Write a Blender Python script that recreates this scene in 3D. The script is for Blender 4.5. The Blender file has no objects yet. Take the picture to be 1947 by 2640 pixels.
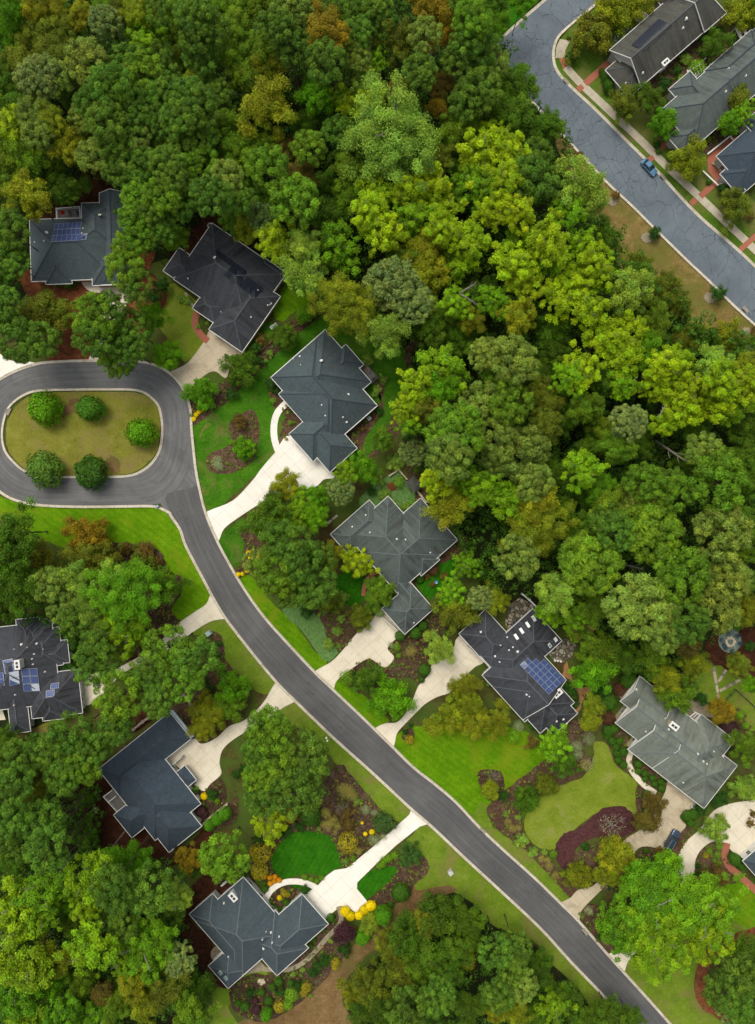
import bpy, bmesh, math, random
import numpy as np
from mathutils import Vector
C = bpy.context.scene.collection
PI = math.pi
# ------------------------------------------------------------------ scale of the place
# camera hangs straight above the road at H metres; one source pixel is S metres on the ground
S, H = 0.09, 165.0
K = 1652 / 650.0
TILES = {}
for ci, ox in zip('ABC', (0, 650, 1297)):
    for ri, oy in zip('1234', (0, 660, 1320, 1980)):
        TILES[ci + ri] = (ox, oy, K)
TILES['F'] = (0, 0, 1652 / 1947.0)

def src(t, x, y):
    ox, oy, k = TILES[t]
    return ox + x / k, oy + y / k

def W(t, x, y, z=0.0):
    px, py = src(t, x, y)
    k = S * (H - z) / H
    return Vector(((px - 973.5) * k, (1320 - py) * k, z))

def lin(r, g, b, gain=1.0):
    f = lambda c: (c / 255 / 12.92 if c / 255 <= .04045 else ((c / 255 + .055) / 1.055) ** 2.4) * gain
    return (f(r), f(g), f(b), 1)

# ------------------------------------------------------------------ tagging
def tag(o, label=None, cat=None, group=None, kind=None):
    if label: o['label'] = label
    if cat: o['category'] = cat
    if group: o['group'] = group
    if kind: o['kind'] = kind
    return o

def empty(name, loc, label=None, cat=None, group=None, rz=0):
    o = bpy.data.objects.new(name, None); C.objects.link(o)
    o.location = loc; o.rotation_euler = (0, 0, rz); o.empty_display_size = .5
    return tag(o, label, cat, group)

class MB:
    def __init__(s): s.v = []; s.f = []; s.m = []; s.uv = {}
    def face(s, pts, mi=0, uv=None):
        n = len(s.v); s.v += [tuple(p) for p in pts]
        if uv: s.uv[len(s.f)] = uv
        s.f.append(tuple(range(n, n + len(pts)))); s.m.append(mi)
    def box(s, c, sx, sy, sz, rz=0, mi=0, tx=1, ty=1):
        c = Vector(c); cs, sn = math.cos(rz), math.sin(rz); P = []
        for k in (0, 1):
            ax, ay = (sx / 2, sy / 2) if k == 0 else (sx / 2 * tx, sy / 2 * ty)
            for dx, dy in ((-ax, -ay), (ax, -ay), (ax, ay), (-ax, ay)):
                P.append((c.x + dx * cs - dy * sn, c.y + dx * sn + dy * cs, c.z + k * sz))
        n = len(s.v); s.v += P
        for f in ((0, 3, 2, 1), (4, 5, 6, 7), (0, 1, 5, 4), (1, 2, 6, 5), (2, 3, 7, 6), (3, 0, 4, 7)):
            s.f.append(tuple(n + i for i in f)); s.m.append(mi)
    def hexa(s, b, t, mi=0):
        n = len(s.v); s.v += [tuple(p) for p in b] + [tuple(p) for p in t]
        for f in ((0, 3, 2, 1), (4, 5, 6, 7), (0, 1, 5, 4), (1, 2, 6, 5), (2, 3, 7, 6), (3, 0, 4, 7)):
            s.f.append(tuple(n + i for i in f)); s.m.append(mi)
    def bar(s, a, b, w, h, mi=0):
        a, b = Vector(a), Vector(b); d = (b - a).normalized()
        side = d.cross(Vector((0, 0, 1)))
        side = (side.normalized() if side.length > 1e-4 else Vector((1, 0, 0))) * w / 2
        up = side.cross(d).normalized() * h / 2
        s.hexa([a - side - up, a + side - up, a + side + up, a - side + up],
               [b - side - up, b + side - up, b + side + up, b - side + up], mi)
    def tube(s, pts, rads, n=7, mi=0, cap=True):
        base = len(s.v); pts = [Vector(p) for p in pts]
        for i, p in enumerate(pts):
            d = (pts[min(i + 1, len(pts) - 1)] - pts[max(i - 1, 0)]).normalized()
            a = d.cross(Vector((0, 0, 1)))
            a = a.normalized() if a.length > 1e-3 else Vector((1, 0, 0))
            b = d.cross(a)
            for k in range(n):
                t = 2 * PI * k / n
                s.v.append(tuple(p + (a * math.cos(t) + b * math.sin(t)) * rads[i]))
        for i in range(len(pts) - 1):
            for k in range(n):
                s.f.append((base + i * n + k, base + i * n + (k + 1) % n, base + (i + 1) * n + (k + 1) % n, base + (i + 1) * n + k)); s.m.append(mi)
        if cap:
            s.f.append(tuple(base + k for k in range(n))); s.m.append(mi)
            s.f.append(tuple(base + (len(pts) - 1) * n + k for k in range(n))); s.m.append(mi)
    def lathe(s, c, prof, n=16, mi=0):
        base = len(s.v); c = Vector(c)
        for r, z in prof:
            for k in range(n):
                t = 2 * PI * k / n
                s.v.append((c.x + r * math.cos(t), c.y + r * math.sin(t), c.z + z))
        for i in range(len(prof) - 1):
            for k in range(n):
                s.f.append((base + i * n + k, base + i * n + (k + 1) % n, base + (i + 1) * n + (k + 1) % n, base + (i + 1) * n + k)); s.m.append(mi)
        s.f.append(tuple(base + (len(prof) - 1) * n + k for k in range(n))); s.m.append(mi)
    def build(s, name, mats, parent=None, origin=None, recalc=True, bevel=0, smooth=False):
        me = bpy.data.meshes.new(name)
        o0 = Vector(origin) if origin is not None else (parent.location.copy() if parent is not None and parent.type == 'EMPTY' else None)
        vs = [tuple(Vector(v) - o0) for v in s.v] if o0 is not None else s.v
        me.from_pydata(vs, [], s.f)
        for m in (mats if isinstance(mats, (list, tuple)) else [mats]): me.materials.append(m)
        me.polygons.foreach_set('material_index', s.m)
        if s.uv:
            L = me.uv_layers.new(name='UVMap')
            for fi, uv in s.uv.items():
                for li, q in zip(me.polygons[fi].loop_indices, uv): L.data[li].uv = q
        if recalc or bevel:
            bm = bmesh.new(); bm.from_mesh(me)
            if bevel:
                bmesh.ops.remove_doubles(bm, verts=bm.verts, dist=1e-5)
                bmesh.ops.bevel(bm, geom=bm.edges[:], offset=bevel, segments=2, affect='EDGES')
            bmesh.ops.recalc_face_normals(bm, faces=bm.faces); bm.to_mesh(me); bm.free()
        if smooth: me.polygons.foreach_set('use_smooth', [True] * len(me.polygons))
        o = bpy.data.objects.new(name, me); C.objects.link(o)
        if parent is not None:
            o.parent = parent
            if origin is not None: o.location = o0 - parent.location if parent.type == 'EMPTY' else o0
        elif origin is not None: o.location = o0
        return o

# ------------------------------------------------------------------ materials
def newmat(name):
    m = bpy.data.materials.new(name); m.use_nodes = True
    nt = m.node_tree; b = nt.nodes['Principled BSDF']; return m, nt, b
def nd(nt, t, **kw):
    n = nt.nodes.new(t)
    for k, v in kw.items():
        if hasattr(n, k): setattr(n, k, v)
        else: n.inputs[k].default_value = v
    return n
def ramp(nt, fac, stops):
    r = nt.nodes.new('ShaderNodeValToRGB'); e = r.color_ramp.elements
    while len(e) < len(stops): e.new(.5)
    for i, (p, c) in enumerate(stops): e[i].position = p; e[i].color = c
    nt.links.new(fac, r.inputs[0]); return r.outputs[0]
def noise(nt, vec, scale, detail=4, rough=.55, dist=0):
    n = nd(nt, 'ShaderNodeTexNoise'); n.inputs['Scale'].default_value = scale
    n.inputs['Detail'].default_value = detail; n.inputs['Roughness'].default_value = rough; n.inputs['Distortion'].default_value = dist
    if vec is not None: nt.links.new(vec, n.inputs['Vector'])
    return n.outputs['Fac']
def mix(nt, fac, a, b, mode='MIX'):
    m = nt.nodes.new('ShaderNodeMix'); m.data_type = 'RGBA'; m.blend_type = mode
    for sock, v in ((m.inputs[0], fac), (m.inputs[6], a), (m.inputs[7], b)):
        if hasattr(v, 'node'): nt.links.new(v, sock)
        else: sock.default_value = v
    return m.outputs[2]
def math_(nt, op, a, b=None):
    m = nt.nodes.new('ShaderNodeMath'); m.operation = op
    for i, v in enumerate((a, b)):
        if v is None: continue
        if hasattr(v, 'node'): nt.links.new(v, m.inputs[i])
        else: m.inputs[i].default_value = v
    return m.outputs[0]
def coords(nt, kind='Object', scale=None, rot=0):
    tc = nt.nodes.new('ShaderNodeTexCoord'); out = tc.outputs[kind]
    if scale or rot:
        mp = nt.nodes.new('ShaderNodeMapping'); nt.links.new(out, mp.inputs[0])
        if scale: mp.inputs['Scale'].default_value = scale
        mp.inputs['Rotation'].default_value = (0, 0, rot); out = mp.outputs[0]
    return out
def bump(nt, b, h, strength=.4, dist=.05):
    n = nt.nodes.new('ShaderNodeBump'); n.inputs['Strength'].default_value = strength; n.inputs['Distance'].default_value = dist
    nt.links.new(h, n.inputs['Height']); nt.links.new(n.outputs[0], b.inputs['Normal'])
def setb(b, rough=.9, spec=.2, metal=0):
    b.inputs['Roughness'].default_value = rough; b.inputs['Specular IOR Level'].default_value = spec; b.inputs['Metallic'].default_value = metal

def m_plain(name, col, rough=.7, spec=.3, metal=0, var=.12, scale=3):
    m, nt, b = newmat(name); setb(b, rough, spec, metal)
    n = noise(nt, coords(nt), scale, 3)
    d = tuple(c * (1 - var) for c in col[:3]) + (1,); l = tuple(min(1, c * (1 + var)) for c in col[:3]) + (1,)
    nt.links.new(ramp(nt, n, [(.3, d), (.7, l)]), b.inputs['Base Color']); return m

def m_ground(name, cols, big=.05, mid=.35, fine=1.9, patch=None, patch_amt=.5, stripe=None, bumpy=.5, worn=None):
    """soft multi-scale ground: cols = (dark, mid, light); patch = colour of irregular blotches"""
    m, nt, b = newmat(name); setb(b, .95, .1)
    v = coords(nt)
    a = noise(nt, v, big, 4, .6, .4); c = noise(nt, v, mid, 5, .62, .3); f = noise(nt, v, fine, 3, .7)
    s = math_(nt, 'ADD', math_(nt, 'MULTIPLY', a, .27), math_(nt, 'MULTIPLY', c, .37))
    s = math_(nt, 'ADD', s, math_(nt, 'MULTIPLY', f, .36))
    if stripe:
        sv = coords(nt, scale=(stripe[1],) * 3, rot=stripe[0])
        w = nd(nt, 'ShaderNodeTexWave'); w.inputs['Scale'].default_value = 1; w.inputs['Distortion'].default_value = 1.2; w.inputs['Detail'].default_value = 2
        nt.links.new(sv, w.inputs[0]); s = math_(nt, 'ADD', s, math_(nt, 'MULTIPLY', math_(nt, 'SUBTRACT', w.outputs['Fac'], .5), stripe[2]))
    col = ramp(nt, s, [(.36, cols[0]), (.5, cols[1]), (.64, cols[2])])
    if patch:
        p = noise(nt, v, .11, 5, .68, .8)
        pf = ramp(nt, p, [(.60 - patch_amt * .25, (0, 0, 0, 1)), (.72 - patch_amt * .2, (1, 1, 1, 1))])
        pf2 = math_(nt, 'MULTIPLY', pf, math_(nt, 'ADD', .35, math_(nt, 'MULTIPLY', f, .8)))
        col = mix(nt, pf2, col, patch)
    if worn:
        p = noise(nt, v, .22, 6, .75, 1.2)
        pf = ramp(nt, p, [(.60, (0, 0, 0, 1)), (.68, (1, 1, 1, 1))])
        col = mix(nt, math_(nt, 'MULTIPLY', pf, .75), col, worn)
    nt.links.new(col, b.inputs['Base Color']); bump(nt, b, f, bumpy, .08); return m

G = .74   # gain from the displayed colour of a sunless-sky horizontal surface to its albedo
M = {}
M['floor'] = m_ground('forest_floor', (lin(22, 22, 10, G), lin(36, 32, 16, G), lin(58, 52, 26, G)), patch=lin(34, 50, 16, G), patch_amt=.9)
M['lime'] = m_ground('lime_lawn', (lin(66, 108, 0, G), lin(86, 128, 2, G), lin(112, 148, 16, G)), patch=lin(112, 128, 20, G), patch_amt=.25, stripe=(2.2, .22, .045))
M['green'] = m_ground('green_lawn', (lin(38, 80, 4, G), lin(56, 104, 12, G), lin(82, 124, 24, G)), patch=lin(104, 104, 52, G), patch_amt=.30, worn=lin(128, 110, 66, G))
M['deep'] = m_ground('deep_lawn', (lin(26, 74, 0, G), lin(40, 98, 4, G), lin(58, 114, 14, G)), stripe=(.5, .26, .04))
M['olive'] = m_ground('olive_lawn', (lin(92, 96, 26, G), lin(118, 118, 42, G), lin(138, 134, 60, G)), patch=lin(128, 112, 70, G), patch_amt=.45, worn=lin(92, 112, 40, G))
M['verge'] = m_ground('verge_lawn', (lin(76, 104, 14, G), lin(100, 124, 30, G), lin(124, 140, 48, G)), patch=lin(122, 112, 62, G), patch_amt=.4)
M['sage'] = m_ground('zoysia_lawn', (lin(92, 112, 22, G), lin(114, 130, 36, G), lin(134, 142, 56, G)), patch=lin(140, 136, 78, G), patch_amt=.2)
M['yard'] = m_ground('garden_soil', (lin(48, 34, 20, G), lin(78, 66, 36, G), lin(96, 96, 46, G)), mid=.5, fine=2.2, patch=lin(70, 96, 30, G), patch_amt=.8)
M['verge2'] = m_ground('front_lawn', (lin(50, 80, 10, G), lin(74, 104, 24, G), lin(104, 120, 46, G)), patch=lin(112, 104, 58, G), patch_amt=.55)  # deeper olive green grass with tan blotches
M['dry'] = m_ground('dry_grass', (lin(96, 80, 42, G), lin(126, 107, 60, G), lin(152, 134, 86, G)), patch=lin(96, 98, 40, G), patch_amt=.55)
M['mulch'] = m_ground('bark_mulch', (lin(40, 29, 19, G), lin(74, 57, 43, G), lin(114, 94, 74, G)), mid=.9, fine=2.6, bumpy=.9)
M['redmulch'] = m_ground('red_mulch', (lin(50, 36, 24, G), lin(85, 65, 49, G), lin(118, 96, 76, G)), mid=.9, fine=2.6, bumpy=.9)
M['straw'] = m_ground('pine_straw', (lin(66, 34, 18, G), lin(114, 66, 40, G), lin(144, 94, 62, G)), mid=.7, fine=2.6, bumpy=.7)
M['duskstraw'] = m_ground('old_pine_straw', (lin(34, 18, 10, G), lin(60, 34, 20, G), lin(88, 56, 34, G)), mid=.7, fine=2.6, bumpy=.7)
M['clay'] = m_ground('bare_clay', (lin(130, 92, 56, G), lin(160, 118, 76, G), lin(178, 140, 100, G)))
M['dirt'] = m_ground('worn_dirt', (lin(86, 66, 38, G), lin(114, 90, 56, G), lin(136, 114, 76, G)), patch=lin(96, 92, 44, G), patch_amt=.4)
M['cover'] = m_ground('ground_cover', (lin(66, 100, 46, G), lin(94, 128, 66, G), lin(120, 148, 86, G)), mid=1.4, fine=4, bumpy=1)
M['loro'] = m_ground('purple_cover', (lin(44, 24, 26, G), lin(74, 44, 44, G), lin(100, 64, 60, G)), mid=1.6, fine=4, bumpy=1)
M['gravel'] = m_ground('gravel', (lin(112, 104, 84, G), lin(146, 136, 112, G), lin(172, 162, 138, G)), mid=1.4, fine=6)
M['slatestone'] = m_ground('bluestone', (lin(70, 84, 76, G), lin(104, 120, 108, G), lin(132, 142, 126, G)), mid=1.5, fine=5)

def m_concrete(name, c0, c1, stain, joint=(.5, 3.2), stain_amt=.5):
    m, nt, b = newmat(name); setb(b, .85, .25)
    v = coords(nt); uv = coords(nt, 'UV')
    a = noise(nt, v, .25, 6, .7, .5); f = noise(nt, v, 4, 4, .7)
    col = ramp(nt, math_(nt, 'ADD', math_(nt, 'MULTIPLY', a, .6), math_(nt, 'MULTIPLY', f, .4)), [(.32, c0), (.65, c1)])
    p = noise(nt, v, .16, 6, .72, 1.0)
    col = mix(nt, math_(nt, 'MULTIPLY', ramp(nt, p, [(.5, (0, 0, 0, 1)), (.72, (1, 1, 1, 1))]), stain_amt), col, stain)
    br = nd(nt, 'ShaderNodeTexBrick'); br.offset = 0
    br.inputs['Scale'].default_value = 1; br.inputs['Mortar Size'].default_value = .035; br.inputs['Brick Width'].default_value = joint[1]; br.inputs['Row Height'].default_value = joint[1] * 1.1
    br.inputs['Mortar Smooth'].default_value = .3
    nt.links.new(uv, br.inputs['Vector'])
    dk = tuple(c * .62 for c in c0[:3]) + (1,)
    col = mix(nt, math_(nt, 'MULTIPLY', br.outputs['Fac'], .8), col, dk)
    nt.links.new(col, b.inputs['Base Color']); bump(nt, b, f, .2, .02); return m
M['conc_new'] = m_concrete('new_concrete', lin(226, 220, 204, G), lin(244, 238, 226, G), lin(206, 196, 174, G), stain_amt=.35)
M['conc'] = m_concrete('concrete', lin(208, 196, 170, G), lin(232, 222, 200, G), lin(172, 158, 130, G), stain_amt=.45)
M['conc_old'] = m_concrete('old_concrete', lin(176, 160, 132, G), lin(206, 192, 164, G), lin(124, 108, 82, G), stain_amt=.85)
M['walk'] = m_concrete('pavement_concrete', lin(166, 156, 134, G), lin(196, 186, 164, G), lin(134, 124, 102, G), joint=(.5, 1.6), stain_amt=.6)

def m_kerb():
    m, nt, b = newmat('kerb_concrete'); setb(b, .85, .25)
    v = coords(nt); uv = coords(nt, 'UV')
    a = noise(nt, v, .3, 6, .75, .5); f = noise(nt, v, 3.5, 4, .7)
    col = ramp(nt, math_(nt, 'ADD', math_(nt, 'MULTIPLY', a, .6), math_(nt, 'MULTIPLY', f, .4)), [(.3, lin(150, 138, 116, G)), (.5, lin(196, 186, 166, G)), (.7, lin(218, 210, 194, G))])
    br = nd(nt, 'ShaderNodeTexBrick'); br.offset = 0
    br.inputs['Scale'].default_value = 1; br.inputs['Mortar Size'].default_value = .05; br.inputs['Brick Width'].default_value = 3.05; br.inputs['Row Height'].default_value = 50
    nt.links.new(uv, br.inputs['Vector'])
    col = mix(nt, math_(nt, 'MULTIPLY', br.outputs['Fac'], .6), col, lin(92, 84, 70, G))
    nt.links.new(col, b.inputs['Base Color']); return m
M['kerb'] = m_kerb()

def m_asphalt(name='asphalt', k=1.0):
    m, nt, b = newmat(name); setb(b, .88, .25)
    uv = coords(nt, 'UV', scale=(1.6, .05, 1)); v = coords(nt)
    st = noise(nt, uv, 1.0, 5, .7, .25)
    uv2 = coords(nt, 'UV', scale=(5, .09, 1)); st2 = noise(nt, uv2, 1.0, 4, .7, .2)
    f = noise(nt, v, 6, 3, .8); a = noise(nt, v, .09, 4, .6, .6)
    s = math_(nt, 'ADD', math_(nt, 'MULTIPLY', st, .32), math_(nt, 'MULTIPLY', st2, .2))
    s = math_(nt, 'ADD', s, math_(nt, 'ADD', math_(nt, 'MULTIPLY', f, .18), math_(nt, 'MULTIPLY', a, .30)))
    col = ramp(nt, s, [(.34, lin(66 * k, 66 * k, 66 * k, G)), (.5, lin(94 * k, 94 * k, 93 * k, G)), (.66, lin(122 * k, 122 * k, 120 * k, G))])
    bl = noise(nt, v, .35, 6, .75, .8)
    col = mix(nt, math_(nt, 'MULTIPLY', ramp(nt, bl, [(.55, (0, 0, 0, 1)), (.7, (1, 1, 1, 1))]), .35), col, lin(62, 62, 62, G))
    sp = noise(nt, v, 1.1, 2, .5)
    col = mix(nt, math_(nt, 'MULTIPLY', ramp(nt, sp, [(.70, (0, 0, 0, 1)), (.74, (1, 1, 1, 1))]), .5), col, lin(52, 50, 48, G))
    nt.links.new(col, b.inputs['Base Color']); bump(nt, b, f, .3, .02); return m
M['asphalt'] = m_asphalt('asphalt', 1.06); M['asphalt2'] = m_asphalt('street_asphalt', .94)

def m_cracked():
    m, nt, b = newmat('cracked_asphalt'); setb(b, .85, .25)
    v = coords(nt)
    nz = nd(nt, 'ShaderNodeTexNoise'); nz.inputs['Scale'].default_value = .45; nz.inputs['Detail'].default_value = 4; nt.links.new(v, nz.inputs[0])
    off = nt.nodes.new('ShaderNodeVectorMath'); off.operation = 'MULTIPLY_ADD'
    nt.links.new(nz.outputs['Color'], off.inputs[0]); off.inputs[1].default_value = (2.6, 2.6, 0); nt.links.new(v, off.inputs[2])
    def cracks(scale, wid, rot):
        mp = nt.nodes.new('ShaderNodeMapping'); nt.links.new(off.outputs[0], mp.inputs[0])
        mp.inputs['Rotation'].default_value = (0, 0, rot); mp.inputs['Scale'].default_value = (1, .62, 1)
        vo = nd(nt, 'ShaderNodeTexVoronoi'); vo.feature = 'DISTANCE_TO_EDGE'; vo.inputs['Scale'].default_value = scale
        vo.voronoi_dimensions = '2D'; nt.links.new(mp.outputs[0], vo.inputs['Vector'])
        return ramp(nt, vo.outputs['Distance'], [(wid * .55, (1, 1, 1, 1)), (wid, (0, 0, 0, 1))])
    c1 = cracks(.20, .0075, .75); c2 = cracks(.66, .017, .75)
    msk = ramp(nt, noise(nt, v, .07, 2, .5), [(.40, (0, 0, 0, 1)), (.52, (1, 1, 1, 1))])
    ck = math_(nt, 'MAXIMUM', math_(nt, 'MULTIPLY', c1, .85), math_(nt, 'MULTIPLY', c2, msk))
    f = noise(nt, v, 6, 3, .8); a = noise(nt, v, .12, 5, .65, .6)
    col = ramp(nt, math_(nt, 'ADD', math_(nt, 'MULTIPLY', f, .25), math_(nt, 'MULTIPLY', a, .75)), [(.34, lin(88, 97, 103, G)), (.5, lin(98, 108, 115, G)), (.66, lin(110, 119, 125, G))])
    col = mix(nt, math_(nt, 'MULTIPLY', ck, .92), col, lin(36, 42, 50, G))
    nt.links.new(col, b.inputs['Base Color']); bump(nt, b, f, .3, .02); return m
M['cracked'] = m_cracked()

def m_brick(name, c0, c1, mort):
    m, nt, b = newmat(name); setb(b, .9, .2)
    v = coords(nt, rot=.75)
    br = nd(nt, 'ShaderNodeTexBrick'); br.inputs['Scale'].default_value = 4; br.inputs['Color1'].default_value = c0; br.inputs['Color2'].default_value = c1; br.inputs['Mortar'].default_value = mort; br.inputs['Mortar Size'].default_value = .015
    nt.links.new(v, br.inputs['Vector'])
    n = noise(nt, coords(nt), .8, 4, .7)
    nt.links.new(mix(nt, math_(nt, 'MULTIPLY', n, .4), br.outputs['Color'], tuple(c * .6 for c in c0[:3]) + (1,)), b.inputs['Base Color']); return m
M['brick'] = m_brick('red_brick_paving', lin(176, 104, 80, G), lin(156, 88, 66, G), lin(168, 130, 108, G))
M['wallbrick'] = m_brick('brick_wall', lin(150, 96, 74, G), lin(134, 84, 66, G), lin(168, 150, 130, G))

def m_flag(name, cols, mort):
    m, nt, b = newmat(name); setb(b, .95, .15); v = coords(nt)
    vo = nd(nt, 'ShaderNodeTexVoronoi'); vo.inputs['Scale'].default_value = 1.1; nt.links.new(v, vo.inputs['Vector'])
    ve = nd(nt, 'ShaderNodeTexVoronoi'); ve.feature = 'DISTANCE_TO_EDGE'; ve.inputs['Scale'].default_value = 1.1; nt.links.new(v, ve.inputs['Vector'])
    sp = nt.nodes.new('ShaderNodeSeparateColor'); nt.links.new(vo.outputs['Color'], sp.inputs[0])
    col = ramp(nt, sp.outputs[0], [(.15, cols[0]), (.5, cols[1]), (.85, cols[2])])
    col = mix(nt, ramp(nt, ve.outputs['Distance'], [(.05, (1, 1, 1, 1)), (.11, (0, 0, 0, 1))]), col, mort)
    nt.links.new(col, b.inputs['Base Color']); bump(nt, b, ve.outputs['Distance'], .5, .1); return m
M['flag'] = m_flag('flagstone', (lin(92, 86, 74, G), lin(132, 124, 108, G), lin(158, 150, 132, G)), lin(70, 64, 44, G))

def m_roof(name, dark, light, stain=None, amt=.0, sscale=(.9, .09)):
    m, nt, b = newmat(name); setb(b, .9, .2)
    uv = coords(nt, 'UV'); v = coords(nt)
    br = nd(nt, 'ShaderNodeTexBrick'); br.inputs['Scale'].default_value = 1; br.inputs['Brick Width'].default_value = .5; br.inputs['Row Height'].default_value = .28
    br.inputs['Color1'].default_value = dark; br.inputs['Color2'].default_value = light; br.inputs['Mortar'].default_value = tuple(c * .55 for c in dark[:3]) + (1,)
    br.inputs['Mortar Size'].default_value = .02; br.inputs['Bias'].default_value = 0; nt.links.new(uv, br.inputs['Vector'])
    n = noise(nt, v, 1.3, 6, .8); big = noise(nt, v, .17, 3, .5, .5)
    col = mix(nt, ramp(nt, n, [(.38, (0, 0, 0, 1)), (.64, (1, 1, 1, 1))]), dark, light)
    col = mix(nt, .45, col, br.outputs['Color'])
    col = mix(nt, math_(nt, 'MULTIPLY', big, .35), col, tuple(c * 1.35 for c in light[:3]) + (1,))
    if stain:
        us = coords(nt, 'UV', scale=(sscale[0], sscale[1], 1)); s1 = noise(nt, us, 1, 5, .7, .3)
        p = noise(nt, v, .12, 3, .6)
        sf = math_(nt, 'MULTIPLY', ramp(nt, s1, [(.4, (0, 0, 0, 1)), (.62, (1, 1, 1, 1))]), ramp(nt, p, [(.4, (.25, .25, .25, 1)), (.6, (1, 1, 1, 1))]))
        col = mix(nt, math_(nt, 'MULTIPLY', sf, amt), col, stain)
    nt.links.new(col, b.inputs['Base Color']); bump(nt, b, n, .35, .04); return m
M['r_slate'] = m_roof('slate_shingle', lin(60, 71, 74, G), lin(84, 96, 98, G), lin(52, 54, 54, G), .35)
M['r_blue'] = m_roof('blue_slate_shingle', lin(48, 59, 69, G), lin(68, 80, 90, G), lin(44, 50, 58, G), .3)
M['r_char'] = m_roof('charcoal_shingle', lin(52, 56, 62, G), lin(76, 78, 82, G), lin(38, 34, 34, G), .75)
M['r_grey'] = m_roof('grey_green_shingle', lin(74, 84, 81, G), lin(96, 105, 100, G), lin(52, 50, 48, G), .75)
M['r_sage'] = m_roof('sage_shingle', lin(102, 110, 100, G), lin(128, 134, 122, G), lin(72, 70, 63, G), .75)
M['r_moss'] = m_roof('moss_shingle', lin(66, 67, 61, G), lin(88, 88, 80, G), lin(44, 40, 38, G), .8)
M['r_blue2'] = m_roof('pale_blue_shingle', lin(56, 67, 72, G), lin(77, 88, 92, G), lin(50, 55, 58, G), .3)
M['cap_l'] = m_plain('pale_ridge_cap', lin(98, 106, 106, G), .9, .2)
M['cap_d'] = m_plain('dark_ridge_cap', lin(58, 66, 74, G), .9, .2)
M['cap_c'] = m_plain('charcoal_ridge_cap', lin(82, 86, 90, G), .9, .2)
M['trim'] = m_plain('white_trim', lin(226, 224, 216, .72), .5, .4, var=.05)
M['siding'] = m_plain('pale_siding', lin(196, 198, 190, G), .7, .3)
M['tan'] = m_plain('tan_siding', lin(186, 172, 140, G), .7, .3)
M['bluegrey'] = m_plain('blue_grey_siding', lin(150, 166, 168, G), .7, .3)
M['glass'] = m_plain('window_glass', (.02, .03, .035, 1), .08, .6)
M['skyglass'] = m_plain('skylight_glass', (.16, .22, .23, 1), .1, .6)
M['skywhite'] = m_plain('pale_skylight', lin(206, 216, 216, .8), .3, .5)
M['panel_dk'] = m_plain('black_solar_cell', (.010, .013, .022, 1), .5, .2)
M['black'] = m_plain('black_metal', (.015, .016, .018, 1), .5, .4)
M['grey'] = m_plain('grey_metal', (.2, .21, .21, 1), .5, .4)
M['deck'] = m_plain('weathered_deck', lin(120, 116, 110, G), .85, .2, scale=8)
M['wood'] = m_plain('brown_wood', lin(112, 82, 56, G), .85, .2, scale=8)
M['bark'] = m_plain('bark', lin(84, 74, 62, .6), .95, .1, var=.35, scale=4)
M['palebark'] = m_plain('pale_bark', lin(150, 144, 130, .6), .9, .1, var=.2, scale=4)
M['stone'] = m_plain('pale_stone', lin(186, 172, 146, G), .9, .2, var=.3, scale=2)
M['fieldstone'] = m_plain('field_stone', lin(142, 130, 116, G), .95, .2, var=.35, scale=1.5)
M['teal'] = m_plain('teal_paint', lin(140, 166, 170, G), .6, .3)
M['tgreen'] = m_plain('cabinet_green', lin(150, 180, 168, G), .6, .3)
M['red'] = m_plain('red_fabric', lin(200, 50, 40, .8), .8, .2)
M['blueplastic'] = m_plain('dark_blue_plastic', lin(44, 62, 76, .8), .5, .4)
M['tyre'] = m_plain('tyre_rubber', (.02, .02, .02, 1), .85, .2)
M['rim'] = m_plain('wheel_rim', (.45, .46, .47, 1), .3, .5, .8)
M['carblue'] = m_plain('car_paint_blue', (.075, .17, .27, 1), .22, .6, .35, var=.03)
M['carnavy'] = m_plain('car_paint_navy', (.03, .05, .08, 1), .2, .7, .3, var=.03)
M['lamp_w'] = m_plain('headlight_lens', (.7, .72, .74, 1), .15, .6)
M['lamp_r'] = m_plain('tail_light_lens', (.35, .02, .02, 1), .2, .6)
M['soil'] = M['mulch']

def m_solar():
    m, nt, b = newmat('blue_solar_cell'); setb(b, .4, .4)
    uv = coords(nt, 'UV')
    br = nd(nt, 'ShaderNodeTexBrick'); br.offset = 0; br.inputs['Scale'].default_value = 1; br.inputs['Brick Width'].default_value = .25; br.inputs['Row Height'].default_value = .166
    br.inputs['Mortar Size'].default_value = .008; br.inputs['Color1'].default_value = lin(44, 62, 112, G); br.inputs['Color2'].default_value = lin(56, 76, 126, G); br.inputs['Mortar'].default_value = lin(120, 136, 172, G)
    nt.links.new(uv, br.inputs['Vector']); nt.links.new(br.outputs['Color'], b.inputs['Base Color']); return m
M['panel'] = m_solar()
M['panel_frame'] = m_plain('panel_frame', lin(190, 196, 206, .8), .4, .4, .3)

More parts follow.
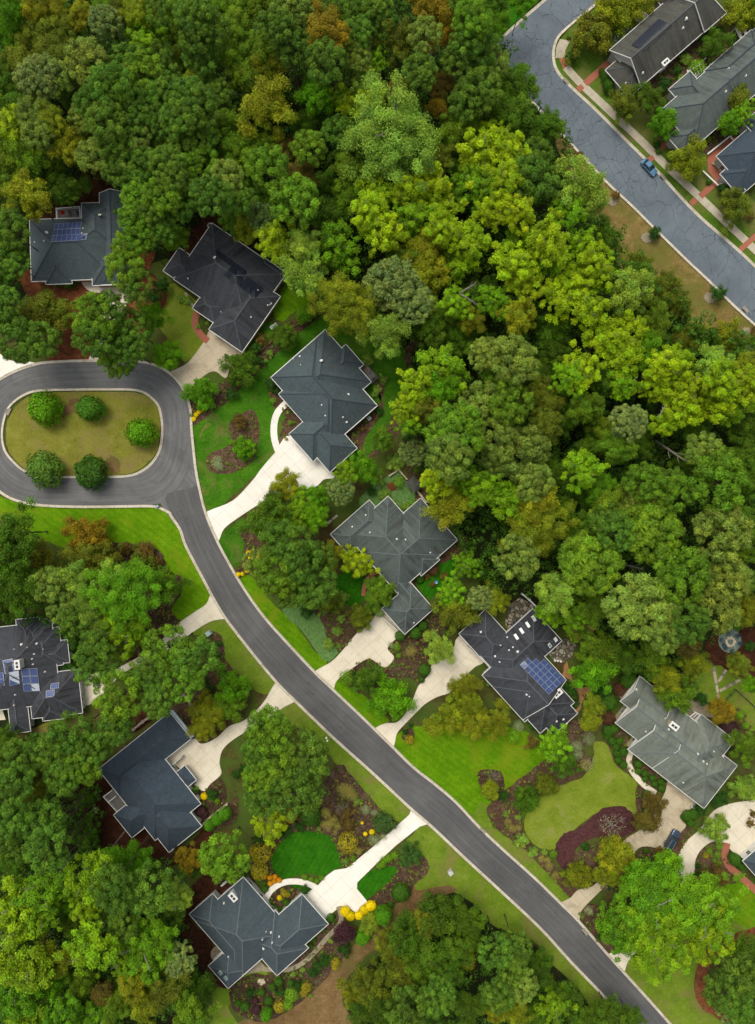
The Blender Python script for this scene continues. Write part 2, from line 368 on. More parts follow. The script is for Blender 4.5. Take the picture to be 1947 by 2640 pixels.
def m_leaf(name, trans=.3):
    m, nt, b = newmat(name); setb(b, .62, .18)
    oi = nt.nodes.new('ShaderNodeObjectInfo')
    at = nd(nt, 'ShaderNodeAttribute'); at.attribute_name = 'tint'
    a2 = nd(nt, 'ShaderNodeAttribute'); a2.attribute_name = 'hue'
    warm = mix(nt, 1.0, oi.outputs['Color'], (1.26, 1.09, .6, 1), 'MULTIPLY')
    cool = mix(nt, 1.0, oi.outputs['Color'], (.84, .94, .70, 1), 'MULTIPLY')
    col = mix(nt, a2.outputs['Fac'], cool, warm)
    sc = nt.nodes.new('ShaderNodeVectorMath'); sc.operation = 'SCALE'
    nt.links.new(col, sc.inputs[0]); nt.links.new(at.outputs['Fac'], sc.inputs['Scale'])
    nt.links.new(sc.outputs[0], b.inputs['Base Color'])
    tr = nt.nodes.new('ShaderNodeBsdfTranslucent'); nt.links.new(sc.outputs[0], tr.inputs[0])
    mx = nt.nodes.new('ShaderNodeMixShader'); mx.inputs[0].default_value = trans
    nt.links.new(b.outputs[0], mx.inputs[1]); nt.links.new(tr.outputs[0], mx.inputs[2])
    nt.links.new(mx.outputs[0], nt.nodes['Material Output'].inputs[0]); return m
M['leaf'] = m_leaf('leaf')

# ------------------------------------------------------------------ outlines
def smooth_poly(pts, closed=True, n=5):
    P = [Vector((p[0], p[1])) for p in pts]; L = len(P); out = []
    for i in range(L if closed else L - 1):
        p0, p1, p2, p3 = (P[(i + k) % L] if closed else P[min(max(i + k, 0), L - 1)] for k in (-1, 0, 1, 2))
        for j in range(n):
            t = j / n; t2, t3 = t * t, t * t * t
            out.append(.5 * ((2 * p1) + (p2 - p0) * t + (2 * p0 - 5 * p1 + 4 * p2 - p3) * t2 + (3 * p1 - p0 - 3 * p2 + p3) * t3))
    if not closed: out.append(P[-1])
    return [(p.x, p.y) for p in out]

LAYER = {}; BEDS = []
def patch(name, label, t, pts, mat, level, sm=True, ang=.75, jag=0):
    """a flat sheet of ground; each sheet lies a few millimetres above the one before it in its level"""
    LAYER[level] = LAYER.get(level, 0) + 1
    z = {'lawn': .010, 'bed': .060, 'hard': .120}[level] + LAYER[level] * .0014
    if name == 'mulch_bed' and mat in (M['mulch'], M['redmulch']): BEDS.append((t, pts))
    w = [W(t, x, y) for x, y in pts]
    q = [(p.x, p.y) for p in w]
    if sm: q = smooth_poly(q)
    jag = jag or {'lawn': .16, 'bed': .2, 'hard': 0}[level] * bool(sm)
    if jag:
        rr = random.Random(len(q)); q = [(x + rr.uniform(-jag, jag), y + rr.uniform(-jag, jag)) for x, y in q]
    return sheet(name, label, q, mat, z, ang)

def sheet(name, label, q, mat, z, ang=.75):
    bm = bmesh.new(); f = bm.faces.new([bm.verts.new((x, y, z)) for x, y in q])
    if f.normal.z < 0: bmesh.ops.reverse_faces(bm, faces=[f])
    bm.normal_update()
    # a skirt, so that the sheet is a slab rather than a floating film
    r = bmesh.ops.extrude_face_region(bm, geom=list(bm.faces))
    vs = [e for e in r['geom'] if isinstance(e, bmesh.types.BMVert)]
    for v in bm.verts:
        if v not in vs: v.co.z = -.05
    fs = [e for e in bm.faces if abs(e.normal.z) > .9 and len(e.verts) > 4]
    bmesh.ops.triangulate(bm, faces=bm.faces)
    bmesh.ops.recalc_face_normals(bm, faces=bm.faces)
    uvl = bm.loops.layers.uv.new('UVMap'); c, s = math.cos(ang), math.sin(ang)
    for fc in bm.faces:
        for l in fc.loops:
            x, y = l.vert.co.x, l.vert.co.y; l[uvl].uv = (x * c + y * s, -x * s + y * c)
    me = bpy.data.meshes.new(name); bm.to_mesh(me); bm.free(); me.materials.append(mat)
    o = bpy.data.objects.new(name, me); C.objects.link(o); return tag(o, label, None, None, 'structure')

def ribbon(name, label, t, pts, width, mat, level, n=6):
    """a path of even width (tile pixels) along a centre line"""
    q = [Vector(p) for p in smooth_poly(pts, False, n)]; L, R = [], []
    for i, p in enumerate(q):
        d = (q[min(i + 1, len(q) - 1)] - q[max(i - 1, 0)]).normalized(); nrm = Vector((-d.y, d.x)) * width / 2
        L.append(tuple(p + nrm)); R.append(tuple(p - nrm))
    return patch(name, label, t, L + R[::-1], mat, level, False)
# ================================================================== ground, roads, paths
sheet('ground', 'dark leaf littered ground under the woods and between the gardens', [(-420, -420), (420, -420), (420, 420), (-420, 420)], M['floor'], 0)

# ---- lower street and its loop (tile points -> one list of metres)
def pl(*runs): return [tuple(W(t, x, y)[:2]) for t, pts in runs for x, y in pts]
NE = pl(('C4', [(1330, 1960), (1085, 1677), (900, 1470), (700, 1250), (490, 1010), (380, 900), (200, 725), (0, 545)]),
        ('B4', [(1480, 390), (1330, 230), (1190, 110)]),
        ('B3', [(1050, 1677), (900, 1530), (700, 1335), (520, 1165), (400, 1050), (250, 890), (100, 725), (0, 595)]),
        ('A3', [(1560, 455), (1480, 315), (1410, 180), (1340, 10)]),
        ('A2', [(1300, 1530), (1275, 1400)]))
SW = pl(('C4', [(1150, 2060), (880, 1730), (680, 1500), (450, 1260), (250, 1040), (0, 805)]),
        ('B4', [(1400, 580), (1200, 390), (1050, 260), (900, 120)]),
        ('B3', [(770, 1677), (550, 1480), (300, 1240), (170, 1110), (0, 905)]),
        ('A3', [(1480, 680), (1400, 545), (1350, 450), (1270, 300), (1220, 200), (1190, 110), (1130, 20)]),
        ('A2', [(1105, 1655), (1075, 1560)]))
LOOP = pl(('A2', [(1258, 1250), (1247, 1130), (1240, 1010), (1205, 895), (1140, 805), (1050, 740), (940, 705), (800, 694), (590, 696), (400, 702), (250, 716), (110, 762), (0, 822), (-80, 900), (-140, 1030), (-158, 1170), (-140, 1310), (-80, 1440), (0, 1530),
                  (100, 1588), (250, 1622), (500, 1634), (800, 1632), (980, 1632), (1080, 1610), (1180, 1520), (1235, 1390)]))
ISL = pl(('A2', [(1074, 1150), (1068, 1060), (1050, 985), (1008, 930), (940, 884), (850, 868), (680, 867), (500, 868), (260, 875), (150, 908), (62, 978), (24, 1060), (8, 1170), (26, 1275), (85, 1355), (165, 1418), (290, 1452), (450, 1456), (700, 1456), (860, 1446), (955, 1404), (1020, 1342), (1060, 1260)]))
ROAD_Z = .185

def resample(pts, step):
    P = [Vector(p) for p in pts]; out = [P[0]]; acc = 0
    for a, b in zip(P, P[1:]):
        L = (b - a).length; d = step - acc
        while d <= L: out.append(a + (b - a) * (d / L)); d += step
        acc = (acc + L) % step
    out.append(P[-1]); return out

def ray_to(poly, p, d):
    best = None
    for a, b in zip(poly, poly[1:] + poly[:1]):
        a, b = Vector(a), Vector(b); e = b - a; den = d.x * e.y - d.y * e.x
        if abs(den) < 1e-9: continue
        q = a - p; t = (q.x * e.y - q.y * e.x) / den; u = (q.x * d.y - q.y * d.x) / den
        if t > .3 and -1e-6 <= u <= 1 + 1e-6 and (best is None or t < best): best = t
    return best

def road_strip(mb, pairs, z, closed=False):
    n = 8; L = 0; rows = []
    for i, (a, b) in enumerate(pairs):
        if i: L += ((a + b) / 2 - (pairs[i - 1][0] + pairs[i - 1][1]) / 2).length
        w = (b - a).length
        rows.append([(a.lerp(b, k / n), (w * (k / n - .5), L), .05 * (1 - (2 * k / n - 1) ** 2)) for k in range(n + 1)])
    for r0, r1 in zip(rows, rows[1:]):
        for k in range(n):
            q = (r0[k], r0[k + 1], r1[k + 1], r1[k])
            mb.face([(c[0].x, c[0].y, z + c[2]) for c in q], 0, [c[1] for c in q])

mb = MB()
isl = smooth_poly(ISL, True, 6); loop = smooth_poly(LOOP, True, 6)
prs = []
for i, p in enumerate(isl + isl[:1]):
    a, b = Vector(isl[(i - 1) % len(isl)]), Vector(isl[(i + 1) % len(isl)]); t = (b - a).normalized()
    for nrm in (Vector((t.y, -t.x)), Vector((-t.y, t.x))):
        c = sum((Vector(q) for q in isl), Vector((0, 0))) / len(isl)
        if nrm.dot(Vector(p) - c) > 0: break
    d = ray_to(loop, Vector(p), nrm); prs.append((Vector(p), Vector(p) + nrm * ((d or 7.4) - .02)))
# even out the few rays that miss round the mouth
road_strip(mb, prs, ROAD_Z - .008)
o = mb.build('road', M['asphalt']); tag(o, 'grey asphalt turning loop round the planted island', None, None, 'structure')
mb = MB(); ne = smooth_poly(NE, False, 5); sw = smooth_poly(SW, False, 5)
prs = []
for p in resample(sw, 1.5)[2:]:
    q = min(resample(ne, .5), key=lambda r: (r - p).length)
    prs.append((p, q))
road_strip(mb, prs, ROAD_Z)
o = mb.build('road', M['asphalt2']); tag(o, 'dark asphalt street running from the loop to the lower right corner', None, None, 'structure')

def kerb(label, pts, side, closed=False, width=.62):
    """gutter pan and rolled kerb along a line; side +1 = left of travel"""
    P = [Vector(p) for p in pts]; mb = MB(); L = 0; rows = []; n = len(P)
    prof = [(0, .0), (width * .55, .015), (width * .72, .10), (width, .115), (width + .02, -.2)]
    for i, p in enumerate(P):
        a = P[(i - 1) % n] if closed or i else P[0]; b = P[(i + 1) % n] if closed or i < n - 1 else P[-1]
        d = (b - a).normalized(); nr = Vector((-d.y, d.x)) * side
        if i: L += (p - P[i - 1]).length
        rows.append([((p + nr * w), z + ROAD_Z + .012, (L, w)) for w, z in prof])
    if closed: rows.append([(c[0], c[1], (L + 1, c[2][1])) for c in rows[0]])
    for r0, r1 in zip(rows, rows[1:]):
        for k in range(len(prof) - 1):
            q = (r0[k], r0[k + 1], r1[k + 1], r1[k]); mb.face([(c[0].x, c[0].y, c[1]) for c in q], 0, [c[2] for c in q])
    o = mb.build('kerb', M['kerb']); return tag(o, label, 'kerb', None, 'structure')
big = [tuple(p) for p in smooth_poly(LOOP, False, 6)]
kerb('pale concrete kerb round the grass island', isl, 1 if sum(a[0] * b[1] - a[1] * b[0] for a, b in zip(isl, isl[1:] + isl[:1])) > 0 else -1, True, .55)
ne_end = pl(('A2', [(1258, 1250), (1247, 1130), (1240, 1010), (1205, 895), (1140, 805), (1050, 740), (940, 705), (800, 694), (590, 696), (400, 702), (250, 716), (110, 762), (0, 822), (-80, 900), (-140, 1030), (-158, 1170), (-140, 1310), (-80, 1440), (0, 1530), (100, 1588), (250, 1622), (500, 1634), (800, 1632), (980, 1630), (1050, 1642), (1120, 1677)]))
kerb('long pale concrete kerb along the outer edge of street and loop', smooth_poly(NE + ne_end + SW[::-1][2:], False, 5), -1)

# ---- upper right street
U_NE = pl(('C1', [(900, -230), (720, -80), (630, 0), (560, 58), (470, 130), (400, 190), (350, 245), (325, 310), (320, 380), (335, 450), (380, 520), (450, 590), (600, 730), (800, 930), (1000, 1130), (1250, 1400), (1500, 1620), (1652, 1762), (1900, 2010)]))
U_SW = pl(('C1', [(560, -260), (290, 0), (140, 130), (0, 258), (-70, 340), (-85, 420), (-50, 500), (40, 560), (190, 660), (260, 735), (410, 895), (560, 1055), (700, 1205), (850, 1345), (1000, 1495), (1200, 1692), (1360, 1842), (1500, 1982), (1652, 2122), (1900, 2350)]))
une, usw = smooth_poly(U_NE, False, 5), smooth_poly(U_SW, False, 5)
sheet('road', 'pale blue grey asphalt street with black cracks in the upper right', une + usw[::-1], M['cracked'], ROAD_Z)
kerb('pale concrete kerb beside the pavement of the cracked street', une, 1)
kerb('worn concrete kerb between the cracked street and the dry grass', usw, -1)

bs = pl(('A2', [(1090, 1680), (1040, 1600), (1150, 1480), (1230, 1350), (1262, 1240), (1285, 1400), (1310, 1560), (1345, 1690), (1300, 1800), (1200, 1830)]))
sheet('road', 'grey asphalt apron where the street meets the turning loop', bs, M['asphalt'], ROAD_Z - .02)
# ---- garden soil under all the plots
sheet('garden_ground', 'brown leafy soil of the gardens between houses, drives and beds', pl(('F', [(150, 640), (380, 560), (640, 590), (860, 700), (900, 800), (880, 960), (980, 1120), (1060, 1300), (1250, 1380), (1420, 1500), (1560, 1440), (1720, 1400), (1720, 2300), (1380, 2300), (1300, 2160), (1130, 2040), (980, 1940), (880, 2040), (780, 2140), (740, 2300), (450, 2300), (450, 2120), (400, 1980), (230, 1860), (200, 1620), (60, 1560), (60, 1280), (-60, 1140), (-60, 780), (60, 640)])), M['yard'], .004)
sheet('garden_ground', 'brown leafy soil of the gardens along the cracked street', pl(('F', [(1300, -20), (1230, 100), (1300, 200), (1480, 380), (1720, 640), (1720, -20)])), M['yard'], .004)

# ---- lawns
P = patch
P('lawn', 'oval island lawn inside the turning loop', 'A2', [(1050, 1150), (1040, 1000), (980, 920), (850, 890), (500, 890), (260, 900), (120, 970), (50, 1080), (40, 1170), (60, 1280), (160, 1390), (290, 1430), (600, 1440), (860, 1425), (990, 1330), (1035, 1260)], M['olive'], 'lawn')
P('lawn', 'lime green lawn below the turning loop', 'A3', [(-120, -80), (0, -100), (250, -40), (1130, -20), (1240, 180), (1330, 360), (1430, 540), (1300, 660), (1150, 760), (1080, 600), (1000, 480), (800, 300), (500, 260), (300, 190), (100, 60), (-120, 60)], M['lime'], 'lawn')
P('lawn', 'green verge lawn with mulch bed left of the street', 'A3', [(1240, 800), (1370, 720), (1490, 680), (1660, 880), (1830, 1100), (1790, 1180), (1690, 1180), (1620, 1100), (1500, 1010), (1430, 900), (1380, 810)], M['verge'], 'lawn')
P('lawn', 'soft green lawn beside the brick path of the charcoal house', 'A2', [(1120, 180), (1200, 220), (1300, 320), (1290, 440), (1340, 550), (1230, 690), (1180, 650), (1100, 540), (1050, 460), (1070, 280)], M['sage'], 'lawn')
P('lawn', 'bright narrow lawn behind the charcoal house', 'B2', [(185, 250), (240, 170), (330, 230), (390, 300), (330, 340), (260, 380), (200, 430), (140, 380)], M['lime'], 'lawn')
P('lawn', 'small lawn beside the lower end of the charcoal house', 'B2', [(-20, 540), (60, 460), (140, 440), (110, 560), (30, 640), (-40, 610)], M['green'], 'lawn')
P('lawn', 'deep green lawn around the slate house', 'B2', [(-400, 1115), (-152, 940), (0, 790), (150, 640), (300, 500), (440, 390), (560, 430), (760, 560), (1000, 600), (1015, 760), (960, 930), (900, 1070), (800, 1220), (740, 1330), (560, 1380), (300, 1300), (20, 1440), (-160, 1600), (-310, 1720), (-370, 1400), (-400, 1200)], M['green'], 'lawn')
P('lawn', 'small green lawn in a bed at the mouth of the white driveway', 'A3', [(1430, 185), (1520, 90), (1600, 40), (1600, 140), (1590, 300), (1540, 360), (1500, 320)], M['green'], 'lawn')
P('lawn', 'long lime green verge between street and garden bed', 'B3', [(-100, 430), (0, 425), (100, 560), (250, 700), (330, 800), (420, 920), (490, 990), (410, 1050), (250, 890), (100, 720), (0, 595), (-75, 470)], M['lime'], 'lawn')
P('lawn', 'green lawn below the shrub clump between two driveways', 'B3', [(525, 1165), (570, 1100), (640, 1150), (760, 1220), (850, 1320), (900, 1370), (805, 1430), (700, 1340)], M['lime'], 'lawn')
P('lawn', 'shaded lawn within the curved brick edge', 'B3', [(560, 420), (640, 380), (720, 420), (740, 520), (720, 600), (640, 620), (560, 570), (530, 500)], M['deep'], 'lawn')
P('lawn', 'deep green lawn with blue ornament behind the grey house', 'B3', [(1090, 430), (1230, 350), (1300, 270), (1340, 330), (1310, 440), (1230, 520), (1160, 570), (1090, 500)], M['deep'], 'lawn')
P('lawn', 'broad lime green lawn with mowing marks right of the street', 'B3', [(925, 1525), (1000, 1420), (1150, 1400), (1640, 1400), (1870, 1480), (1960, 1580), (1860, 1700), (1700, 1830), (1640, 1950), (1600, 2060), (1560, 2110), (1480, 2062), (1330, 1900), (1190, 1780), (1040, 1655)], M['lime'], 'lawn')
P('lawn', 'lime green verge along the street below the mulch bed', 'C4', [(-150, 230), (-60, 270), (0, 400), (130, 520), (300, 700), (440, 860), (375, 890), (200, 725), (0, 545), (-160, 400), (-200, 330)], M['verge'], 'lawn')
P('lawn', 'curving pale green lawn in front of the sage house', 'C4', [(600, -170), (690, -150), (720, -60), (800, 30), (880, 110), (880, 250), (850, 300), (700, 260), (560, 330), (430, 440), (330, 530), (220, 510), (145, 420), (150, 300), (220, 190), (380, 100), (520, 60), (590, -60)], M['sage'], 'lawn')
P('lawn', 'green lawn under the huge bright tree at lower right', 'C4', [(780, 1330), (900, 1050), (1150, 800), (1380, 640), (1500, 720), (1680, 830), (1720, 1040), (1560, 1090), (1350, 1190), (1260, 1350), (1280, 1520), (1450, 1700), (1500, 1900), (1280, 1900), (1085, 1677), (900, 1470)], M['verge'], 'lawn')
P('lawn', 'long green verge left of the street near the lower woods', 'C4', [(-489, 350), (-250, 570), (0, 800), (250, 1035), (450, 1255), (690, 1500), (760, 1620), (620, 1640), (490, 1440), (330, 1290), (200, 1130), (0, 1060), (-200, 880), (-420, 780), (-620, 760), (-640, 560)], M['verge'], 'lawn')
P('lawn', 'green lawn with a bed of grasses between street and white driveway', 'B3', [(165, 1250), (280, 1235), (420, 1350), (560, 1490), (780, 1690), (1060, 1930), (1030, 2010), (960, 2030), (850, 1960), (700, 1780), (590, 1690), (480, 1560), (400, 1470), (250, 1380)], M['verge'], 'lawn')
P('lawn', 'bean shaped deep green lawn in front of the lower slate house', 'B4', [(125, 600), (150, 540), (230, 450), (340, 410), (430, 425), (510, 450), (560, 540), (590, 640), (530, 670), (470, 710), (420, 700), (340, 690), (220, 725), (150, 680)], M['deep'], 'lawn')
P('lawn', 'small leaf shaped lawn between white driveway and mulch', 'B4', [(685, 790), (690, 740), (770, 680), (860, 650), (930, 640), (950, 670), (900, 740), (820, 810), (760, 868), (710, 830)], M['deep'], 'lawn')
P('lawn', 'small lawn inside the curved front path of the lower slate house', 'B4', [(230, 770), (330, 770), (390, 790), (330, 840), (260, 880), (200, 830)], M['deep'], 'lawn')
P('lawn', 'brown worn grass track beside the lower woods', 'B4', [(-100, 1677), (150, 1580), (350, 1470), (500, 1290), (700, 1130), (900, 950), (1050, 770), (1230, 760), (1340, 800), (1180, 870), (1000, 990), (880, 1120), (720, 1260), (620, 1400), (600, 1560), (700, 1760), (-100, 1760)], M['dirt'], 'lawn')
P('lawn', 'pale grass edge round the lower woods', 'B4', [(1150, 380), (1250, 440), (1420, 600), (1652, 815), (1652, 1040), (1540, 1000), (1430, 830), (1280, 770), (1080, 800), (1100, 700), (1170, 600), (1130, 540), (1000, 490)], M['verge'], 'lawn')
P('lawn', 'thin grass below the clipped shrubs in the bottom garden', 'A4', [(1390, 1480), (1500, 1400), (1652, 1330), (1760, 1340), (1640, 1420), (1600, 1500), (1500, 1560), (1560, 1700), (1370, 1700)], M['verge'], 'lawn')
P('lawn', 'grass near the left dark house', 'A3', [(60, 1460), (200, 1420), (420, 1350), (400, 1430), (200, 1500), (60, 1520)], M['olive'], 'lawn')
P('lawn', 'strip of dry brown grass beside the cracked street', 'C1', [(330, 890), (410, 890), (560, 1055), (700, 1205), (850, 1345), (1000, 1495), (1200, 1692), (1360, 1842), (1652, 2120), (1652, 2240), (1480, 2200), (1280, 2100), (1160, 1980), (1050, 1860), (900, 1720), (800, 1640), (640, 1500), (560, 1300), (420, 1120)], M['dry'], 'lawn')
P('lawn', 'green margin of the dry grass strip beside the woods', 'C1', [(700, 1640), (800, 1630), (920, 1730), (1060, 1870), (1180, 1990), (1290, 2090), (1480, 2190), (1652, 2230), (1700, 2330), (1400, 2250), (1150, 2060), (900, 1850), (760, 1740)], M['olive'], 'lawn')
P('lawn', 'grass at the outer bend of the cracked street', 'C1', [(-20, -40), (250, -30), (120, 110), (0, 240), (-80, 260), (-120, 60)], M['deep'], 'lawn')
P('lawn', 'front lawns and planting strips along the pavement of the cracked street', 'C1', [(640, -20), (420, 200), (340, 300), (330, 400), (400, 530), (620, 745), (820, 940), (1020, 1140), (1260, 1400), (1700, 1800), (1800, 1500), (1500, 1150), (1250, 950), (1000, 800), (800, 560), (760, 380), (900, 180), (1050, 20)], M['verge2'], 'lawn', False)
P('lawn', 'lawn between fire pit and vegetable beds', 'C3', [(1240, 1080), (1380, 1010), (1480, 1020), (1560, 1090), (1670, 1180), (1700, 1380), (1600, 1430), (1500, 1290), (1380, 1250), (1270, 1230)], M['verge'], 'lawn')
P('lawn', 'green grass left of the small white roofed corner house', 'C4', [(1480, 740), (1600, 760), (1720, 850), (1720, 1050), (1500, 1000), (1430, 840)], M['lime'], 'lawn')
P('lawn', 'grass at the lower left corner of the loop driveway', 'A2', [(-80, 700), (10, 740), (20, 790), (-80, 850)], M['green'], 'lawn')

# ---- mulch beds and other bare ground
P('mulch_bed', 'red pine straw in front of the solar roofed house', 'A2', [(160, 90), (900, 90), (1090, 230), (1060, 360), (960, 480), (860, 600), (720, 690), (340, 692), (350, 600), (420, 500), (300, 400), (240, 300), (165, 230)], M['straw'], 'bed')
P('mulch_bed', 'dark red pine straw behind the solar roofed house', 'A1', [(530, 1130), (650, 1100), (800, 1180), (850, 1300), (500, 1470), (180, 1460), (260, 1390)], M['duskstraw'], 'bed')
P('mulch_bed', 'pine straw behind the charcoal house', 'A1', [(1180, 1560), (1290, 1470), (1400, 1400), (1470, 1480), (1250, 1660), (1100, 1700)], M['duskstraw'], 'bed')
P('mulch_bed', 'red earth between pines right of the solar roofed house', 'A1', [(940, 1500), (1010, 1480), (1010, 1700), (950, 1760), (920, 1640)], M['straw'], 'bed')
P('mulch_bed', 'bare clay patch on the island beside the lower tree', 'A2', [(700, 1330), (750, 1310), (790, 1380), (770, 1430), (720, 1400)], M['dirt'], 'bed', jag=.35)
P('mulch_bed', 'bare clay patch on the island beside the upper trees', 'A2', [(420, 990), (490, 930), (520, 960), (470, 1030), (400, 1060)], M['dirt'], 'bed', jag=.3)
P('mulch_bed', 'mulch bed with yellow balls beside the loop', 'A2', [(1262, 1110), (1238, 990), (1300, 900), (1440, 830), (1520, 850), (1500, 940), (1400, 1020)], M['mulch'], 'bed')
P('mulch_bed', 'winding mulch bed with silver shrub in the front lawn', 'A2', [(1500, 1100), (1560, 1050), (1660, 1010), (1700, 1120), (1690, 1250), (1640, 1360), (1540, 1415), (1430, 1430), (1365, 1395), (1352, 1330), (1400, 1282), (1490, 1250), (1512, 1190)], M['redmulch'], 'bed')
P('mulch_bed', 'mulch bed beside the house wall inside the curved path', 'B2', [(110, 800), (180, 860), (200, 930), (330, 1080), (250, 1190), (190, 1270), (180, 1200), (190, 1120), (210, 1040), (150, 1000), (110, 900)], M['redmulch'], 'bed')
P('mulch_bed', 'mulch bed along the low wooden edging between two houses', 'B2', [(-60, 760), (20, 640), (130, 560), (240, 430), (340, 400), (420, 300), (445, 390), (300, 510), (150, 650), (0, 800)], M['mulch'], 'bed')
P('mulch_bed', 'dark mulch beside the deck of the slate house', 'B2', [(610, 1170), (760, 1050), (850, 930), (870, 860), (800, 780), (850, 940), (860, 1020), (790, 1120), (740, 1190), (720, 1250), (690, 1260)], M['redmulch'], 'bed')
P('mulch_bed', 'reddish mulch margin along the woods behind the slate house', 'B2', [(1000, 620), (1060, 550), (1110, 560), (1050, 650), (1030, 760), (1010, 740)], M['redmulch'], 'bed')
P('mulch_bed', 'reddish mulch between garden and woods below the slate house', 'B2', [(960, 1040), (1000, 1090), (900, 1220), (830, 1290), (760, 1330), (820, 1230), (900, 1130)], M['redmulch'], 'bed')
P('garden_bed', 'vegetable plot behind the grey hip roofed house', 'B2', [(700, 1620), (760, 1530), (900, 1440), (960, 1400), (1000, 1470), (1060, 1540), (1090, 1590), (990, 1690), (880, 1650), (800, 1660)], M['cover'], 'bed')
P('mulch_bed', 'round patch of red earth in the vegetable plot', 'B2', [(885, 1500), (910, 1482), (940, 1490), (950, 1520), (925, 1542), (892, 1535)], M['straw'], 'bed')
P('mulch_bed', 'reddish ground around the small stone shelter', 'B2', [(1000, 1370), (1120, 1360), (1150, 1450), (1130, 1640), (1080, 1650), (1060, 1500)], M['redmulch'], 'bed')
P('mulch_bed', 'mulch with yellow balls beside the white driveway mouth', 'A3', [(1530, 390), (1590, 330), (1600, 200), (1560, 130), (1640, 110), (1760, 200), (1700, 330), (1580, 430)], M['redmulch'], 'bed')
P('garden_bed', 'pale green ground cover along the lime verge', 'B3', [(190, 610), (300, 600), (410, 650), (470, 740), (490, 820), (560, 900), (540, 950), (480, 980), (400, 880), (310, 760), (240, 700)], M['cover'], 'bed')
P('mulch_bed', 'mulch bed left of the grey house driveway', 'B3', [(410, 640), (540, 660), (640, 640), (800, 700), (690, 790), (620, 880), (570, 910), (500, 820), (470, 740)], M['redmulch'], 'bed')
P('mulch_bed', 'dusty margin with brown soil above the ground cover', 'B3', [(-20, 390), (60, 470), (190, 600), (300, 590), (400, 620), (300, 520), (120, 420)], M['redmulch'], 'bed')
P('mulch_bed', 'dark mulch bed between the two driveways right of the street', 'B3', [(640, 1030), (700, 970), (800, 960), (870, 1020), (940, 960), (890, 890), (950, 810), (1150, 760), (1250, 830), (1190, 1000), (1150, 1080), (1100, 1130), (1000, 1080), (820, 1130), (700, 1190), (620, 1110)], M['mulch'], 'bed')
P('mulch_bed', 'mulch bed along the back of the grey house', 'B3', [(1200, 600), (1340, 660), (1320, 760), (1100, 800), (1020, 790), (1100, 720)], M['mulch'], 'bed')
P('mulch_bed', 'small bed with a tan shrub at the driveway mouth', 'B3', [(980, 1470), (1010, 1420), (1060, 1430), (1058, 1500), (1030, 1525)], M['mulch'], 'bed')
P('mulch_bed', 'reddish mulch around shrubs behind the garden corner', 'B3', [(1300, 200), (1380, 130), (1400, 260), (1340, 300), (1230, 330)], M['redmulch'], 'bed')
P('mulch_bed', 'mulch below the lime lawn around the orange tree', 'A3', [(420, 260), (700, 200), (1000, 230), (1090, 330), (1080, 420), (1180, 420), (1190, 520), (1120, 640), (1180, 730), (1060, 830), (900, 960), (780, 940), (700, 600), (600, 400)], M['mulch'], 'bed')
P('mulch_bed', 'red mulch left of the street with small green clumps', 'A3', [(1340, 790), (1440, 800), (1470, 880), (1480, 970), (1540, 1050), (1600, 1120), (1650, 1200), (1500, 1400), (1350, 1500), (1250, 1480), (1120, 1320), (1170, 1220), (1300, 1100), (1380, 980)], M['redmulch'], 'bed')
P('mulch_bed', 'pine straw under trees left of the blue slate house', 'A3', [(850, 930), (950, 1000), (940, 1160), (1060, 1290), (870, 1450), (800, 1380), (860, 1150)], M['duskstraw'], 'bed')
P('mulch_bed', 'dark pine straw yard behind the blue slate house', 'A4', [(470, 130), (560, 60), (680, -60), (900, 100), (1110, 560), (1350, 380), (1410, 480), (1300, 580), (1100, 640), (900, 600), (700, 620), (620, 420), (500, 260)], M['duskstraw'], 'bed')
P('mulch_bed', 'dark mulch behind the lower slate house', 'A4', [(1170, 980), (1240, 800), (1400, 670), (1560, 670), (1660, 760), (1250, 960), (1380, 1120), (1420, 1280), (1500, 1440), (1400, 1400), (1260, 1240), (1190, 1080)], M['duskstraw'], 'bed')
P('mulch_bed', 'large dark mulch bed with grasses and yellow shrubs', 'B4', [(400, 190), (560, -20), (640, 40), (760, 180), (850, 280), (940, 350), (930, 400), (800, 500), (700, 590), (640, 650), (590, 640), (560, 540), (510, 450), (420, 420), (330, 410), (230, 440), (130, 550), (110, 640), (150, 690), (60, 740), (-60, 640), (60, 420), (240, 330)], M['mulch'], 'bed')
P('mulch_bed', 'mulch bed beside the leaf shaped lawn', 'B4', [(760, 868), (840, 800), (910, 730), (950, 650), (880, 640), (830, 660), (820, 630), (960, 540), (1100, 560), (1160, 640), (1130, 710), (1060, 760), (1030, 850), (920, 890), (820, 900)], M['mulch'], 'bed')
P('mulch_bed', 'mulch bed with clipped balls along the bottom garden path', 'B4', [(-150, 1450), (0, 1350), (170, 1360), (360, 1250), (480, 1120), (560, 1060), (640, 1150), (560, 1290), (380, 1480), (220, 1600), (60, 1660), (-100, 1600)], M['mulch'], 'bed')
P('mulch_bed', 'narrow mulch bed along the garage of the lower slate house', 'B4', [(370, 1180), (500, 1020), (560, 960), (580, 1010), (500, 1090), (420, 1190), (330, 1270), (230, 1320), (180, 1350)], M['mulch'], 'bed')
P('mulch_bed', 'planted mulch bed by the front door of the lower slate house', 'B4', [(80, 870), (130, 810), (220, 770), (340, 830), (150, 985)], M['mulch'], 'bed')
P('mulch_bed', 'mulch yard with purple shrubs beside the blue slate house', 'A4', [(1180, 40), (1320, 150), (1440, 60), (1480, 220), (1320, 370), (1240, 230)], M['mulch'], 'bed')
P('mulch_bed', 'pebble edging beside the green cone shrubs', 'A4', [(1330, 360), (1500, 230), (1560, 200), (1550, 340), (1480, 380), (1420, 420)], M['redmulch'], 'bed')
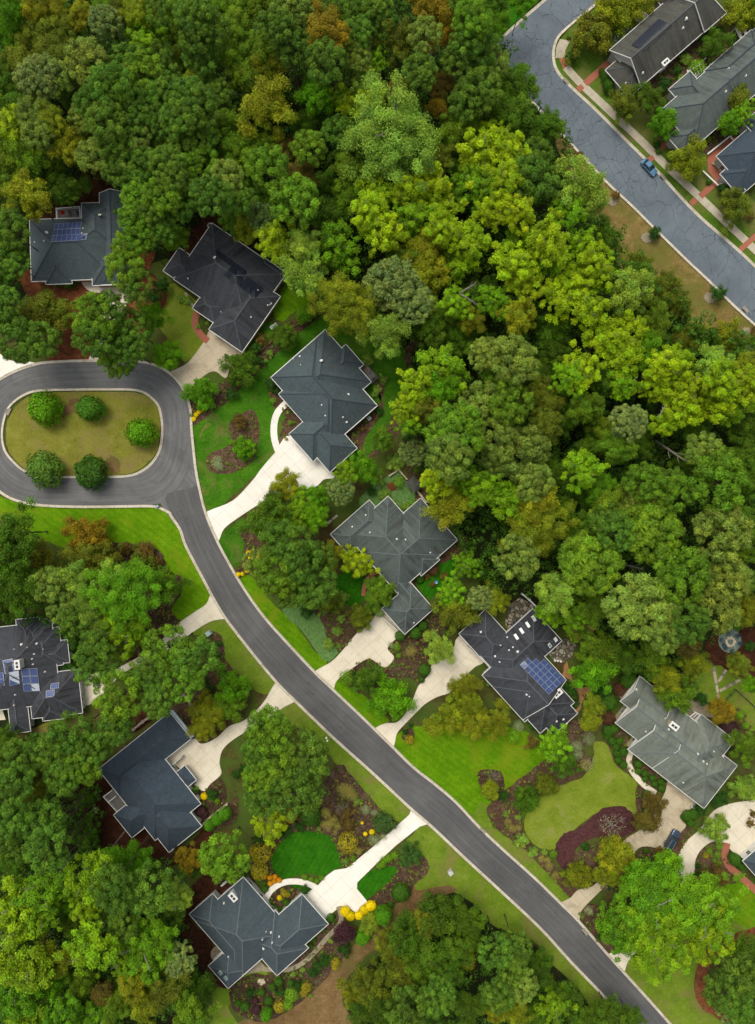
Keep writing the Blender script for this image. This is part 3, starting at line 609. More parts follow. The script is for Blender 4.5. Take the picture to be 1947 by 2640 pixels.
P('mulch_bed', 'brown mulch bed with a bare shrub in the broad lawn', 'B4', [(1480, 30), (1560, 10), (1640, 30), (1652, 130), (1610, 210), (1540, 200), (1490, 100)], M['mulch'], 'bed')
P('mulch_bed', 'long mulch bed between lime lawn and pale lawn', 'C4', [(-110, 270), (-60, 210), (100, 80), (280, -60), (420, -200), (500, -160), (560, -30), (430, 90), (260, 160), (140, 280), (130, 400), (190, 500), (300, 600), (380, 680), (490, 800), (440, 850), (200, 590), (60, 480), (-60, 380)], M['redmulch'], 'bed')
P('garden_bed', 'dense purple red hedge mass curving round the bare tree', 'C4', [(345, 520), (400, 430), (500, 390), (600, 300), (700, 250), (800, 260), (860, 320), (860, 400), (790, 450), (640, 450), (560, 470), (480, 520), (470, 590), (430, 650), (370, 640)], M['loro'], 'bed')
P('mulch_bed', 'red mulch beneath the olive tree by the driveway', 'C4', [(480, 560), (600, 500), (780, 480), (860, 520), (800, 700), (640, 800), (520, 700)], M['redmulch'], 'bed')
P('mulch_bed', 'mulch bed between two driveways beside the parked navy car', 'C4', [(1195, 385), (1250, 400), (1200, 470), (1140, 580), (1040, 580), (900, 580), (890, 540), (930, 515), (1050, 530), (1110, 500)], M['redmulch'], 'bed')
P('mulch_bed', 'narrow mulch bed beside the sage house walk', 'C4', [(880, 120), (930, 140), (940, 190), (900, 300), (870, 250)], M['redmulch'], 'bed')
P('mulch_bed', 'mulch bed with round boxwoods before the sage house', 'C3', [(640, 1390), (740, 1380), (830, 1500), (800, 1560), (960, 1677), (1090, 1740), (1060, 1820), (940, 1790), (870, 1700), (760, 1677), (700, 1560), (660, 1460)], M['redmulch'], 'bed')
P('mulch_bed', 'brown ground beside the shrubs left of the sage house', 'C3', [(440, 1400), (500, 1340), (560, 1240), (690, 1200), (720, 1260), (640, 1330), (600, 1440), (520, 1560), (580, 1620), (520, 1700), (440, 1640)], M['mulch'], 'bed')
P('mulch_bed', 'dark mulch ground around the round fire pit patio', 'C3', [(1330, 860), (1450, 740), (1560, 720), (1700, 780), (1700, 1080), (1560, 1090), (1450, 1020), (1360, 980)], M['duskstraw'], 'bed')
P('mulch_bed', 'orange straw path curving between two houses', 'C3', [(420, 980), (460, 1130), (520, 1150), (590, 1140), (590, 1170), (540, 1200), (500, 1300), (470, 1320), (500, 1220), (470, 1170), (390, 1130), (400, 1020)], M['clay'], 'bed')
P('mulch_bed', 'orange straw clearing above the big round tree', 'C3', [(440, 780), (480, 740), (560, 740), (600, 780), (540, 820), (480, 840)], M['clay'], 'bed')
P('mulch_bed', 'mulch bed inside the curve of the far right driveway', 'C4', [(1250, 690), (1260, 600), (1310, 530), (1380, 490), (1450, 500), (1440, 580), (1500, 660), (1560, 720), (1490, 760), (1380, 700)], M['redmulch'], 'bed')
P('mulch_bed', 'mulch island at the right edge of the far driveway', 'C4', [(1605, 330), (1640, 250), (1720, 220), (1720, 420), (1640, 390)], M['redmulch'], 'bed')
P('mulch_bed', 'brown bed strip by the street below the huge bright tree', 'C4', [(490, 960), (540, 900), (620, 900), (650, 1050), (760, 1170), (690, 1220), (600, 1110), (540, 1030)], M['redmulch'], 'bed')
P('mulch_bed', 'red mulch edge of the lower right woods', 'C4', [(1480, 1090), (1600, 1060), (1700, 1040), (1700, 1150), (1520, 1180), (1360, 1290), (1330, 1450), (1380, 1560), (1480, 1650), (1420, 1640), (1290, 1560), (1255, 1400), (1290, 1250), (1380, 1150)], M['straw'], 'bed')
P('mulch_bed', 'planting beds beside the black solar house', 'C1', [(900, 600), (1000, 480), (1110, 400), (1230, 260), (1320, 180), (1480, 250), (1450, 360), (1300, 440), (1180, 520), (1080, 620), (1020, 700), (940, 680)], M['redmulch'], 'bed')
P('mulch_bed', 'planting bed behind the grey green roofed house', 'C1', [(1480, 260), (1620, 240), (1580, 300), (1480, 380), (1400, 420)], M['redmulch'], 'bed')
P('mulch_bed', 'planting bed between two houses at the right edge', 'C1', [(1440, 800), (1560, 640), (1700, 560), (1700, 720), (1560, 830), (1480, 890), (1340, 1000), (1290, 960)], M['mulch'], 'bed')
for lab, x, y, r in (('pinkish mulch ring in the dry grass near the woods', 720, 1325, 34), ('pinkish mulch ring in the middle of the dry grass', 945, 1560, 42)):
    P('mulch_ring', lab, 'C1', [(x + r * math.cos(a), y + r * .8 * math.sin(a)) for a in np.linspace(0, 2 * PI, 10)[:-1]], M['gravel'], 'bed', jag=.2)
for lab, x, y, r in (('pinkish mulch ring under the brown shrub by the kerb', 1355, 275, 40), ('pinkish mulch ring at the lower end of the dry grass', 1595, 502, 36)):
    P('mulch_ring', lab, 'C2', [(x + r * math.cos(a), y + r * .9 * math.sin(a)) for a in np.linspace(0, 2 * PI, 10)[:-1]], M['gravel'], 'bed', jag=.2)

# ---- drives and paths
P('driveway', 'white concrete driveway at the left edge above the loop', 'A2', [(-120, 560), (60, 680), (180, 690), (250, 716), (110, 762), (10, 810), (-120, 700)], M['conc_new'], 'hard')
P('driveway', 'pale driveway of the solar roofed house under pines', 'A2', [(680, 170), (850, 165), (900, 210), (790, 380), (700, 560), (630, 697), (580, 697), (610, 600), (650, 430), (700, 300), (675, 240)], M['conc'], 'hard')
ribbon('path', 'curved pale front walk of the solar roofed house', 'A2', [(540, 95), (560, 165), (610, 212), (690, 215)], 52, M['conc'], 'hard')
P('driveway', 'weathered tan driveway of the charcoal house', 'A2', [(1105, 770), (1230, 700), (1340, 560), (1390, 490), (1570, 600), (1590, 640), (1525, 680), (1510, 720), (1482, 800), (1420, 760), (1370, 765), (1270, 840), (1218, 915), (1160, 815)], M['conc_old'], 'hard', ang=.62)
ribbon('path', 'red brick walk to the charcoal house door', 'A2', [(1300, 360), (1277, 435), (1312, 510), (1365, 560)], 44, M['brick'], 'hard')
P('driveway', 'broad new white driveway of the slate house', 'B2', [(262, 1180), (535, 1425), (470, 1465), (425, 1508), (370, 1525), (240, 1545), (60, 1620), (-92, 1717), (-182, 1787), (-226, 1872), (-275, 1780), (-312, 1688), (-130, 1605), (0, 1475), (60, 1395), (150, 1290)], M['conc_new'], 'hard')
ribbon('path', 'curved white front walk of the slate house', 'B2', [(225, 965), (172, 1020), (147, 1090), (145, 1180), (165, 1260), (190, 1310)], 44, M['conc_new'], 'hard')
P('driveway', 'pale driveway with parking stub of the grey house', 'B3', [(790, 700), (870, 630), (1010, 790), (945, 830), (902, 870), (890, 900), (930, 955), (870, 1018), (790, 968), (745, 966), (640, 1035), (580, 1080), (550, 1115), (526, 1170), (470, 1110), (408, 1052), (520, 980), (590, 910), (690, 790), (760, 740)], M['conc'], 'hard')
ribbon('path', 'curved red brick edging round the shaded lawn', 'B3', [(835, 385), (775, 415), (740, 470), (728, 550)], 24, M['brick'], 'hard')
P('driveway', 'pale driveway with stained top of the skylight house', 'B3', [(1340, 830), (1410, 800), (1520, 965), (1460, 1015), (1380, 1085), (1310, 1130), (1300, 1180), (1210, 1212), (1130, 1260), (1080, 1310), (1000, 1390), (950, 1450), (924, 1535), (860, 1475), (802, 1425), (870, 1385), (960, 1370), (1040, 1260), (1090, 1140), (1155, 1070), (1180, 1000), (1250, 950), (1320, 890)], M['conc'], 'hard')
P('driveway', 'weathered driveway of the sage house with navy car', 'C4', [(1100, 70), (1270, 215), (1170, 310), (1175, 350), (1197, 382), (1110, 470), (1050, 530), (950, 512), (880, 530), (790, 640), (660, 780), (560, 880), (510, 940), (492, 1012), (430, 950), (372, 890), (440, 850), (490, 798), (590, 770), (690, 660), (790, 480), (900, 400), (1000, 270), (1060, 160)], M['conc_old'], 'hard')
ribbon('path', 'curved pale walk in front of the sage house', 'C4', [(840, -110), (825, -60), (830, -10), (870, 55), (930, 115), (1000, 165)], 36, M['conc'], 'hard')
P('driveway', 'forked pale driveway at the far right', 'C4', [(1720, 190), (1720, 420), (1560, 580), (1450, 490), (1370, 482), (1300, 530), (1260, 600), (1245, 690), (1130, 860), (1000, 1050), (830, 1250), (783, 1335), (690, 1225), (785, 1175), (900, 1010), (1060, 800), (1130, 660), (1150, 570), (1200, 480), (1290, 400), (1380, 280), (1500, 230), (1640, 210)], M['conc'], 'hard')
ribbon('path', 'red brick walk at the small corner house', 'C4', [(1468, 490), (1452, 580), (1490, 650), (1560, 715), (1700, 840)], 44, M['brick'], 'hard')
P('driveway', 'bright white driveway with turning stub of the lower slate house', 'B4', [(1050, 255), (1110, 305), (1160, 362), (1100, 382), (950, 500), (830, 610), (690, 748), (688, 790), (755, 872), (682, 945), (620, 908), (578, 902), (480, 990), (340, 830), (430, 770), (480, 712), (540, 668), (620, 655), (800, 510), (980, 350), (1030, 305)], M['conc_new'], 'hard', sm=False)
ribbon('path', 'curved white front walk of the lower slate house', 'B4', [(82, 875), (125, 800), (200, 752), (290, 742), (375, 760), (440, 795)], 38, M['conc_new'], 'hard')
ribbon('path', 'gravel path past the purple tree by the garage', 'B4', [(565, 905), (585, 980), (560, 1040), (490, 1110), (420, 1195), (340, 1270), (240, 1318), (100, 1318), (-20, 1300)], 30, M['gravel'], 'hard')
P('driveway', 'wide cream driveway court of the blue slate house', 'A3', [(1110, 1590), (1265, 1485), (1310, 1515), (1360, 1510), (1430, 1470), (1500, 1405), (1600, 1365), (1690, 1290), (1745, 1220), (1815, 1112), (1870, 1170), (1935, 1232), (1850, 1285), (1740, 1370), (1560, 1470), (1465, 1550), (1440, 1640), (1450, 1715), (1380, 1780), (1325, 1825), (1200, 1700)], M['conc'], 'hard')
P('driveway', 'pale driveway of the left house under big trees', 'A3', [(1385, 545), (1440, 610), (1500, 692), (1440, 703), (1370, 722), (1260, 790), (1160, 870), (1000, 960), (800, 1060), (690, 1180), (560, 1265), (530, 1080), (740, 1035), (1000, 890), (1150, 745), (1260, 665), (1350, 605)], M['conc'], 'hard')
ribbon('path', 'concrete pavement along the cracked street', 'C1', [(410, 440), (500, 540), (700, 730), (900, 920), (1050, 1070), (1200, 1210), (1400, 1400), (1600, 1590), (1760, 1740)], 50, M['walk'], 'hard')
P('path', 'concrete ramp pad at the bend of the cracked street', 'C1', [(372, 258), (440, 270), (408, 330), (402, 382), (342, 382), (348, 315)], M['walk'], 'hard', sm=False)
P('path', 'brick crossing piece at the end of the pavement', 'C1', [(366, 384), (402, 380), (425, 434), (392, 452)], M['brick'], 'hard', sm=False)
ribbon('path', 'red brick walk to the black solar house', 'C1', [(536, 552), (640, 460), (735, 375)], 44, M['brick'], 'hard', 2)
ribbon('path', 'short brick strip between kerb and pavement by the first house', 'C1', [(490, 592), (522, 566)], 38, M['brick'], 'hard', 2)
ribbon('path', 'brick walk to the grey green roofed house', 'C1', [(1000, 1005), (1090, 930), (1130, 970), (1190, 1030)], 34, M['brick'], 'hard', 3)
ribbon('path', 'short brick strip beside the blue car', 'C1', [(952, 1056), (985, 1030)], 34, M['brick'], 'hard', 2)
ribbon('path', 'brick walk below the porch of the right edge house', 'C1', [(1290, 1290), (1350, 1235), (1400, 1195)], 40, M['brick'], 'hard', 2)
ribbon('path', 'short brick strip between kerb and pavement by the porch', 'C1', [(1228, 1338), (1262, 1308)], 38, M['brick'], 'hard', 2)
ribbon('path', 'brick walk crossing at the right edge of the picture', 'C1', [(1545, 1645), (1600, 1595), (1700, 1510)], 36, M['brick'], 'hard', 3)
P('patio', 'red brick porch floor of the right edge house', 'C1', [(1335, 1010), (1490, 900), (1560, 900), (1560, 1250), (1410, 1215), (1340, 1120)], M['brick'], 'hard', sm=False)
P('patio', 'round bluestone patio around the fire pit', 'C3', [(1484 + 76 * math.cos(a), 842 + 80 * math.sin(a)) for a in np.linspace(0, 2 * PI, 25)[:-1]], M['slatestone'], 'hard', sm=False)
P('patio', 'stone patio with grill behind the skylight house', 'C3', [(30, 780), (10, 720), (50, 600), (110, 560), (200, 610), (200, 640), (130, 720), (45, 790)], M['flag'], 'hard', sm=False)
P('patio', 'rough stone patio with stools right of the skylight house', 'C3', [(300, 930), (330, 880), (400, 820), (480, 870), (450, 950), (380, 990), (320, 960)], M['flag'], 'hard', sm=False)
P('patio', 'stone and brick patio behind the sage house', 'C3', [(1180, 1300), (1240, 1230), (1330, 1260), (1380, 1340), (1300, 1340), (1230, 1370)], M['gravel'], 'hard')
P('patio', 'round stone seat area at the bottom corner of the lower slate house', 'A4', [(1390, 1250), (1385, 1200), (1420, 1165), (1460, 1180), (1480, 1230), (1440, 1270)], M['gravel'], 'hard')
P('patio', 'tan stone terrace at the left edge behind the dark house', 'A3', [(-90, 1160), (10, 1160), (20, 1300), (40, 1360), (-90, 1370)], M['conc'], 'hard', sm=False)
P('patio', 'slate slab strip beside the cream driveway court', 'A4', [(1180, 45), (1215, 20), (1290, 95), (1250, 125)], M['slatestone'], 'hard', sm=False)
P('patio', 'gravel terrace in the corner of the lower slate house', 'B4', [(-50, 1350), (40, 1250), (110, 1320), (0, 1340)], M['gravel'], 'hard', sm=False)
P('patio', 'brick and slate terrace beside the black solar house', 'C1', [(715, 230), (830, 175), (880, 210), (770, 300), (725, 270)], M['slatestone'], 'hard', sm=False)
# ================================================================== houses
class House:
    def __init__(s, name, label, t, ang, roof, wall, cap, trim=None):
        s.t, s.c, s.s = t, math.cos(math.radians(ang)), math.sin(math.radians(ang))
        s.roof, s.wall, s.cap, s.trim = roof, wall, cap, trim or M['trim']; s.name, s.label = name, label; s.bl = []
    def uv(s, p):   # picture point -> along / across the house
        return p[0] * s.c - p[1] * s.s, p[0] * s.s + p[1] * s.c
    def xy(s, u, v): return u * s.c + v * s.s, -u * s.s + v * s.c
    def add(s, p, q, eave=3.1, pitch=.62, ends='hh', ridge=None, wallm=None, shift=0):
        """rectangular roof block from two opposite eave corners in tile points"""
        (u0, v0), (u1, v1) = s.uv(p), s.uv(q)
        return s.addr(min(u0, u1), max(u0, u1), min(v0, v1), max(v0, v1), eave, pitch, ends, ridge, wallm)
    def addr(s, u0, u1, v0, v1, eave=3.1, pitch=.62, ends='hh', ridge=None, wallm=None):
        i = len(s.bl); eave += .021 * i; pitch += .004 * (i % 5)
        c = [W(s.t, *s.xy(u, v), eave) for u, v in ((u0, v0), (u1, v0), (u1, v1), (u0, v1))]
        e1, e2 = c[1] - c[0], c[3] - c[0]; L, D = e1.length, e2.length
        if ridge == 'v' or (ridge is None and D > L):
            c = [c[1], c[2], c[3], c[0]]; e1, e2 = c[1] - c[0], c[3] - c[0]; L, D = D, L
        b = dict(o=c[0], e1=e1.normalized(), e2=e2.normalized(), L=L, D=D, eave=eave, pitch=pitch, ends=ends, wallm=wallm)
        s.bl.append(b); return s
    def height(s, x, y):
        best = 0
        for b in s.bl:
            d = Vector((x, y, 0)) - Vector((b['o'].x, b['o'].y, 0)); a, w = d.dot(b['e1']), d.dot(b['e2'])
            if -.05 <= a <= b['L'] + .05 and -.05 <= w <= b['D'] + .05:
                m = min(w, b['D'] - w)
                if b['ends'][0] == 'h': m = min(m, a)
                if b['ends'][1] == 'h': m = min(m, b['L'] - a)
                best = max(best, b['eave'] + b['pitch'] * max(m, 0))
        return best
    def on(s, x, y, lift=0.0):
        z = 4.5
        for _ in range(6):
            p = W(s.t, x, y, z); h = s.height(p.x, p.y); z = h if h else z
        p.z = z + lift; return p
    def inside(s, p, skip, pad=.45):
        for b in s.bl:
            if b is skip: continue
            d = p - b['o']; a, w = d.dot(b['e1']), d.dot(b['e2'])
            if pad <= a <= b['L'] - pad and pad <= w <= b['D'] - pad: return True
        return False
    def build(s, windows=True):
        cen = sum((b['o'] + b['e1'] * b['L'] / 2 + b['e2'] * b['D'] / 2 for b in s.bl), Vector()) / len(s.bl); cen.z = 0
        s.root = empty(s.name, cen, s.label, 'house')
        roof, wall, trim = MB(), MB(), MB(); wins = []
        for i, b in enumerate(s.bl):
            o, e1, e2, L, D, E, k = (b[q] for q in ('o', 'e1', 'e2', 'L', 'D', 'eave', 'pitch'))
            Z = Vector((0, 0, 1)); P = lambda a, w, z=0.0: o + e1 * a + e2 * w + Z * z
            h = D / 2 * k; g0, g1 = b['ends'][0] == 'g', b['ends'][1] == 'g'
            ra = 0 if g0 else min(D / 2, L / 2); rb = L if g1 else L - min(D / 2, L / 2)
            A, B_, C_, D_ = P(0, 0), P(L, 0), P(L, D), P(0, D); R0, R1 = P(ra, D / 2, h), P(rb, D / 2, h)
            sl = math.hypot(D / 2, h)
            roof.face([A, B_, R1, R0], 0, [(0, 0), (L, 0), (rb, sl), (ra, sl)])
            roof.face([C_, D_, R0, R1], 0, [(L + 40, 0), (40, 0), (ra + 40, sl), (rb + 40, sl)])
            if not g0: roof.face([D_, A, R0], 0, [(0 + 90, 0), (D + 90, 0), (D / 2 + 90, sl)])
            if not g1: roof.face([B_, C_, R1], 0, [(0 + 130, 0), (D + 130, 0), (D / 2 + 130, sl)])
            roof.face([P(0, 0, -.17), P(0, D, -.17), P(L, D, -.17), P(L, 0, -.17)], 2)       # soffit
            up = Vector((0, 0, .03))
            if rb - ra > .3: roof.bar(R0 + up, R1 + up, .26, .05, 1)
            for q, r, ok in ((A, R0, not g0), (D_, R0, not g0), (B_, R1, not g1), (C_, R1, not g1)):
                if ok: roof.bar(q + up, r + up, .2, .045, 1)
            # gutter and fascia, standing just outside the roof edge
            t = .115
            def rail(a, c, side):
                trim.hexa([a - Z * .2, c - Z * .2, c - Z * .2 + side * t, a - Z * .2 + side * t], [a + Z * .035, c + Z * .035, c + Z * .035 + side * t, a + Z * .035 + side * t])
            rail(P(-t, -.004), P(L + t, -.004), -e2); rail(P(-t, D + .004), P(L + t, D + .004), e2)
            for gb, aa, sd in ((g0, -.004, -e1), (g1, L + .004, e1)):
                if not gb: rail(P(aa, 0), P(aa, D), sd)
                else:
                    for w0 in (0, D):
                        q0, q1 = P(aa, w0), P(aa, D / 2, h)
                        trim.hexa([q0 - Z * .25, q1 - Z * .25, q1 - Z * .25 + sd * t, q0 - Z * .25 + sd * t], [q0 + Z * .05, q1 + Z * .05, q1 + Z * .05 + sd * t, q0 + Z * .05 + sd * t])
            n = .45 + .012 * i; zt = -.15
            c4 = [P(n, n), P(L - n, n), P(L - n, D - n), P(n, D - n)]
            gx = [c.copy() for c in c4]
            for q in range(4):
                a, c = c4[q], c4[(q + 1) % 4]; wall.face([Vector((a.x, a.y, -.1)), Vector((c.x, c.y, -.1)), c + Z * zt, a + Z * zt], 0)
            for gb, aa in ((g0, n), (g1, L - n)):
                if gb: wall.face([P(aa, n, zt), P(aa, D - n, zt), P(aa, D / 2, (D / 2 - n) * k + zt + .1)], 1)
            for q, nrm in ((0, -e2), (1, e1), (2, e2), (3, -e1)):
                a, c = c4[q], c4[(q + 1) % 4]; ln = (c - a).length; m = int(ln // 3.6)
                for j in range(m):
                    f = (j + .5) / m; p = a + (c - a) * f
                    if not s.inside(p + nrm * .3, b, .3): wins.append((p, (c - a).normalized(), nrm))
        s.roof_o = roof.build('roof', [s.roof, s.cap, M['siding']], s.root, recalc=True)
        wall.build('wall', [s.wall, M['trim']], s.root, recalc=False)
        trim.build('gutter', s.trim, s.roof_o, origin=cen) if False else None
        g = trim.build('gutter', s.trim, None, origin=cen); g.parent = s.roof_o; g.location = (0, 0, 0)
        if windows:
            for p, d, nrm in wins[:16]:
                s.window(Vector((p.x, p.y, 1.0)), d, nrm)
        return s
    def window(s, p, d, nrm, w=1.1, h=1.35):
        f = MB(); Z = Vector((0, 0, 1)); t = .09
        def slab(x0, x1, z0, z1, mb, y0, y1):
            q = [p + d * x0 + Z * z0, p + d * x1 + Z * z0, p + d * x1 + Z * z1, p + d * x0 + Z * z1]
            mb.hexa([a + nrm * y0 for a in q], [a + nrm * y1 for a in q])
        slab(-w / 2, w / 2, 0, t, f, .003, .07); slab(-w / 2, w / 2, h - t, h, f, .003, .07)
        slab(-w / 2, -w / 2 + t, t, h - t, f, .003, .07); slab(w / 2 - t, w / 2, t, h - t, f, .003, .07); slab(-w / 2 + t, w / 2 - t, h / 2 - .03, h / 2 + .03, f, .004, .05)
        fo = f.build('window', M['trim'], None, origin=p); fo.parent = s.root; fo.location = p - s.root.location
        g = MB(); slab(-w / 2 + t * .8, w / 2 - t * .8, t * .8, h - t * .8, g, .002, .03)
        go = g.build('pane', M['glass'], None, origin=p); go.parent = fo; go.location = (0, 0, 0)
    def part(s, name, mb, mat, lab=None, sub=None):
        o = mb.build(name, mat, None, origin=s.root.location)
        if sub: o.parent = sub; o.location = (0, 0, 0)
        else: o.parent = s.root; o.location = (0, 0, 0)
        if lab: o['label'] = lab
        return o
    def vents(s, *pts):
        """small white plumbing vents: short pipe with a flashing plate"""
        for i, q in enumerate(pts):
            p = s.on(q[0], q[1]); r = (q[2] if len(q) > 2 else .16) * .78
            mb = MB(); mb.box(p - Vector((0, 0, .1)), r * 2.6, r * 2.6, .16, .3, 0); mb.lathe(p, [(r, 0), (r, .32), (r * .6, .34)], 10)
            s.part('roof_vent', mb, M['trim'])
    def dish(s, x, y, rz=.5):
        p = s.on(x, y); mb = MB(); mb.tube([p - Vector((0, 0, .1)), p + Vector((0, 0, .5))], [.04, .04], 6)
        c = p + Vector((0, 0, .55)); n = Vector((math.cos(rz), math.sin(rz), 1.3)).normalized(); a = n.orthogonal().normalized(); b = n.cross(a)
        for r0, r1, z0, z1 in ((0.01, .2, 0, .03), (.2, .38, .03, .11)):
            for k in range(14):
                t0, t1 = 2 * PI * k / 14, 2 * PI * (k + 1) / 14
                f = lambda r, t, z: c + (a * math.cos(t) + b * math.sin(t)) * r + n * z
                mb.face([f(r0, t0, z0), f(r0, t1, z0), f(r1, t1, z1), f(r1, t0, z1)])
        mb.tube([c, c + n * .45 + a * .1], [.02, .02], 5); s.part('satellite_dish', mb, M['trim'])
    def chimney(s, x, y, w=1.0, d=1.5, rise=1.2, mat=None, cap=True, ang=None, flues=2):
        p = s.on(x, y); a = s.bl[0]['e1']; rz = math.atan2(a.y, a.x) if ang is None else ang
        top = p.z + rise; mb = MB(); mb.box((p.x, p.y, p.z - 2.0), d, w, rise + 2.0, rz)
        o = s.part('chimney', mb, mat or M['trim'])
        cm = MB(); cm.box((p.x, p.y, top + .004), d + .24, w + .24, .12, rz); s.part('chimney_cap', cm, M['trim'], None, o)
        fl = MB()
        for i in range(flues):
            off = (i - (flues - 1) / 2) * d * .42
            fl.box((p.x + a.x * off, p.y + a.y * off, top + .126), d * .28, w * .42, .16, rz)
        s.part('flue', fl, M['black'], None, o)
    def quad(s, name, pts, mat, lift=.1, thick=.08, frame=None, lab=None, inner=None):
        """flat fitting lying on a roof slope, from four picture corners"""
        q = [s.on(x, y, lift) for x, y in pts]; n = (q[1] - q[0]).cross(q[3] - q[0]).normalized()
        if n.z < 0: n = -n
        mb = MB(); mb.hexa([p - n * thick for p in q], q); 
        o = s.part(name, mb, frame or mat, lab)
        if inner:
            c = sum(q, Vector()) / 4; m2 = MB(); k = inner
            qq = [c + (p - c) * k for p in q]; m2.hexa([p - n * .01 for p in qq], [p + n * .012 for p in qq])
            m2.uv = {1: [(0, 0), (1, 0), (1, 1), (0, 1)]}
            s.part('pane' if 'light' in name else 'cell_sheet', m2, mat, None, o)
        return o
    def array(s, p0, p1, p2, nx, ny, mat, skip=(), gap=.03):
        """solar panels in a grid: p0 corner, p1 along the row, p2 along the column"""
        P0, A, B = Vector(p0), (Vector(p1) - Vector(p0)) / nx, (Vector(p2) - Vector(p0)) / ny
        for i in range(nx):
            for j in range(ny):
                if (i, j) in skip: continue
                q = [s.on(*(P0 + A * (i + u) + B * (j + v)), .2) for u, v in ((gap, gap), (1 - gap, gap), (1 - gap, 1 - gap), (gap, 1 - gap))]
                n = (q[1] - q[0]).cross(q[3] - q[0]).normalized()
                if n.z < 0: n = -n
                mb = MB(); mb.hexa([p - n * .06 for p in q], q)
                o = s.part('solar_panel', mb, M['panel_frame'] if mat is M['panel'] else M['black'])
                c = sum(q, Vector()) / 4; m2 = MB(); qq = [c + (p - c) * .95 for p in q]
                m2.hexa([p - n * .005 for p in qq], [p + n * .006 for p in qq]); m2.uv = {1: [(0, 0), (1, 0), (1, 1), (0, 1)]}
                so = s.part('cell_sheet', m2, mat, None, o)

def garage(h, x, y, dx, dy, w=2.6, mat=None, z=2.3):
    """garage door on a wall, seen from its driveway: centre (tile points at the ground), facing direction in the picture"""
    p = W(h.t, x, y, 0); n = Vector((dx, -dy, 0)).normalized(); d = Vector((-n.y, n.x, 0)); mb = MB()
    q = [p - d * w / 2, p + d * w / 2, p + d * w / 2 + Vector((0, 0, z)), p - d * w / 2 + Vector((0, 0, z))]
    mb.hexa([a - n * .05 for a in q], [a + n * .06 for a in q])
    h.part('garage_door', mb, mat or M['trim'])

# --- H1 slate roof with blue solar panels, upper left
h = House('brick_house', 'house with slate blue roof and a block of bright blue solar panels at upper left', 'A1', 1.8, M['r_slate'], M['wallbrick'], M['cap_d'])
h.add((195, 1440), (760, 1826), 3.1, .6); h.add((295, 1600), (472, 1857), 3.0, .6); h.add((535, 1332), (770, 1640), 3.1, .62)
h.add((652, 1266), (842, 1860), 3.2, .6, 'gh'); h.add((600, 1640), (850, 1862), 3.15, .58)
h.build(); h.array((360, 1466), (540, 1456), (347, 1548), 6, 2, M['panel']); h.array((345, 1546), (577, 1532), (335, 1588), 7, 1, M['panel'])
h.vents((230, 1588), (292, 1580), (545, 1498), (538, 1530)); h.dish(312, 1530); h.dish(660, 1416, 1.5)
mb = MB()   # wooden back deck with white rail
dk = [W('A1', x, y, .9) for x, y in ((382, 1378), (532, 1366), (538, 1440), (384, 1440))]
mb.hexa([p - Vector((0, 0, .9)) for p in dk], dk); dko = h.part('deck', mb, M['deck'])
mb = MB()
for a, b in ((0, 1), (0, 3), (1, 2)): mb.bar(dk[a] + Vector((0, 0, 1)), dk[b] + Vector((0, 0, 1)), .16, .12); mb.bar(dk[a] + Vector((0, 0, .3)), dk[b] + Vector((0, 0, .3)), .08, .08)
for p in dk: mb.box(p, .2, .2, 1.1)
h.part('railing', mb, M['trim'], None, dko)
H1 = h
# --- H2 charcoal
h = House('charcoal_house', 'house with stained charcoal roof and black solar panels at the tan driveway', 'A2', -34.5, M['r_char'], M['tan'], M['cap_c'])
h.add((1390, -215), (1621, 482), 3.2, .62); h.add((1370, 480), (1837, 265), 3.1, .62); h.add((1070, 97), (1345, 63), 2.9, .6); h.add((1262, 342), (1480, 330), 3.0, .6)
h.add((1877, 112), (1700, 60), 3.15, .62); h.add((1375, -215), (1560, -60), 3.1, .6, 'gh')
h.build(); h.vents((1410, 15, .2), (1233, 147), (1645, 400), (1755, 322), (1778, 312), (1768, 320, .1), (1692, 225))
h.array((1420, -45), (1652, 120), (1400, -15), 6, 1, M['panel_dk']); h.array((1520, 62), (1730, 212), (1466, 128), 6, 2, M['panel_dk'])
h.dish(1412, 16, 2.2); H2 = h
# --- H3 big slate
h = House('slate_house', 'large slate grey hip roofed house at the broad white driveway, centre of the picture', 'B2', 41.3, M['r_slate'], M['siding'], M['cap_d'])
h.add((125, 795), (780, 825), 3.2, .64); h.add((175, 905), (820, 980), 3.2, .62); h.add((615, 580), (580, 842), 3.1, .6); h.add((510, 1415), (470, 1012), 3.15, .62); h.add((400, 1345), (487, 952), 3.1, .6); h.addr(-431, -32, 681, 1276, 3.12, .735)
h.build(); h.vents((313, 658, .2), (318, 712, .1), (272, 676, .1), (457, 976), (481, 1046), (632, 907, .24), (596, 1056), (620, 1088, .22)); h.dish(456, 690, 2.0)
mb = MB()
dk = [W('B2', x, y, .9) for x, y in ((705, 735), (745, 706), (828, 798), (780, 838))]
mb.hexa([p - Vector((0, 0, .9)) for p in dk], dk); dko = h.part('deck', mb, M['deck'])
mb = MB()
for a, b in ((0, 1), (1, 2), (2, 3)): mb.bar(dk[a] + Vector((0, 0, 1)), dk[b] + Vector((0, 0, 1)), .14, .12)
for p in dk: mb.box(p, .16, .16, 1.1)
h.part('railing', mb, M['black'], None, dko)
garage(h, 330, 1272, -.66, .75, 4.6); H3 = h
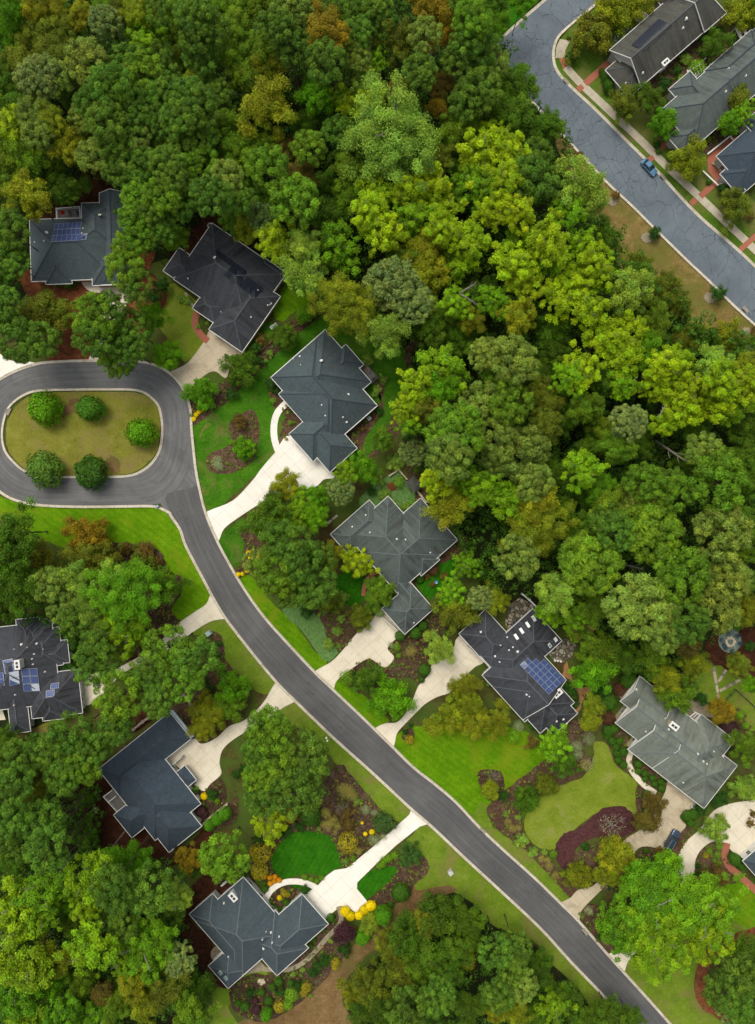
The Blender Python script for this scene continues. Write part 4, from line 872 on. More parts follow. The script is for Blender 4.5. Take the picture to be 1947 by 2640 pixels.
# --- H4 grey green hips
h = House('hip_roofed_house', 'house with many grey green hips, stained dark lower down, right of the street', 'B3', 41.3, M['r_grey'], M['siding'], M['cap_l'])
h.add((515, 145), (892, 63), 3.1, .62); h.add((890, -97), (760, 208), 3.1, .64); h.add((1105, -90), (950, 530), 3.2, .62); h.add((1228, 313), (1006, 300), 3.1, .6); h.add((1000, 800), (1042, 467), 3.1, .62); h.add((1034, 620), (917, 324), 3.05, .62); h.addr(367, 738, 512, 1026, 3.22, .62)
h.build(); h.vents((657, 97), (772, 134), (948, 178, .2), (1006, 181), (1060, 725), (745, 20), (1168, 265)); garage(h, 905, 725, -.66, .75, 4.4); H4 = h
# --- H5 skylights
h = House('skylight_house', 'dark roofed house with four pale skylights and a big blue solar array', 'C3', 42.3, M['r_char'], M['siding'], M['cap_c'])
h.add((195, 635), (45, 1153), 3.2, .5, 'hh', 'u'); h.add((-114, 640), (-83, 1022), 3.1, .5); h.addr(-820, -436, 700, 1092, 3.2, .6, 'hg', 'v')
h.addr(-820, -495, 800, 1112, 3.2, .6); h.addr(-795, -495, 760, 1236, 3.1, .6); h.addr(-740, -527, 1000, 1303, 3.1, .6)
h.build()
for (x, y) in ((85, 816), (120, 777), (160, 737), (200, 697)):
    h.quad('skylight', [(x - 18, y - 12), (x - 2, y - 22), (x + 20, y + 12), (x + 4, y + 22)], M['skywhite'], .2, .2, M['trim'], inner=.8)
for (x, y) in ((345, 835), (307, 875)):
    h.quad('skylight', [(x - 14, y - 4), (x, y - 18), (x + 14, y + 4), (x, y + 18)], M['skyglass'], .2, .2, M['trim'], inner=.7)
h.array((110, 1000), (300, 1195), (215, 904), 7, 4, M['panel'], skip=((0, 2), (0, 3), (1, 3)))
h.chimney(352, 1182, 1.1, 2.0, .9, M['trim'])
h.vents((28, 820), (65, 885), (97, 915, .25), (40, 905), (155, 1195, .22), (172, 1207), (350, 1370, .22), (395, 1357, .22), (418, 1385), (-145, 786, .22), (-17, 872), (-52, 945, .2), (-22, 982)); garage(h, -185, 920, -.67, .74, 5.0); H5 = h
# --- H6 sage
h = House('sage_house', 'sage green roofed house with tan chimney and gables at the right edge', 'C3', 52.2, M['r_sage'], M['tan'], M['cap_l'])
h.addr(-640, -312, 1429, 2100, 3.4, .62, 'gh'); h.addr(-727, -373, 1640, 2230, 3.2, .62); h.addr(-727, -330, 1600, 1800, 3.2, .6, 'gg', 'v')
h.addr(-560, -252, 1840, 2116, 3.1, .6); h.addr(-508, -302, 1368, 1640, 3.9, .6, 'gg', 'v')
h.build(); h.chimney(1105, 1392, 1.2, 1.9, 1.3, M['tan']); h.vents((873, 1163, .22), (935, 1437), (1275, 1585, .2), (1440, 1600, .2), (1380, 1568), (1312, 1634, .2), (1335, 1650), (1085, 1424, .2), (1180, 1772))
garage(h, 1195, 1838, -.6, .79, 4.8); H6 = h
mb = MB(); pc = [W('C3', x, y, 2.6) for x, y in ((1222, 1345), (1262, 1312), (1305, 1338), (1262, 1380))]
for a, b in ((0, 1), (1, 2), (2, 3), (3, 0)): mb.bar(pc[a], pc[b], .22, .18)
for k in (.33, .66): mb.bar(pc[0].lerp(pc[3], k), pc[1].lerp(pc[2], k), .14, .12)
for p in pc: mb.box((p.x, p.y, 0), .2, .2, 2.6)
h.part('porch_frame', mb, M['trim'])
for x, y in ((800, 1322), (768, 1362)):
    b = h.bl[0]; p = W('C3', x, y, 3.0); w = (p - b['o']).dot(b['e2'])
    h.window(Vector((b['o'].x, b['o'].y, 2.9 - .7)) + b['e2'] * w + b['e1'] * .45, b['e2'], -b['e1'], 1.3, 1.4)
# --- H7 blue slate
h = House('blue_slate_house', 'big blue slate roofed house beside the cream driveway court at lower left', 'A4', 38.7, M['r_blue'], M['siding'], M['cap_d'])
h.addr(498, 1097, 410, 632, 3.2, .62); h.addr(498, 880, 410, 1005, 3.2, .5); h.addr(520, 793, 760, 1123, 3.1, .62); h.addr(390, 640, 707, 897, 3.0, .6); h.addr(860, 955, 745, 865, 2.7, .4)
h.build(); garage(h, 1180, -70, .63, .78, 2.6); h.quad('lower_roof', [(1105, -375), (1130, -372), (1268, -200), (1250, -190)], M['bluegrey'], -.8, .1)
mb = MB(); dk = [W('A4', x, y, 1.2) for x, y in ((690, 178), (742, 138), (828, 238), (778, 276))]
mb.hexa([p - Vector((0, 0, 1.2)) for p in dk], dk); dko = h.part('deck', mb, M['deck']); mb = MB()
for a, b in ((0, 1), (0, 3), (3, 2)): mb.bar(dk[a] + Vector((0, 0, 1)), dk[b] + Vector((0, 0, 1)), .18, .12); mb.bar(dk[a] + Vector((0, 0, .3)), dk[b] + Vector((0, 0, .3)), .1, .08)
mb.bar(dk[0].lerp(dk[3], .35) + Vector((0, 0, 1)), dk[1].lerp(dk[2], .35) + Vector((0, 0, 1)), .2, .1)
for p in dk: mb.box(p, .2, .2, 1.1)
h.part('railing', mb, M['trim'], None, dko); H7 = h
# --- H8 lower slate
h = House('lower_slate_house', 'slate roofed house with pale chimney and two skylights at the bottom', 'B4', 41.3, M['r_blue2'], M['siding'], M['cap_l'])
h.addr(-940, -737, 449, 900, 3.2, .6); h.addr(-940, -515, 500, 980, 3.2, .6); h.addr(-775, -502, 800, 1129, 3.1, .6); h.addr(-720, -300, 838, 1097, 3.1, .62); h.addr(-1070, -880, 786, 981, 3.0, .55)
h.build(); h.chimney(-118, 828, 1.1, 1.9, 1.1); h.vents((-183, 885, .2), (92, 1072, .1), (124, 1077, .2), (178, 1104), (132, 1143), (68, 1122), (76, 1181, .25), (-155, 1236))
for x, y in ((-207, 1340), (-172, 1375)): h.quad('skylight', [(x - 15, y - 5), (x - 2, y - 18), (x + 15, y + 5), (x + 2, y + 18)], M['skyglass'], .2, .2, M['tgreen'], inner=.7)
for i in range(3): h.quad('skylight', [(2 + i * 17 - 8, 770 + i * 18 - 12), (10 + i * 17 - 4, 762 + i * 18 - 4), (10 + i * 17 + 8, 770 + i * 18 + 10), (2 + i * 17, 778 + i * 18)], M['glass'], .15, .1, M['trim'], inner=.8) if i == 9 else None
garage(h, 420, 920, .66, -.75, 4.8)
mb = MB()
for k in range(3):
    a, b = W('B4', -250 + k * 14, 1252 - k * 10 - 2, 2.6), W('B4', -200 + k * 14, 1205 - k * 6, 2.6); mb.bar(a, b, .13, .13)
for x, y in ((-250, 1252), (-185, 1190), (-162, 1228)): p = W('B4', x, y, 0); mb.box(p, .18, .18, 2.6)
mb.bar(W('B4', -250, 1250, 2.5), W('B4', -180, 1190, 2.5), .16, .16); h.part('pergola', mb, M['trim']); H8 = h
# --- H9 left dark
h = House('dark_house', 'dark stepped roof house with white chimney and teal garage doors at the left edge', 'A3', 6.5, M['r_char'], M['siding'], M['cap_c'])
h.add((105, 706), (290, 1000), 3.2, .6, 'hh', 'v'); h.add((150, 718), (340, 1000), 3.1, .6); h.add((-150, 772), (400, 1250), 3.3, .55); h.add((200, 776), (415, 1000), 3.1, .6); h.add((180, 868), (457, 985), 3.0, .6)
h.add((180, 1070), (541, 1316), 3.1, .62); h.add((22, 1000), (200, 1436), 3.1, .6); h.add((262, 1180), (428, 1352), 3.0, .62)
h.build(); h.chimney(140, 990, 1.0, 1.9, 1.8); h.vents((142, 868, .25), (242, 862, .22), (225, 930), (212, 962), (217, 997), (296, 1046), (102, 1196), (95, 1265), (95, 898, .1), (180, 887, .1), (285, 898, .1))
h.array((18, 972), (85, 958), (35, 1062), 1, 2, M['panel']); h.array((60, 1050), (128, 1036), (66, 1140), 1, 2, M['panel']); h.array((140, 1026), (248, 1022), (158, 1176), 2, 3, M['panel'])
h.array((335, 1122), (392, 1114), (332, 1160), 1, 1, M['panel']); h.array((305, 1168), (362, 1160), (302, 1214), 1, 1, M['panel']); h.array((-60, 1062), (26, 1048), (-50, 1150), 1, 2, M['panel'])
garage(h, 532, 1124, 1, .13, 3.0, M['teal']); garage(h, 548, 1225, 1, .13, 2.6, M['teal']); H9 = h
# --- H10 long dark with white gables
h = House('long_house', 'long blackened roof house with white gable edges and a black solar array, upper right', 'C1', 41.0, M['r_moss'], M['siding'], M['cap_c'])
h.addr(312, 1000, 706, 1020, 3.7, .66, 'gh'); h.addr(206, 470, 787, 1022, 3.0, .5); h.addr(860, 1048, 702, 1024, 4.2, .6, 'gh', 'u'); h.addr(760, 900, 640, 800, 3.4, .6)
h.build(); h.array((1018, 124), (1106, 166), (838, 296), 2, 5, M['panel_dk'], gap=.015); h.chimney(1058, 420, .9, 1.6, .7); h.vents((915, 478, .22), (803, 546), (1178, 184, .22), (1200, 122, .3), (1195, 130)); H10 = h
mb = MB()   # white garden lattice by the house
for k in range(7):
    a, b = W('C1', 862 + k * 7, 122 - k * 10, 2.6), W('C1', 915 + k * 8, 168 - k * 9, 2.6); mb.bar(a, b, .16, .1)
for k in range(6):
    a, b = W('C1', 862 + k * 11, 122 + k * 9.2, 2.48), W('C1', 904 + k * 12, 62 + k * 10.8, 2.48); mb.bar(a, b, .16, .1)
for x, y in ((862, 122), (915, 168), (904, 62), (963, 114)): p = W('C1', x, y); mb.box(p, .16, .16, 2.45)
o = mb.build('pergola', M['trim'], origin=W('C1', 905, 115)); tag(o, 'white lattice topped pergola beside the long blackened roof', 'pergola')
# --- H11
h = House('grey_green_house', 'long grey green shingled house with a square front wing, right of the long dark house', 'C1', 41.0, M['r_grey'], M['siding'], M['cap_d'])
h.addr(312, 1280, 1224, 1550, 3.4, .6); h.addr(436, 620, 1155, 1420, 3.2, .6); h.addr(226, 440, 1388, 1547, 3.1, .55); h.addr(690, 1100, 1215, 1400, 3.3, .6)
h.build(); h.vents((1590, 497, .2), (1458, 600, .2), (1478, 450)); H11 = h
# --- H12
h = House('porch_house', 'blue slate roofed house with brick porch and white rail at the right edge', 'C1', 41.0, M['r_blue'], M['siding'], M['cap_d'])
h.addr(384, 1000, 1690, 1988, 3.4, .6); h.addr(326, 620, 1794, 1986, 3.1, .55); h.addr(664, 1000, 1640, 1900, 3.9, .6)
h.build(); H12 = h
mb = MB()
for pts in (((1340, 1010), (1488, 892), (1508, 918)), ((1310, 1120), (1410, 1215), (1445, 1195))):
    for a, b in zip(pts, pts[1:]): mb.bar(W('C1', *a, 1.0), W('C1', *b, 1.0), .3, .14); mb.bar(W('C1', *a, .4), W('C1', *b, .4), .1, .5)
h.part('porch_railing', mb, M['trim'])
# --- H13 corner
h = House('corner_house', 'small slate roofed white walled house cut by the right edge', 'C4', 41.0, M['r_blue2'], M['trim'], M['cap_d'])
h.add((1572, 610), (2050, 620), 3.2, .6); h.build(); H13 = h
# ================================================================== trees and shrubs
rng = np.random.default_rng(7)
def unit(n, r=rng):
    v = r.normal(size=(n, 3)); return v / np.linalg.norm(v, axis=1)[:, None]
def leaf_mesh(name, pos, nrm, size, aspect, tint, hue, direction=None, mat='leaf'):
    """many small leaf faces as one mesh"""
    n = len(pos); nrm = nrm / (np.linalg.norm(nrm, axis=1)[:, None] + 1e-9)
    t = unit(n) if direction is None else direction
    a = np.cross(nrm, t); a /= np.linalg.norm(a, axis=1)[:, None] + 1e-9
    b = np.cross(nrm, a)
    sa = (size * aspect)[:, None]; sb = size[:, None]
    fold = nrm * (size * .18)[:, None]
    V = np.stack([pos - b * sb, pos + a * sa + fold, pos + b * sb, pos - a * sa + fold], 1).reshape(-1, 3)
    me = bpy.data.meshes.new(name); me.vertices.add(4 * n); me.loops.add(4 * n); me.polygons.add(n)
    me.vertices.foreach_set('co', V.astype(np.float32).ravel())
    me.loops.foreach_set('vertex_index', np.arange(4 * n, dtype=np.int32))
    me.polygons.foreach_set('loop_start', np.arange(0, 4 * n, 4, dtype=np.int32))
    for nm, d in (('tint', tint), ('hue', hue)):
        at = me.attributes.new(nm, 'FLOAT', 'FACE'); at.data.foreach_set('value', d.astype(np.float32))
    me.materials.append(M[mat]); me.update(); me.validate(); return me

def clump_crown(name, seed, ncl, per, leaf, rc, spread=.74, zlo=-.45, flat=.85, aspect=.62, jit=.16, upb=.25):
    """crown made of leafy clumps spread through a lopsided dome"""
    r = np.random.default_rng(seed); cs, rs = [], []
    ph = r.uniform(0, 6.28, 4); am = r.uniform(.05, .15, 4)
    for i in range(ncl):
        f = (i + .5) / ncl; z = 1 - f * (1 - zlo); t = i * 2.39996 + r.uniform(-.45, .45)
        q = math.sqrt(max(0, 1 - min(z, .999) ** 2)) if z > 0 else 1 - .35 * z * z
        lob = 1 + sum(am[k] * math.sin((k + 2) * t + ph[k]) for k in range(4))
        d = np.array([q * math.cos(t), q * math.sin(t), z]) * spread * lob * r.uniform(1 - jit * 1.6, 1 + jit)
        d[2] *= flat; cs.append(d); rs.append(rc * r.uniform(.72, 1.28))
        if r.random() < .5: cs.append(d * r.uniform(.4, .75) + r.normal(size=3) * .06); rs.append(rc * r.uniform(.8, 1.1))
    P, N, T, Hh, Z = [], [], [], [], []
    for c, q in zip(cs, rs):
        n = int(per * 1.8 * r.uniform(.8, 1.2)); u = unit(n, r); u[:, 2] = np.where(u[:, 2] < -.35, -u[:, 2], u[:, 2])
        k = r.uniform(.40, 1.14, n) + .14 * np.sin(u[:, 0] * 5 + c[0] * 9) * np.cos(u[:, 1] * 5 + c[1] * 7)
        P.append(c + u * (q * k)[:, None] * r.uniform(.72, 1.3, 3) * np.array([1, 1, .9])); N.append(u * .75 + unit(n, r) * .75 + np.array([0, 0, upb]))
        ct, ch = r.uniform(.68, 1.28), r.uniform(.05, .95)
        T.append(ct * r.uniform(.72, 1.3, n)); Hh.append(np.clip(ch + r.normal(size=n) * .2, 0, 1)); Z.append(leaf * .72 * r.uniform(.55, 1.35, n))
    return leaf_mesh(name, np.concatenate(P), np.concatenate(N), np.concatenate(Z), aspect, np.concatenate(T), np.concatenate(Hh))

def pine_crown(name, seed, npuff, per, pr=.19, flat=.8, lneed=1.0, wneed=.10):
    """rounded tufts of needles on an open dome of branches"""
    r = np.random.default_rng(seed); cs = []
    tries = 0
    while len(cs) < npuff and tries < 6000:
        tries += 1; rad = math.sqrt(r.uniform(0, 1)) * .88; t = r.uniform(0, 2 * PI)
        dome = math.sqrt(max(0, 1 - rad * rad)); z = dome * flat * r.choice([1, 1, .95, .55, .1]) + r.uniform(-.12, .06)
        c = np.array([rad * math.cos(t), rad * math.sin(t), z])
        if all(np.linalg.norm((c - k) * np.array([1, 1, .8])) > pr * .92 for k in cs): cs.append(c)
    P, N, D, T, Hh, Z = [], [], [], [], [], []
    for c in cs:
        q = pr * r.uniform(.75, 1.2); n = int(per * 1.5 * r.uniform(.85, 1.15)); u = unit(n, r); u[:, 2] = np.abs(u[:, 2]) * 1.0 - .22
        u /= np.linalg.norm(u, axis=1)[:, None]
        P.append(c + u * (q * r.uniform(.5, .95, n))[:, None]); N.append(unit(n, r) * .6 + u * .7 + np.array([0, 0, .2])); D.append(u + unit(n, r) * .35)
        ct, ch = r.uniform(.68, 1.3), r.uniform(.1, .9)
        T.append(ct * r.uniform(.65, 1.35, n)); Hh.append(np.clip(ch + r.normal(size=n) * .2, 0, 1)); Z.append(q * lneed * .29 * r.uniform(.7, 1.2, n))
    D = np.concatenate(D); N = np.concatenate(N)
    # blades lie along D: leaf_mesh uses b = nrm x a with a = nrm x t, so b is -t flattened: pass t = D
    return leaf_mesh(name, np.concatenate(P), N, np.concatenate(Z), .26, np.concatenate(T), np.concatenate(Hh), D)

def spray_crown(name, seed, ncl, per, leaf, rc, flat=.9):
    return clump_crown(name, seed, ncl, per, leaf, rc, spread=.80, zlo=-.35, flat=flat, aspect=.75, jit=.30, upb=.55)

def ball_crown(name, seed, n, leaf, bumpy=.06, flat=.85, aspect=.6):
    r = np.random.default_rng(seed); u = unit(n, r); u[:, 2] = np.where(u[:, 2] < -.5, -u[:, 2], u[:, 2])
    b = 1 + bumpy * (np.sin(u[:, 0] * 6 + seed) * np.cos(u[:, 1] * 5 + seed * 2) + np.sin(u[:, 2] * 7 + seed))
    p = u * (b * r.uniform(.82, 1.02, n))[:, None] * np.array([.93, .93, flat])
    return leaf_mesh(name, p, u * .9 + unit(n, r) * .6, leaf * r.uniform(.6, 1.3, n), aspect, r.uniform(.75, 1.25, n), np.clip(.5 + r.normal(size=n) * .22, 0, 1))

def whip_crown(name, seed, n, leaf, thin=.2):
    """fine arching sprays from the middle, as in weeping or feathery plants"""
    r = np.random.default_rng(seed); P, N, D, T, Z = [], [], [], [], []
    for i in range(n):
        t = r.uniform(0, 2 * PI); tip = r.uniform(.6, 1.0); rise = r.uniform(.3, 1.0)
        for k in range(9):
            f = (k + .6) / 9; c = np.array([math.cos(t) * tip * f, math.sin(t) * tip * f, rise * math.sin(f * 2.2) * .75 - .15])
            P.append(c + r.normal(size=3) * .03); d = np.array([math.cos(t), math.sin(t), rise * math.cos(f * 2.2)]); D.append(d + r.normal(size=3) * .3)
            N.append(np.array([0, 0, 1]) + r.normal(size=3) * .5); T.append(r.uniform(.7, 1.3)); Z.append(leaf * r.uniform(.7, 1.3))
    return leaf_mesh(name, np.array(P), np.array(N), np.array(Z), thin, np.array(T), np.clip(.5 + r.normal(size=len(T)) * .2, 0, 1), np.array(D))

def trunk_mesh(name, seed, limbs, pale=False, spread=.6, top=1.0, fork=.6, rad=.035, twigs=0):
    """tapered trunk in unit height with limbs reaching into the crown (limb spread is in crown radii, scaled per tree)"""
    r = random.Random(seed); mb = MB(); pts, rd = [], []
    for i in range(7):
        f = i / 6; pts.append((r.uniform(-.012, .012) * (i > 0), r.uniform(-.012, .012) * (i > 0), top * f)); rd.append(rad * (1.25 if i == 0 else 1 - .72 * f))
    mb.tube(pts, rd, 7)
    for i in range(limbs):
        t = i * 2.4 + r.uniform(-.4, .4); z0 = fork + (top - fork) * .9 * i / max(1, limbs); L = spread * r.uniform(.6, 1)
        q = [(0, 0, z0)]
        for k in (1, 2, 3): q.append((math.cos(t + .12 * k) * L * k / 3, math.sin(t + .12 * k) * L * k / 3, z0 + (.16 + .06 * r.random()) * k / 3))
        mb.tube(q, [rad * .5, rad * .36, rad * .22, rad * .08], 5)
        for _ in range(twigs):
            e = Vector(q[2]); d = Vector((math.cos(t + r.uniform(-1, 1)), math.sin(t + r.uniform(-1, 1)), .5 * r.random())) * L * r.uniform(.3, .55)
            mb.tube([e, e + d * .5 + Vector((0, 0, .02)), e + d], [rad * .2, rad * .12, rad * .05], 4)
    me = bpy.data.meshes.new(name); me.from_pydata(mb.v, [], mb.f); me.materials.append(M['palebark' if pale else 'bark'])
    me.polygons.foreach_set('use_smooth', [True] * len(me.polygons)); return me

CR = {}
CR['broad_s'] = [clump_crown('crown', 10 + i, 20, 190, .062, .36, spread=.64, jit=.14) for i in range(3)]
CR['broad_m'] = [clump_crown('crown', 20 + i, 36, 180, .040, .22, jit=.24) for i in range(5)]
CR['broad_l'] = [clump_crown('crown', 30 + i, 80, 200, .024, .165, spread=.82, jit=.2) for i in range(3)]
CR['spray_m'] = [spray_crown('crown', 40 + i, 50, 90, .046, .165) for i in range(5)]
CR['spray_l'] = [spray_crown('crown', 50 + i, 110, 130, .028, .13, .7) for i in range(2)]
CR['pine_m'] = [pine_crown('crown', 60 + i, 56, 120, .185) for i in range(5)]
CR['pine_l'] = [pine_crown('crown', 70 + i, 105, 120, .15) for i in range(3)]
CR['soft'] = [pine_crown('crown', 80 + i, 120, 70, .14, lneed=1.3) for i in range(2)]
CR['ball'] = [ball_crown('crown', 90 + i, 900, .07) for i in range(3)]
CR['ball_hd'] = [ball_crown('crown', 95 + i, 3400, .055, .04) for i in range(2)]
CR['loose'] = [clump_crown('crown', 100 + i, 16, 110, .07, .30, spread=.7, jit=.3) for i in range(3)]
CR['bush'] = [ball_crown('crown', 120 + i, 3000, .085, .13, .8, .42) for i in range(3)]
CR['whip'] = [whip_crown('crown', 110 + i, 150, .075) for i in range(2)]
CR['feather'] = [whip_crown('crown', 115, 260, .05, .16)]
CR['bare'] = [leaf_mesh('crown', *(lambda u: (u * .9 * rng.uniform(.4, 1, 90)[:, None], u + unit(90)))(unit(90) * np.array([1, 1, .5]) + np.array([0, 0, .15])), np.full(90, .05), .6, rng.uniform(.8, 1.2, 90), rng.uniform(.3, .9, 90))]
TR = {'broad': [trunk_mesh('trunk', 1 + i, 6, spread=.55) for i in range(2)], 'pine': [trunk_mesh('trunk', 11 + i, 9, spread=.5, fork=.74, top=1.02) for i in range(2)],
      'pale': [trunk_mesh('trunk', 21 + i, 7, True, spread=.6, twigs=2) for i in range(2)], 'bare': [trunk_mesh('trunk', 31, 22, True, spread=.95, fork=.12, top=.8, twigs=5, rad=.028)], 'shrub': [trunk_mesh('stem', 41, 5, spread=.5, fork=.15, top=.8, rad=.05)]}

# kind: crown set by size, trunk set, sunlit colour (display rgb), colour words, noun, woods height
KIND = {
 'P': (('pine_m', 'pine_m', 'pine_l'), 'pine', (88, 124, 42), 'dark green', 'pine', 24),
 'p': (('pine_m', 'pine_m', 'pine_l'), 'pine', (116, 140, 62), 'pale grey green', 'pine', 23),
 'f': (('pine_m', 'pine_m', 'pine_l'), 'pine', (100, 138, 34), 'fresh green', 'pine', 24),
 'D': (('broad_s', 'broad_m', 'broad_l'), 'broad', (74, 108, 22), 'dark green', 'broadleaf tree', 15),
 'G': (('broad_s', 'broad_m', 'broad_l'), 'broad', (90, 142, 14), 'bright green', 'broadleaf tree', 18),
 'M': (('broad_s', 'broad_m', 'broad_l'), 'broad', (96, 128, 28), 'mid green', 'broadleaf tree', 18),
 'Y': (('spray_m', 'spray_m', 'spray_l'), 'pale', (136, 164, 14), 'yellow green', 'broadleaf tree', 21),
 'O': (('broad_s', 'broad_m', 'broad_l'), 'broad', (122, 134, 26), 'olive yellow', 'broadleaf tree', 21),
 'A': (('broad_s', 'broad_m', 'broad_l'), 'broad', (134, 118, 26), 'amber', 'broadleaf tree', 22),
 'B': (('broad_s', 'broad_m', 'broad_l'), 'broad', (100, 90, 40), 'russet brown', 'broadleaf tree', 19),
 'K': (('broad_s', 'broad_m', 'broad_l'), 'broad', (102, 114, 30), 'bronze olive', 'broadleaf tree', 19),
 'L': (('broad_m', 'broad_m', 'broad_l'), 'pale', (128, 160, 62), 'pale green', 'broadleaf tree', 20),
 'T': (('soft', 'soft', 'soft'), 'pine', (118, 142, 86), 'silvery green', 'conifer', 15),
 'V': (('spray_m', 'spray_m', 'spray_l'), 'pale', (108, 150, 16), 'leaf green', 'broadleaf tree', 20),
}
LG = 1.0
TREES = []      # (object, x, y, r, descriptor)
def tree(t, x, y, r, kind, h=None, label=None, col=None, group=None, name=None):
    sets, tk, rgb, cw, noun, hw = KIND[kind]
    px, py = src(t, x, y); rs = r / TILES[t][2]
    rr = random.Random(int(px * 7 + py * 13))
    woods = h is None
    if h is None: h = hw * rr.uniform(.80, 1.14) * (.6 + .4 * min(1.25, rs / 48))
    rw = rs * S * (H - h * .85) / H * (1.13 if woods else 1.06)
    flat = {'pine': .95}.get(tk, 1.0) * (1 if rw < 7 else .72); zc = max(h - rw * flat * .75, rw * .5)
    p = W(t, x, y, zc); loc = Vector((p.x, p.y, 0))
    root = empty(name or ('pine_tree' if noun == 'pine' else 'conifer' if noun == 'conifer' else 'broadleaf_tree'), loc, label, 'tree', group, rr.uniform(0, 6.28))
    if name == 'island_tree': rw *= .9
    cset = CR['bush'] if name == 'island_tree' else CR[sets[0 if rw < 3 else 1 if rw < 6.4 else 2]]
    c = bpy.data.objects.new('crown', rr.choice(cset)); C.objects.link(c); c.parent = root; c.location = (0, 0, zc)
    k = rr.uniform(.92, 1.08); c.scale = (rw * k, rw / k, rw * flat)
    if kind == 'Y' and t in ('A4', 'C4'): rgb = (116, 150, 18)
    if kind == 'V' and t in ('A4', 'C4'): rgb = (92, 140, 20)
    base = lin(*(col or rgb), LG); v = rr.uniform(.86, 1.14); w = rr.uniform(.9, 1.1)
    c.color = (base[0] * v * w, base[1] * v, base[2] * v, 1)
    s = bpy.data.objects.new('trunk', rr.choice(TR[tk])); C.objects.link(s); s.parent = root
    s.scale = (rw, rw, h * .93) if rw < 7 else (rw * .8, rw * .8, h * .93)
    TREES.append([root, px, py, rw, cw, noun, label is None]); return root

def rows(t, text, h=None):
    for e in text.split(';'):
        e = e.strip()
        if not e: continue
        q = e.split(',')
        tree(t, float(q[0]), float(q[1]), float(q[2]), q[3], float(q[4]) if len(q) > 4 else h)

rows('A1', """60,60,120,G;110,240,110,G;20,180,110,D;230,80,110,O;380,60,100,O;300,250,130,K;440,210,110,K;370,390,125,K;150,400,115,K;40,430,100,D;540,110,90,O;
700,160,110,T,20;690,50,90,M;800,110,105,K;915,90,105,O;960,220,110,V;1060,80,95,P;1180,70,115,M;1130,225,105,M;1290,120,125,P;1430,70,115,M;1560,60,115,M;1280,255,100,P;1400,210,115,P;1530,190,110,M;940,300,85,V;
270,530,150,T,22;60,600,115,D;390,520,130,p;590,450,150,p;850,430,115,P;1040,390,105,P;1180,400,105,M;1320,400,115,P;1540,370,125,M;1610,500,115,M;1260,560,85,O;1370,570,85,D;470,620,100,D;
720,570,125,P;950,510,135,f;1085,520,105,P;620,690,115,P;820,670,115,f;980,650,105,P;1120,620,120,P;1250,650,115,P;550,780,95,p;700,820,125,P;880,790,105,P;1020,830,115,P;1190,800,115,P;1330,730,125,P;1440,630,90,P;
760,950,125,P;900,930,100,p;1060,950,105,p;1200,950,115,P;1330,890,115,P;1455,820,115,M;640,1040,115,p;800,1080,115,p;960,1080,105,P;1100,1080,105,P;1310,1110,120,f;1450,1010,105,M;1560,980,115,M;1600,1110,95,M;760,1130,85,P;900,1200,105,P;1130,1180,105,P;1080,1310,115,f;1240,1290,115,P;1390,1300,125,P;1490,1190,115,p;1560,1320,115,P;1530,1450,90,D;1615,1500,95,O;1180,1380,90,P;
900,1310,95,f,22;885,1440,105,f,22;990,1400,100,P,22;925,1560,100,f,21;835,1630,100,f,20;1060,1500,115,P,20;1150,1560,90,M,14;
90,820,115,Y;250,760,115,p;340,800,95,O;270,900,105,p;455,960,115,O;120,950,115,M;50,1060,115,M;200,1060,125,M;330,1120,115,D;30,1250,100,M;185,1290,145,O;440,1250,120,D,12;90,1520,130,P,18;60,1660,125,P,16;210,690,95,M;100,690,80,D""")
rows('B1', """80,50,125,M;250,110,125,p;360,60,110,p;470,60,100,P;150,200,115,P;270,320,120,P;60,330,110,M;490,220,145,A;660,120,115,P;700,230,95,P;800,50,115,P;860,170,90,P;1180,80,150,A;960,280,135,K;1130,260,110,p;1230,240,95,A;1400,40,110,P;1450,150,115,f;1560,60,115,D;1590,170,90,G;1400,270,115,P;1500,320,115,P;1570,420,105,p;1330,420,90,P;
480,420,125,P;690,390,90,p;820,410,70,V;110,480,115,O;110,720,180,O;420,620,125,G;370,790,100,D;560,650,80,V;660,700,95,Y;760,560,115,L;800,680,85,Y;950,600,85,B;1090,500,115,P;1250,580,90,B;1215,715,65,A;1490,600,135,P;1400,700,115,P;1560,700,110,D;1310,870,110,M;1420,850,105,M;1560,830,100,D;
560,870,95,P;240,990,85,B;370,990,110,f;110,1110,130,f;280,1340,155,f;330,1150,115,B;480,1220,85,D;40,960,100,M;40,1290,110,D;60,1450,105,T,16;150,1590,125,Y;345,1630,115,L;560,1640,145,V;640,1290,115,M;480,1410,130,D;640,1120,105,M;540,1520,100,D;
800,1290,130,Y;770,1430,125,Y;1000,1270,110,Y;890,1530,130,Y;1170,1230,130,Y;1050,1430,120,V;1240,1390,130,Y;1250,1520,110,Y;1130,1640,130,O;1420,1600,135,Y;1490,1050,160,Y;1600,920,110,Y;1430,1220,115,V;1580,1390,125,Y;1370,1120,100,D;1240,1050,90,K;1560,1230,110,V;1300,1300,95,D;940,1400,90,D;1130,1540,95,D""")
tree('B1', 905, 900, 310, 'L', 25, 'huge rounded pale green oak, widest crown in the upper middle woods')
rows('C1', """90,560,140,D,13;60,760,130,D;150,870,120,D;310,825,100,D,11;205,1020,105,P,15;40,1010,120,Y;20,1190,110,Y;180,1200,150,P;90,1400,120,Y;500,1230,175,L,22;570,1320,105,L;430,1400,115,V;650,1560,120,D,11;300,1590,150,Y;520,1620,110,V;120,1580,115,V;120,20,95,G,13""")
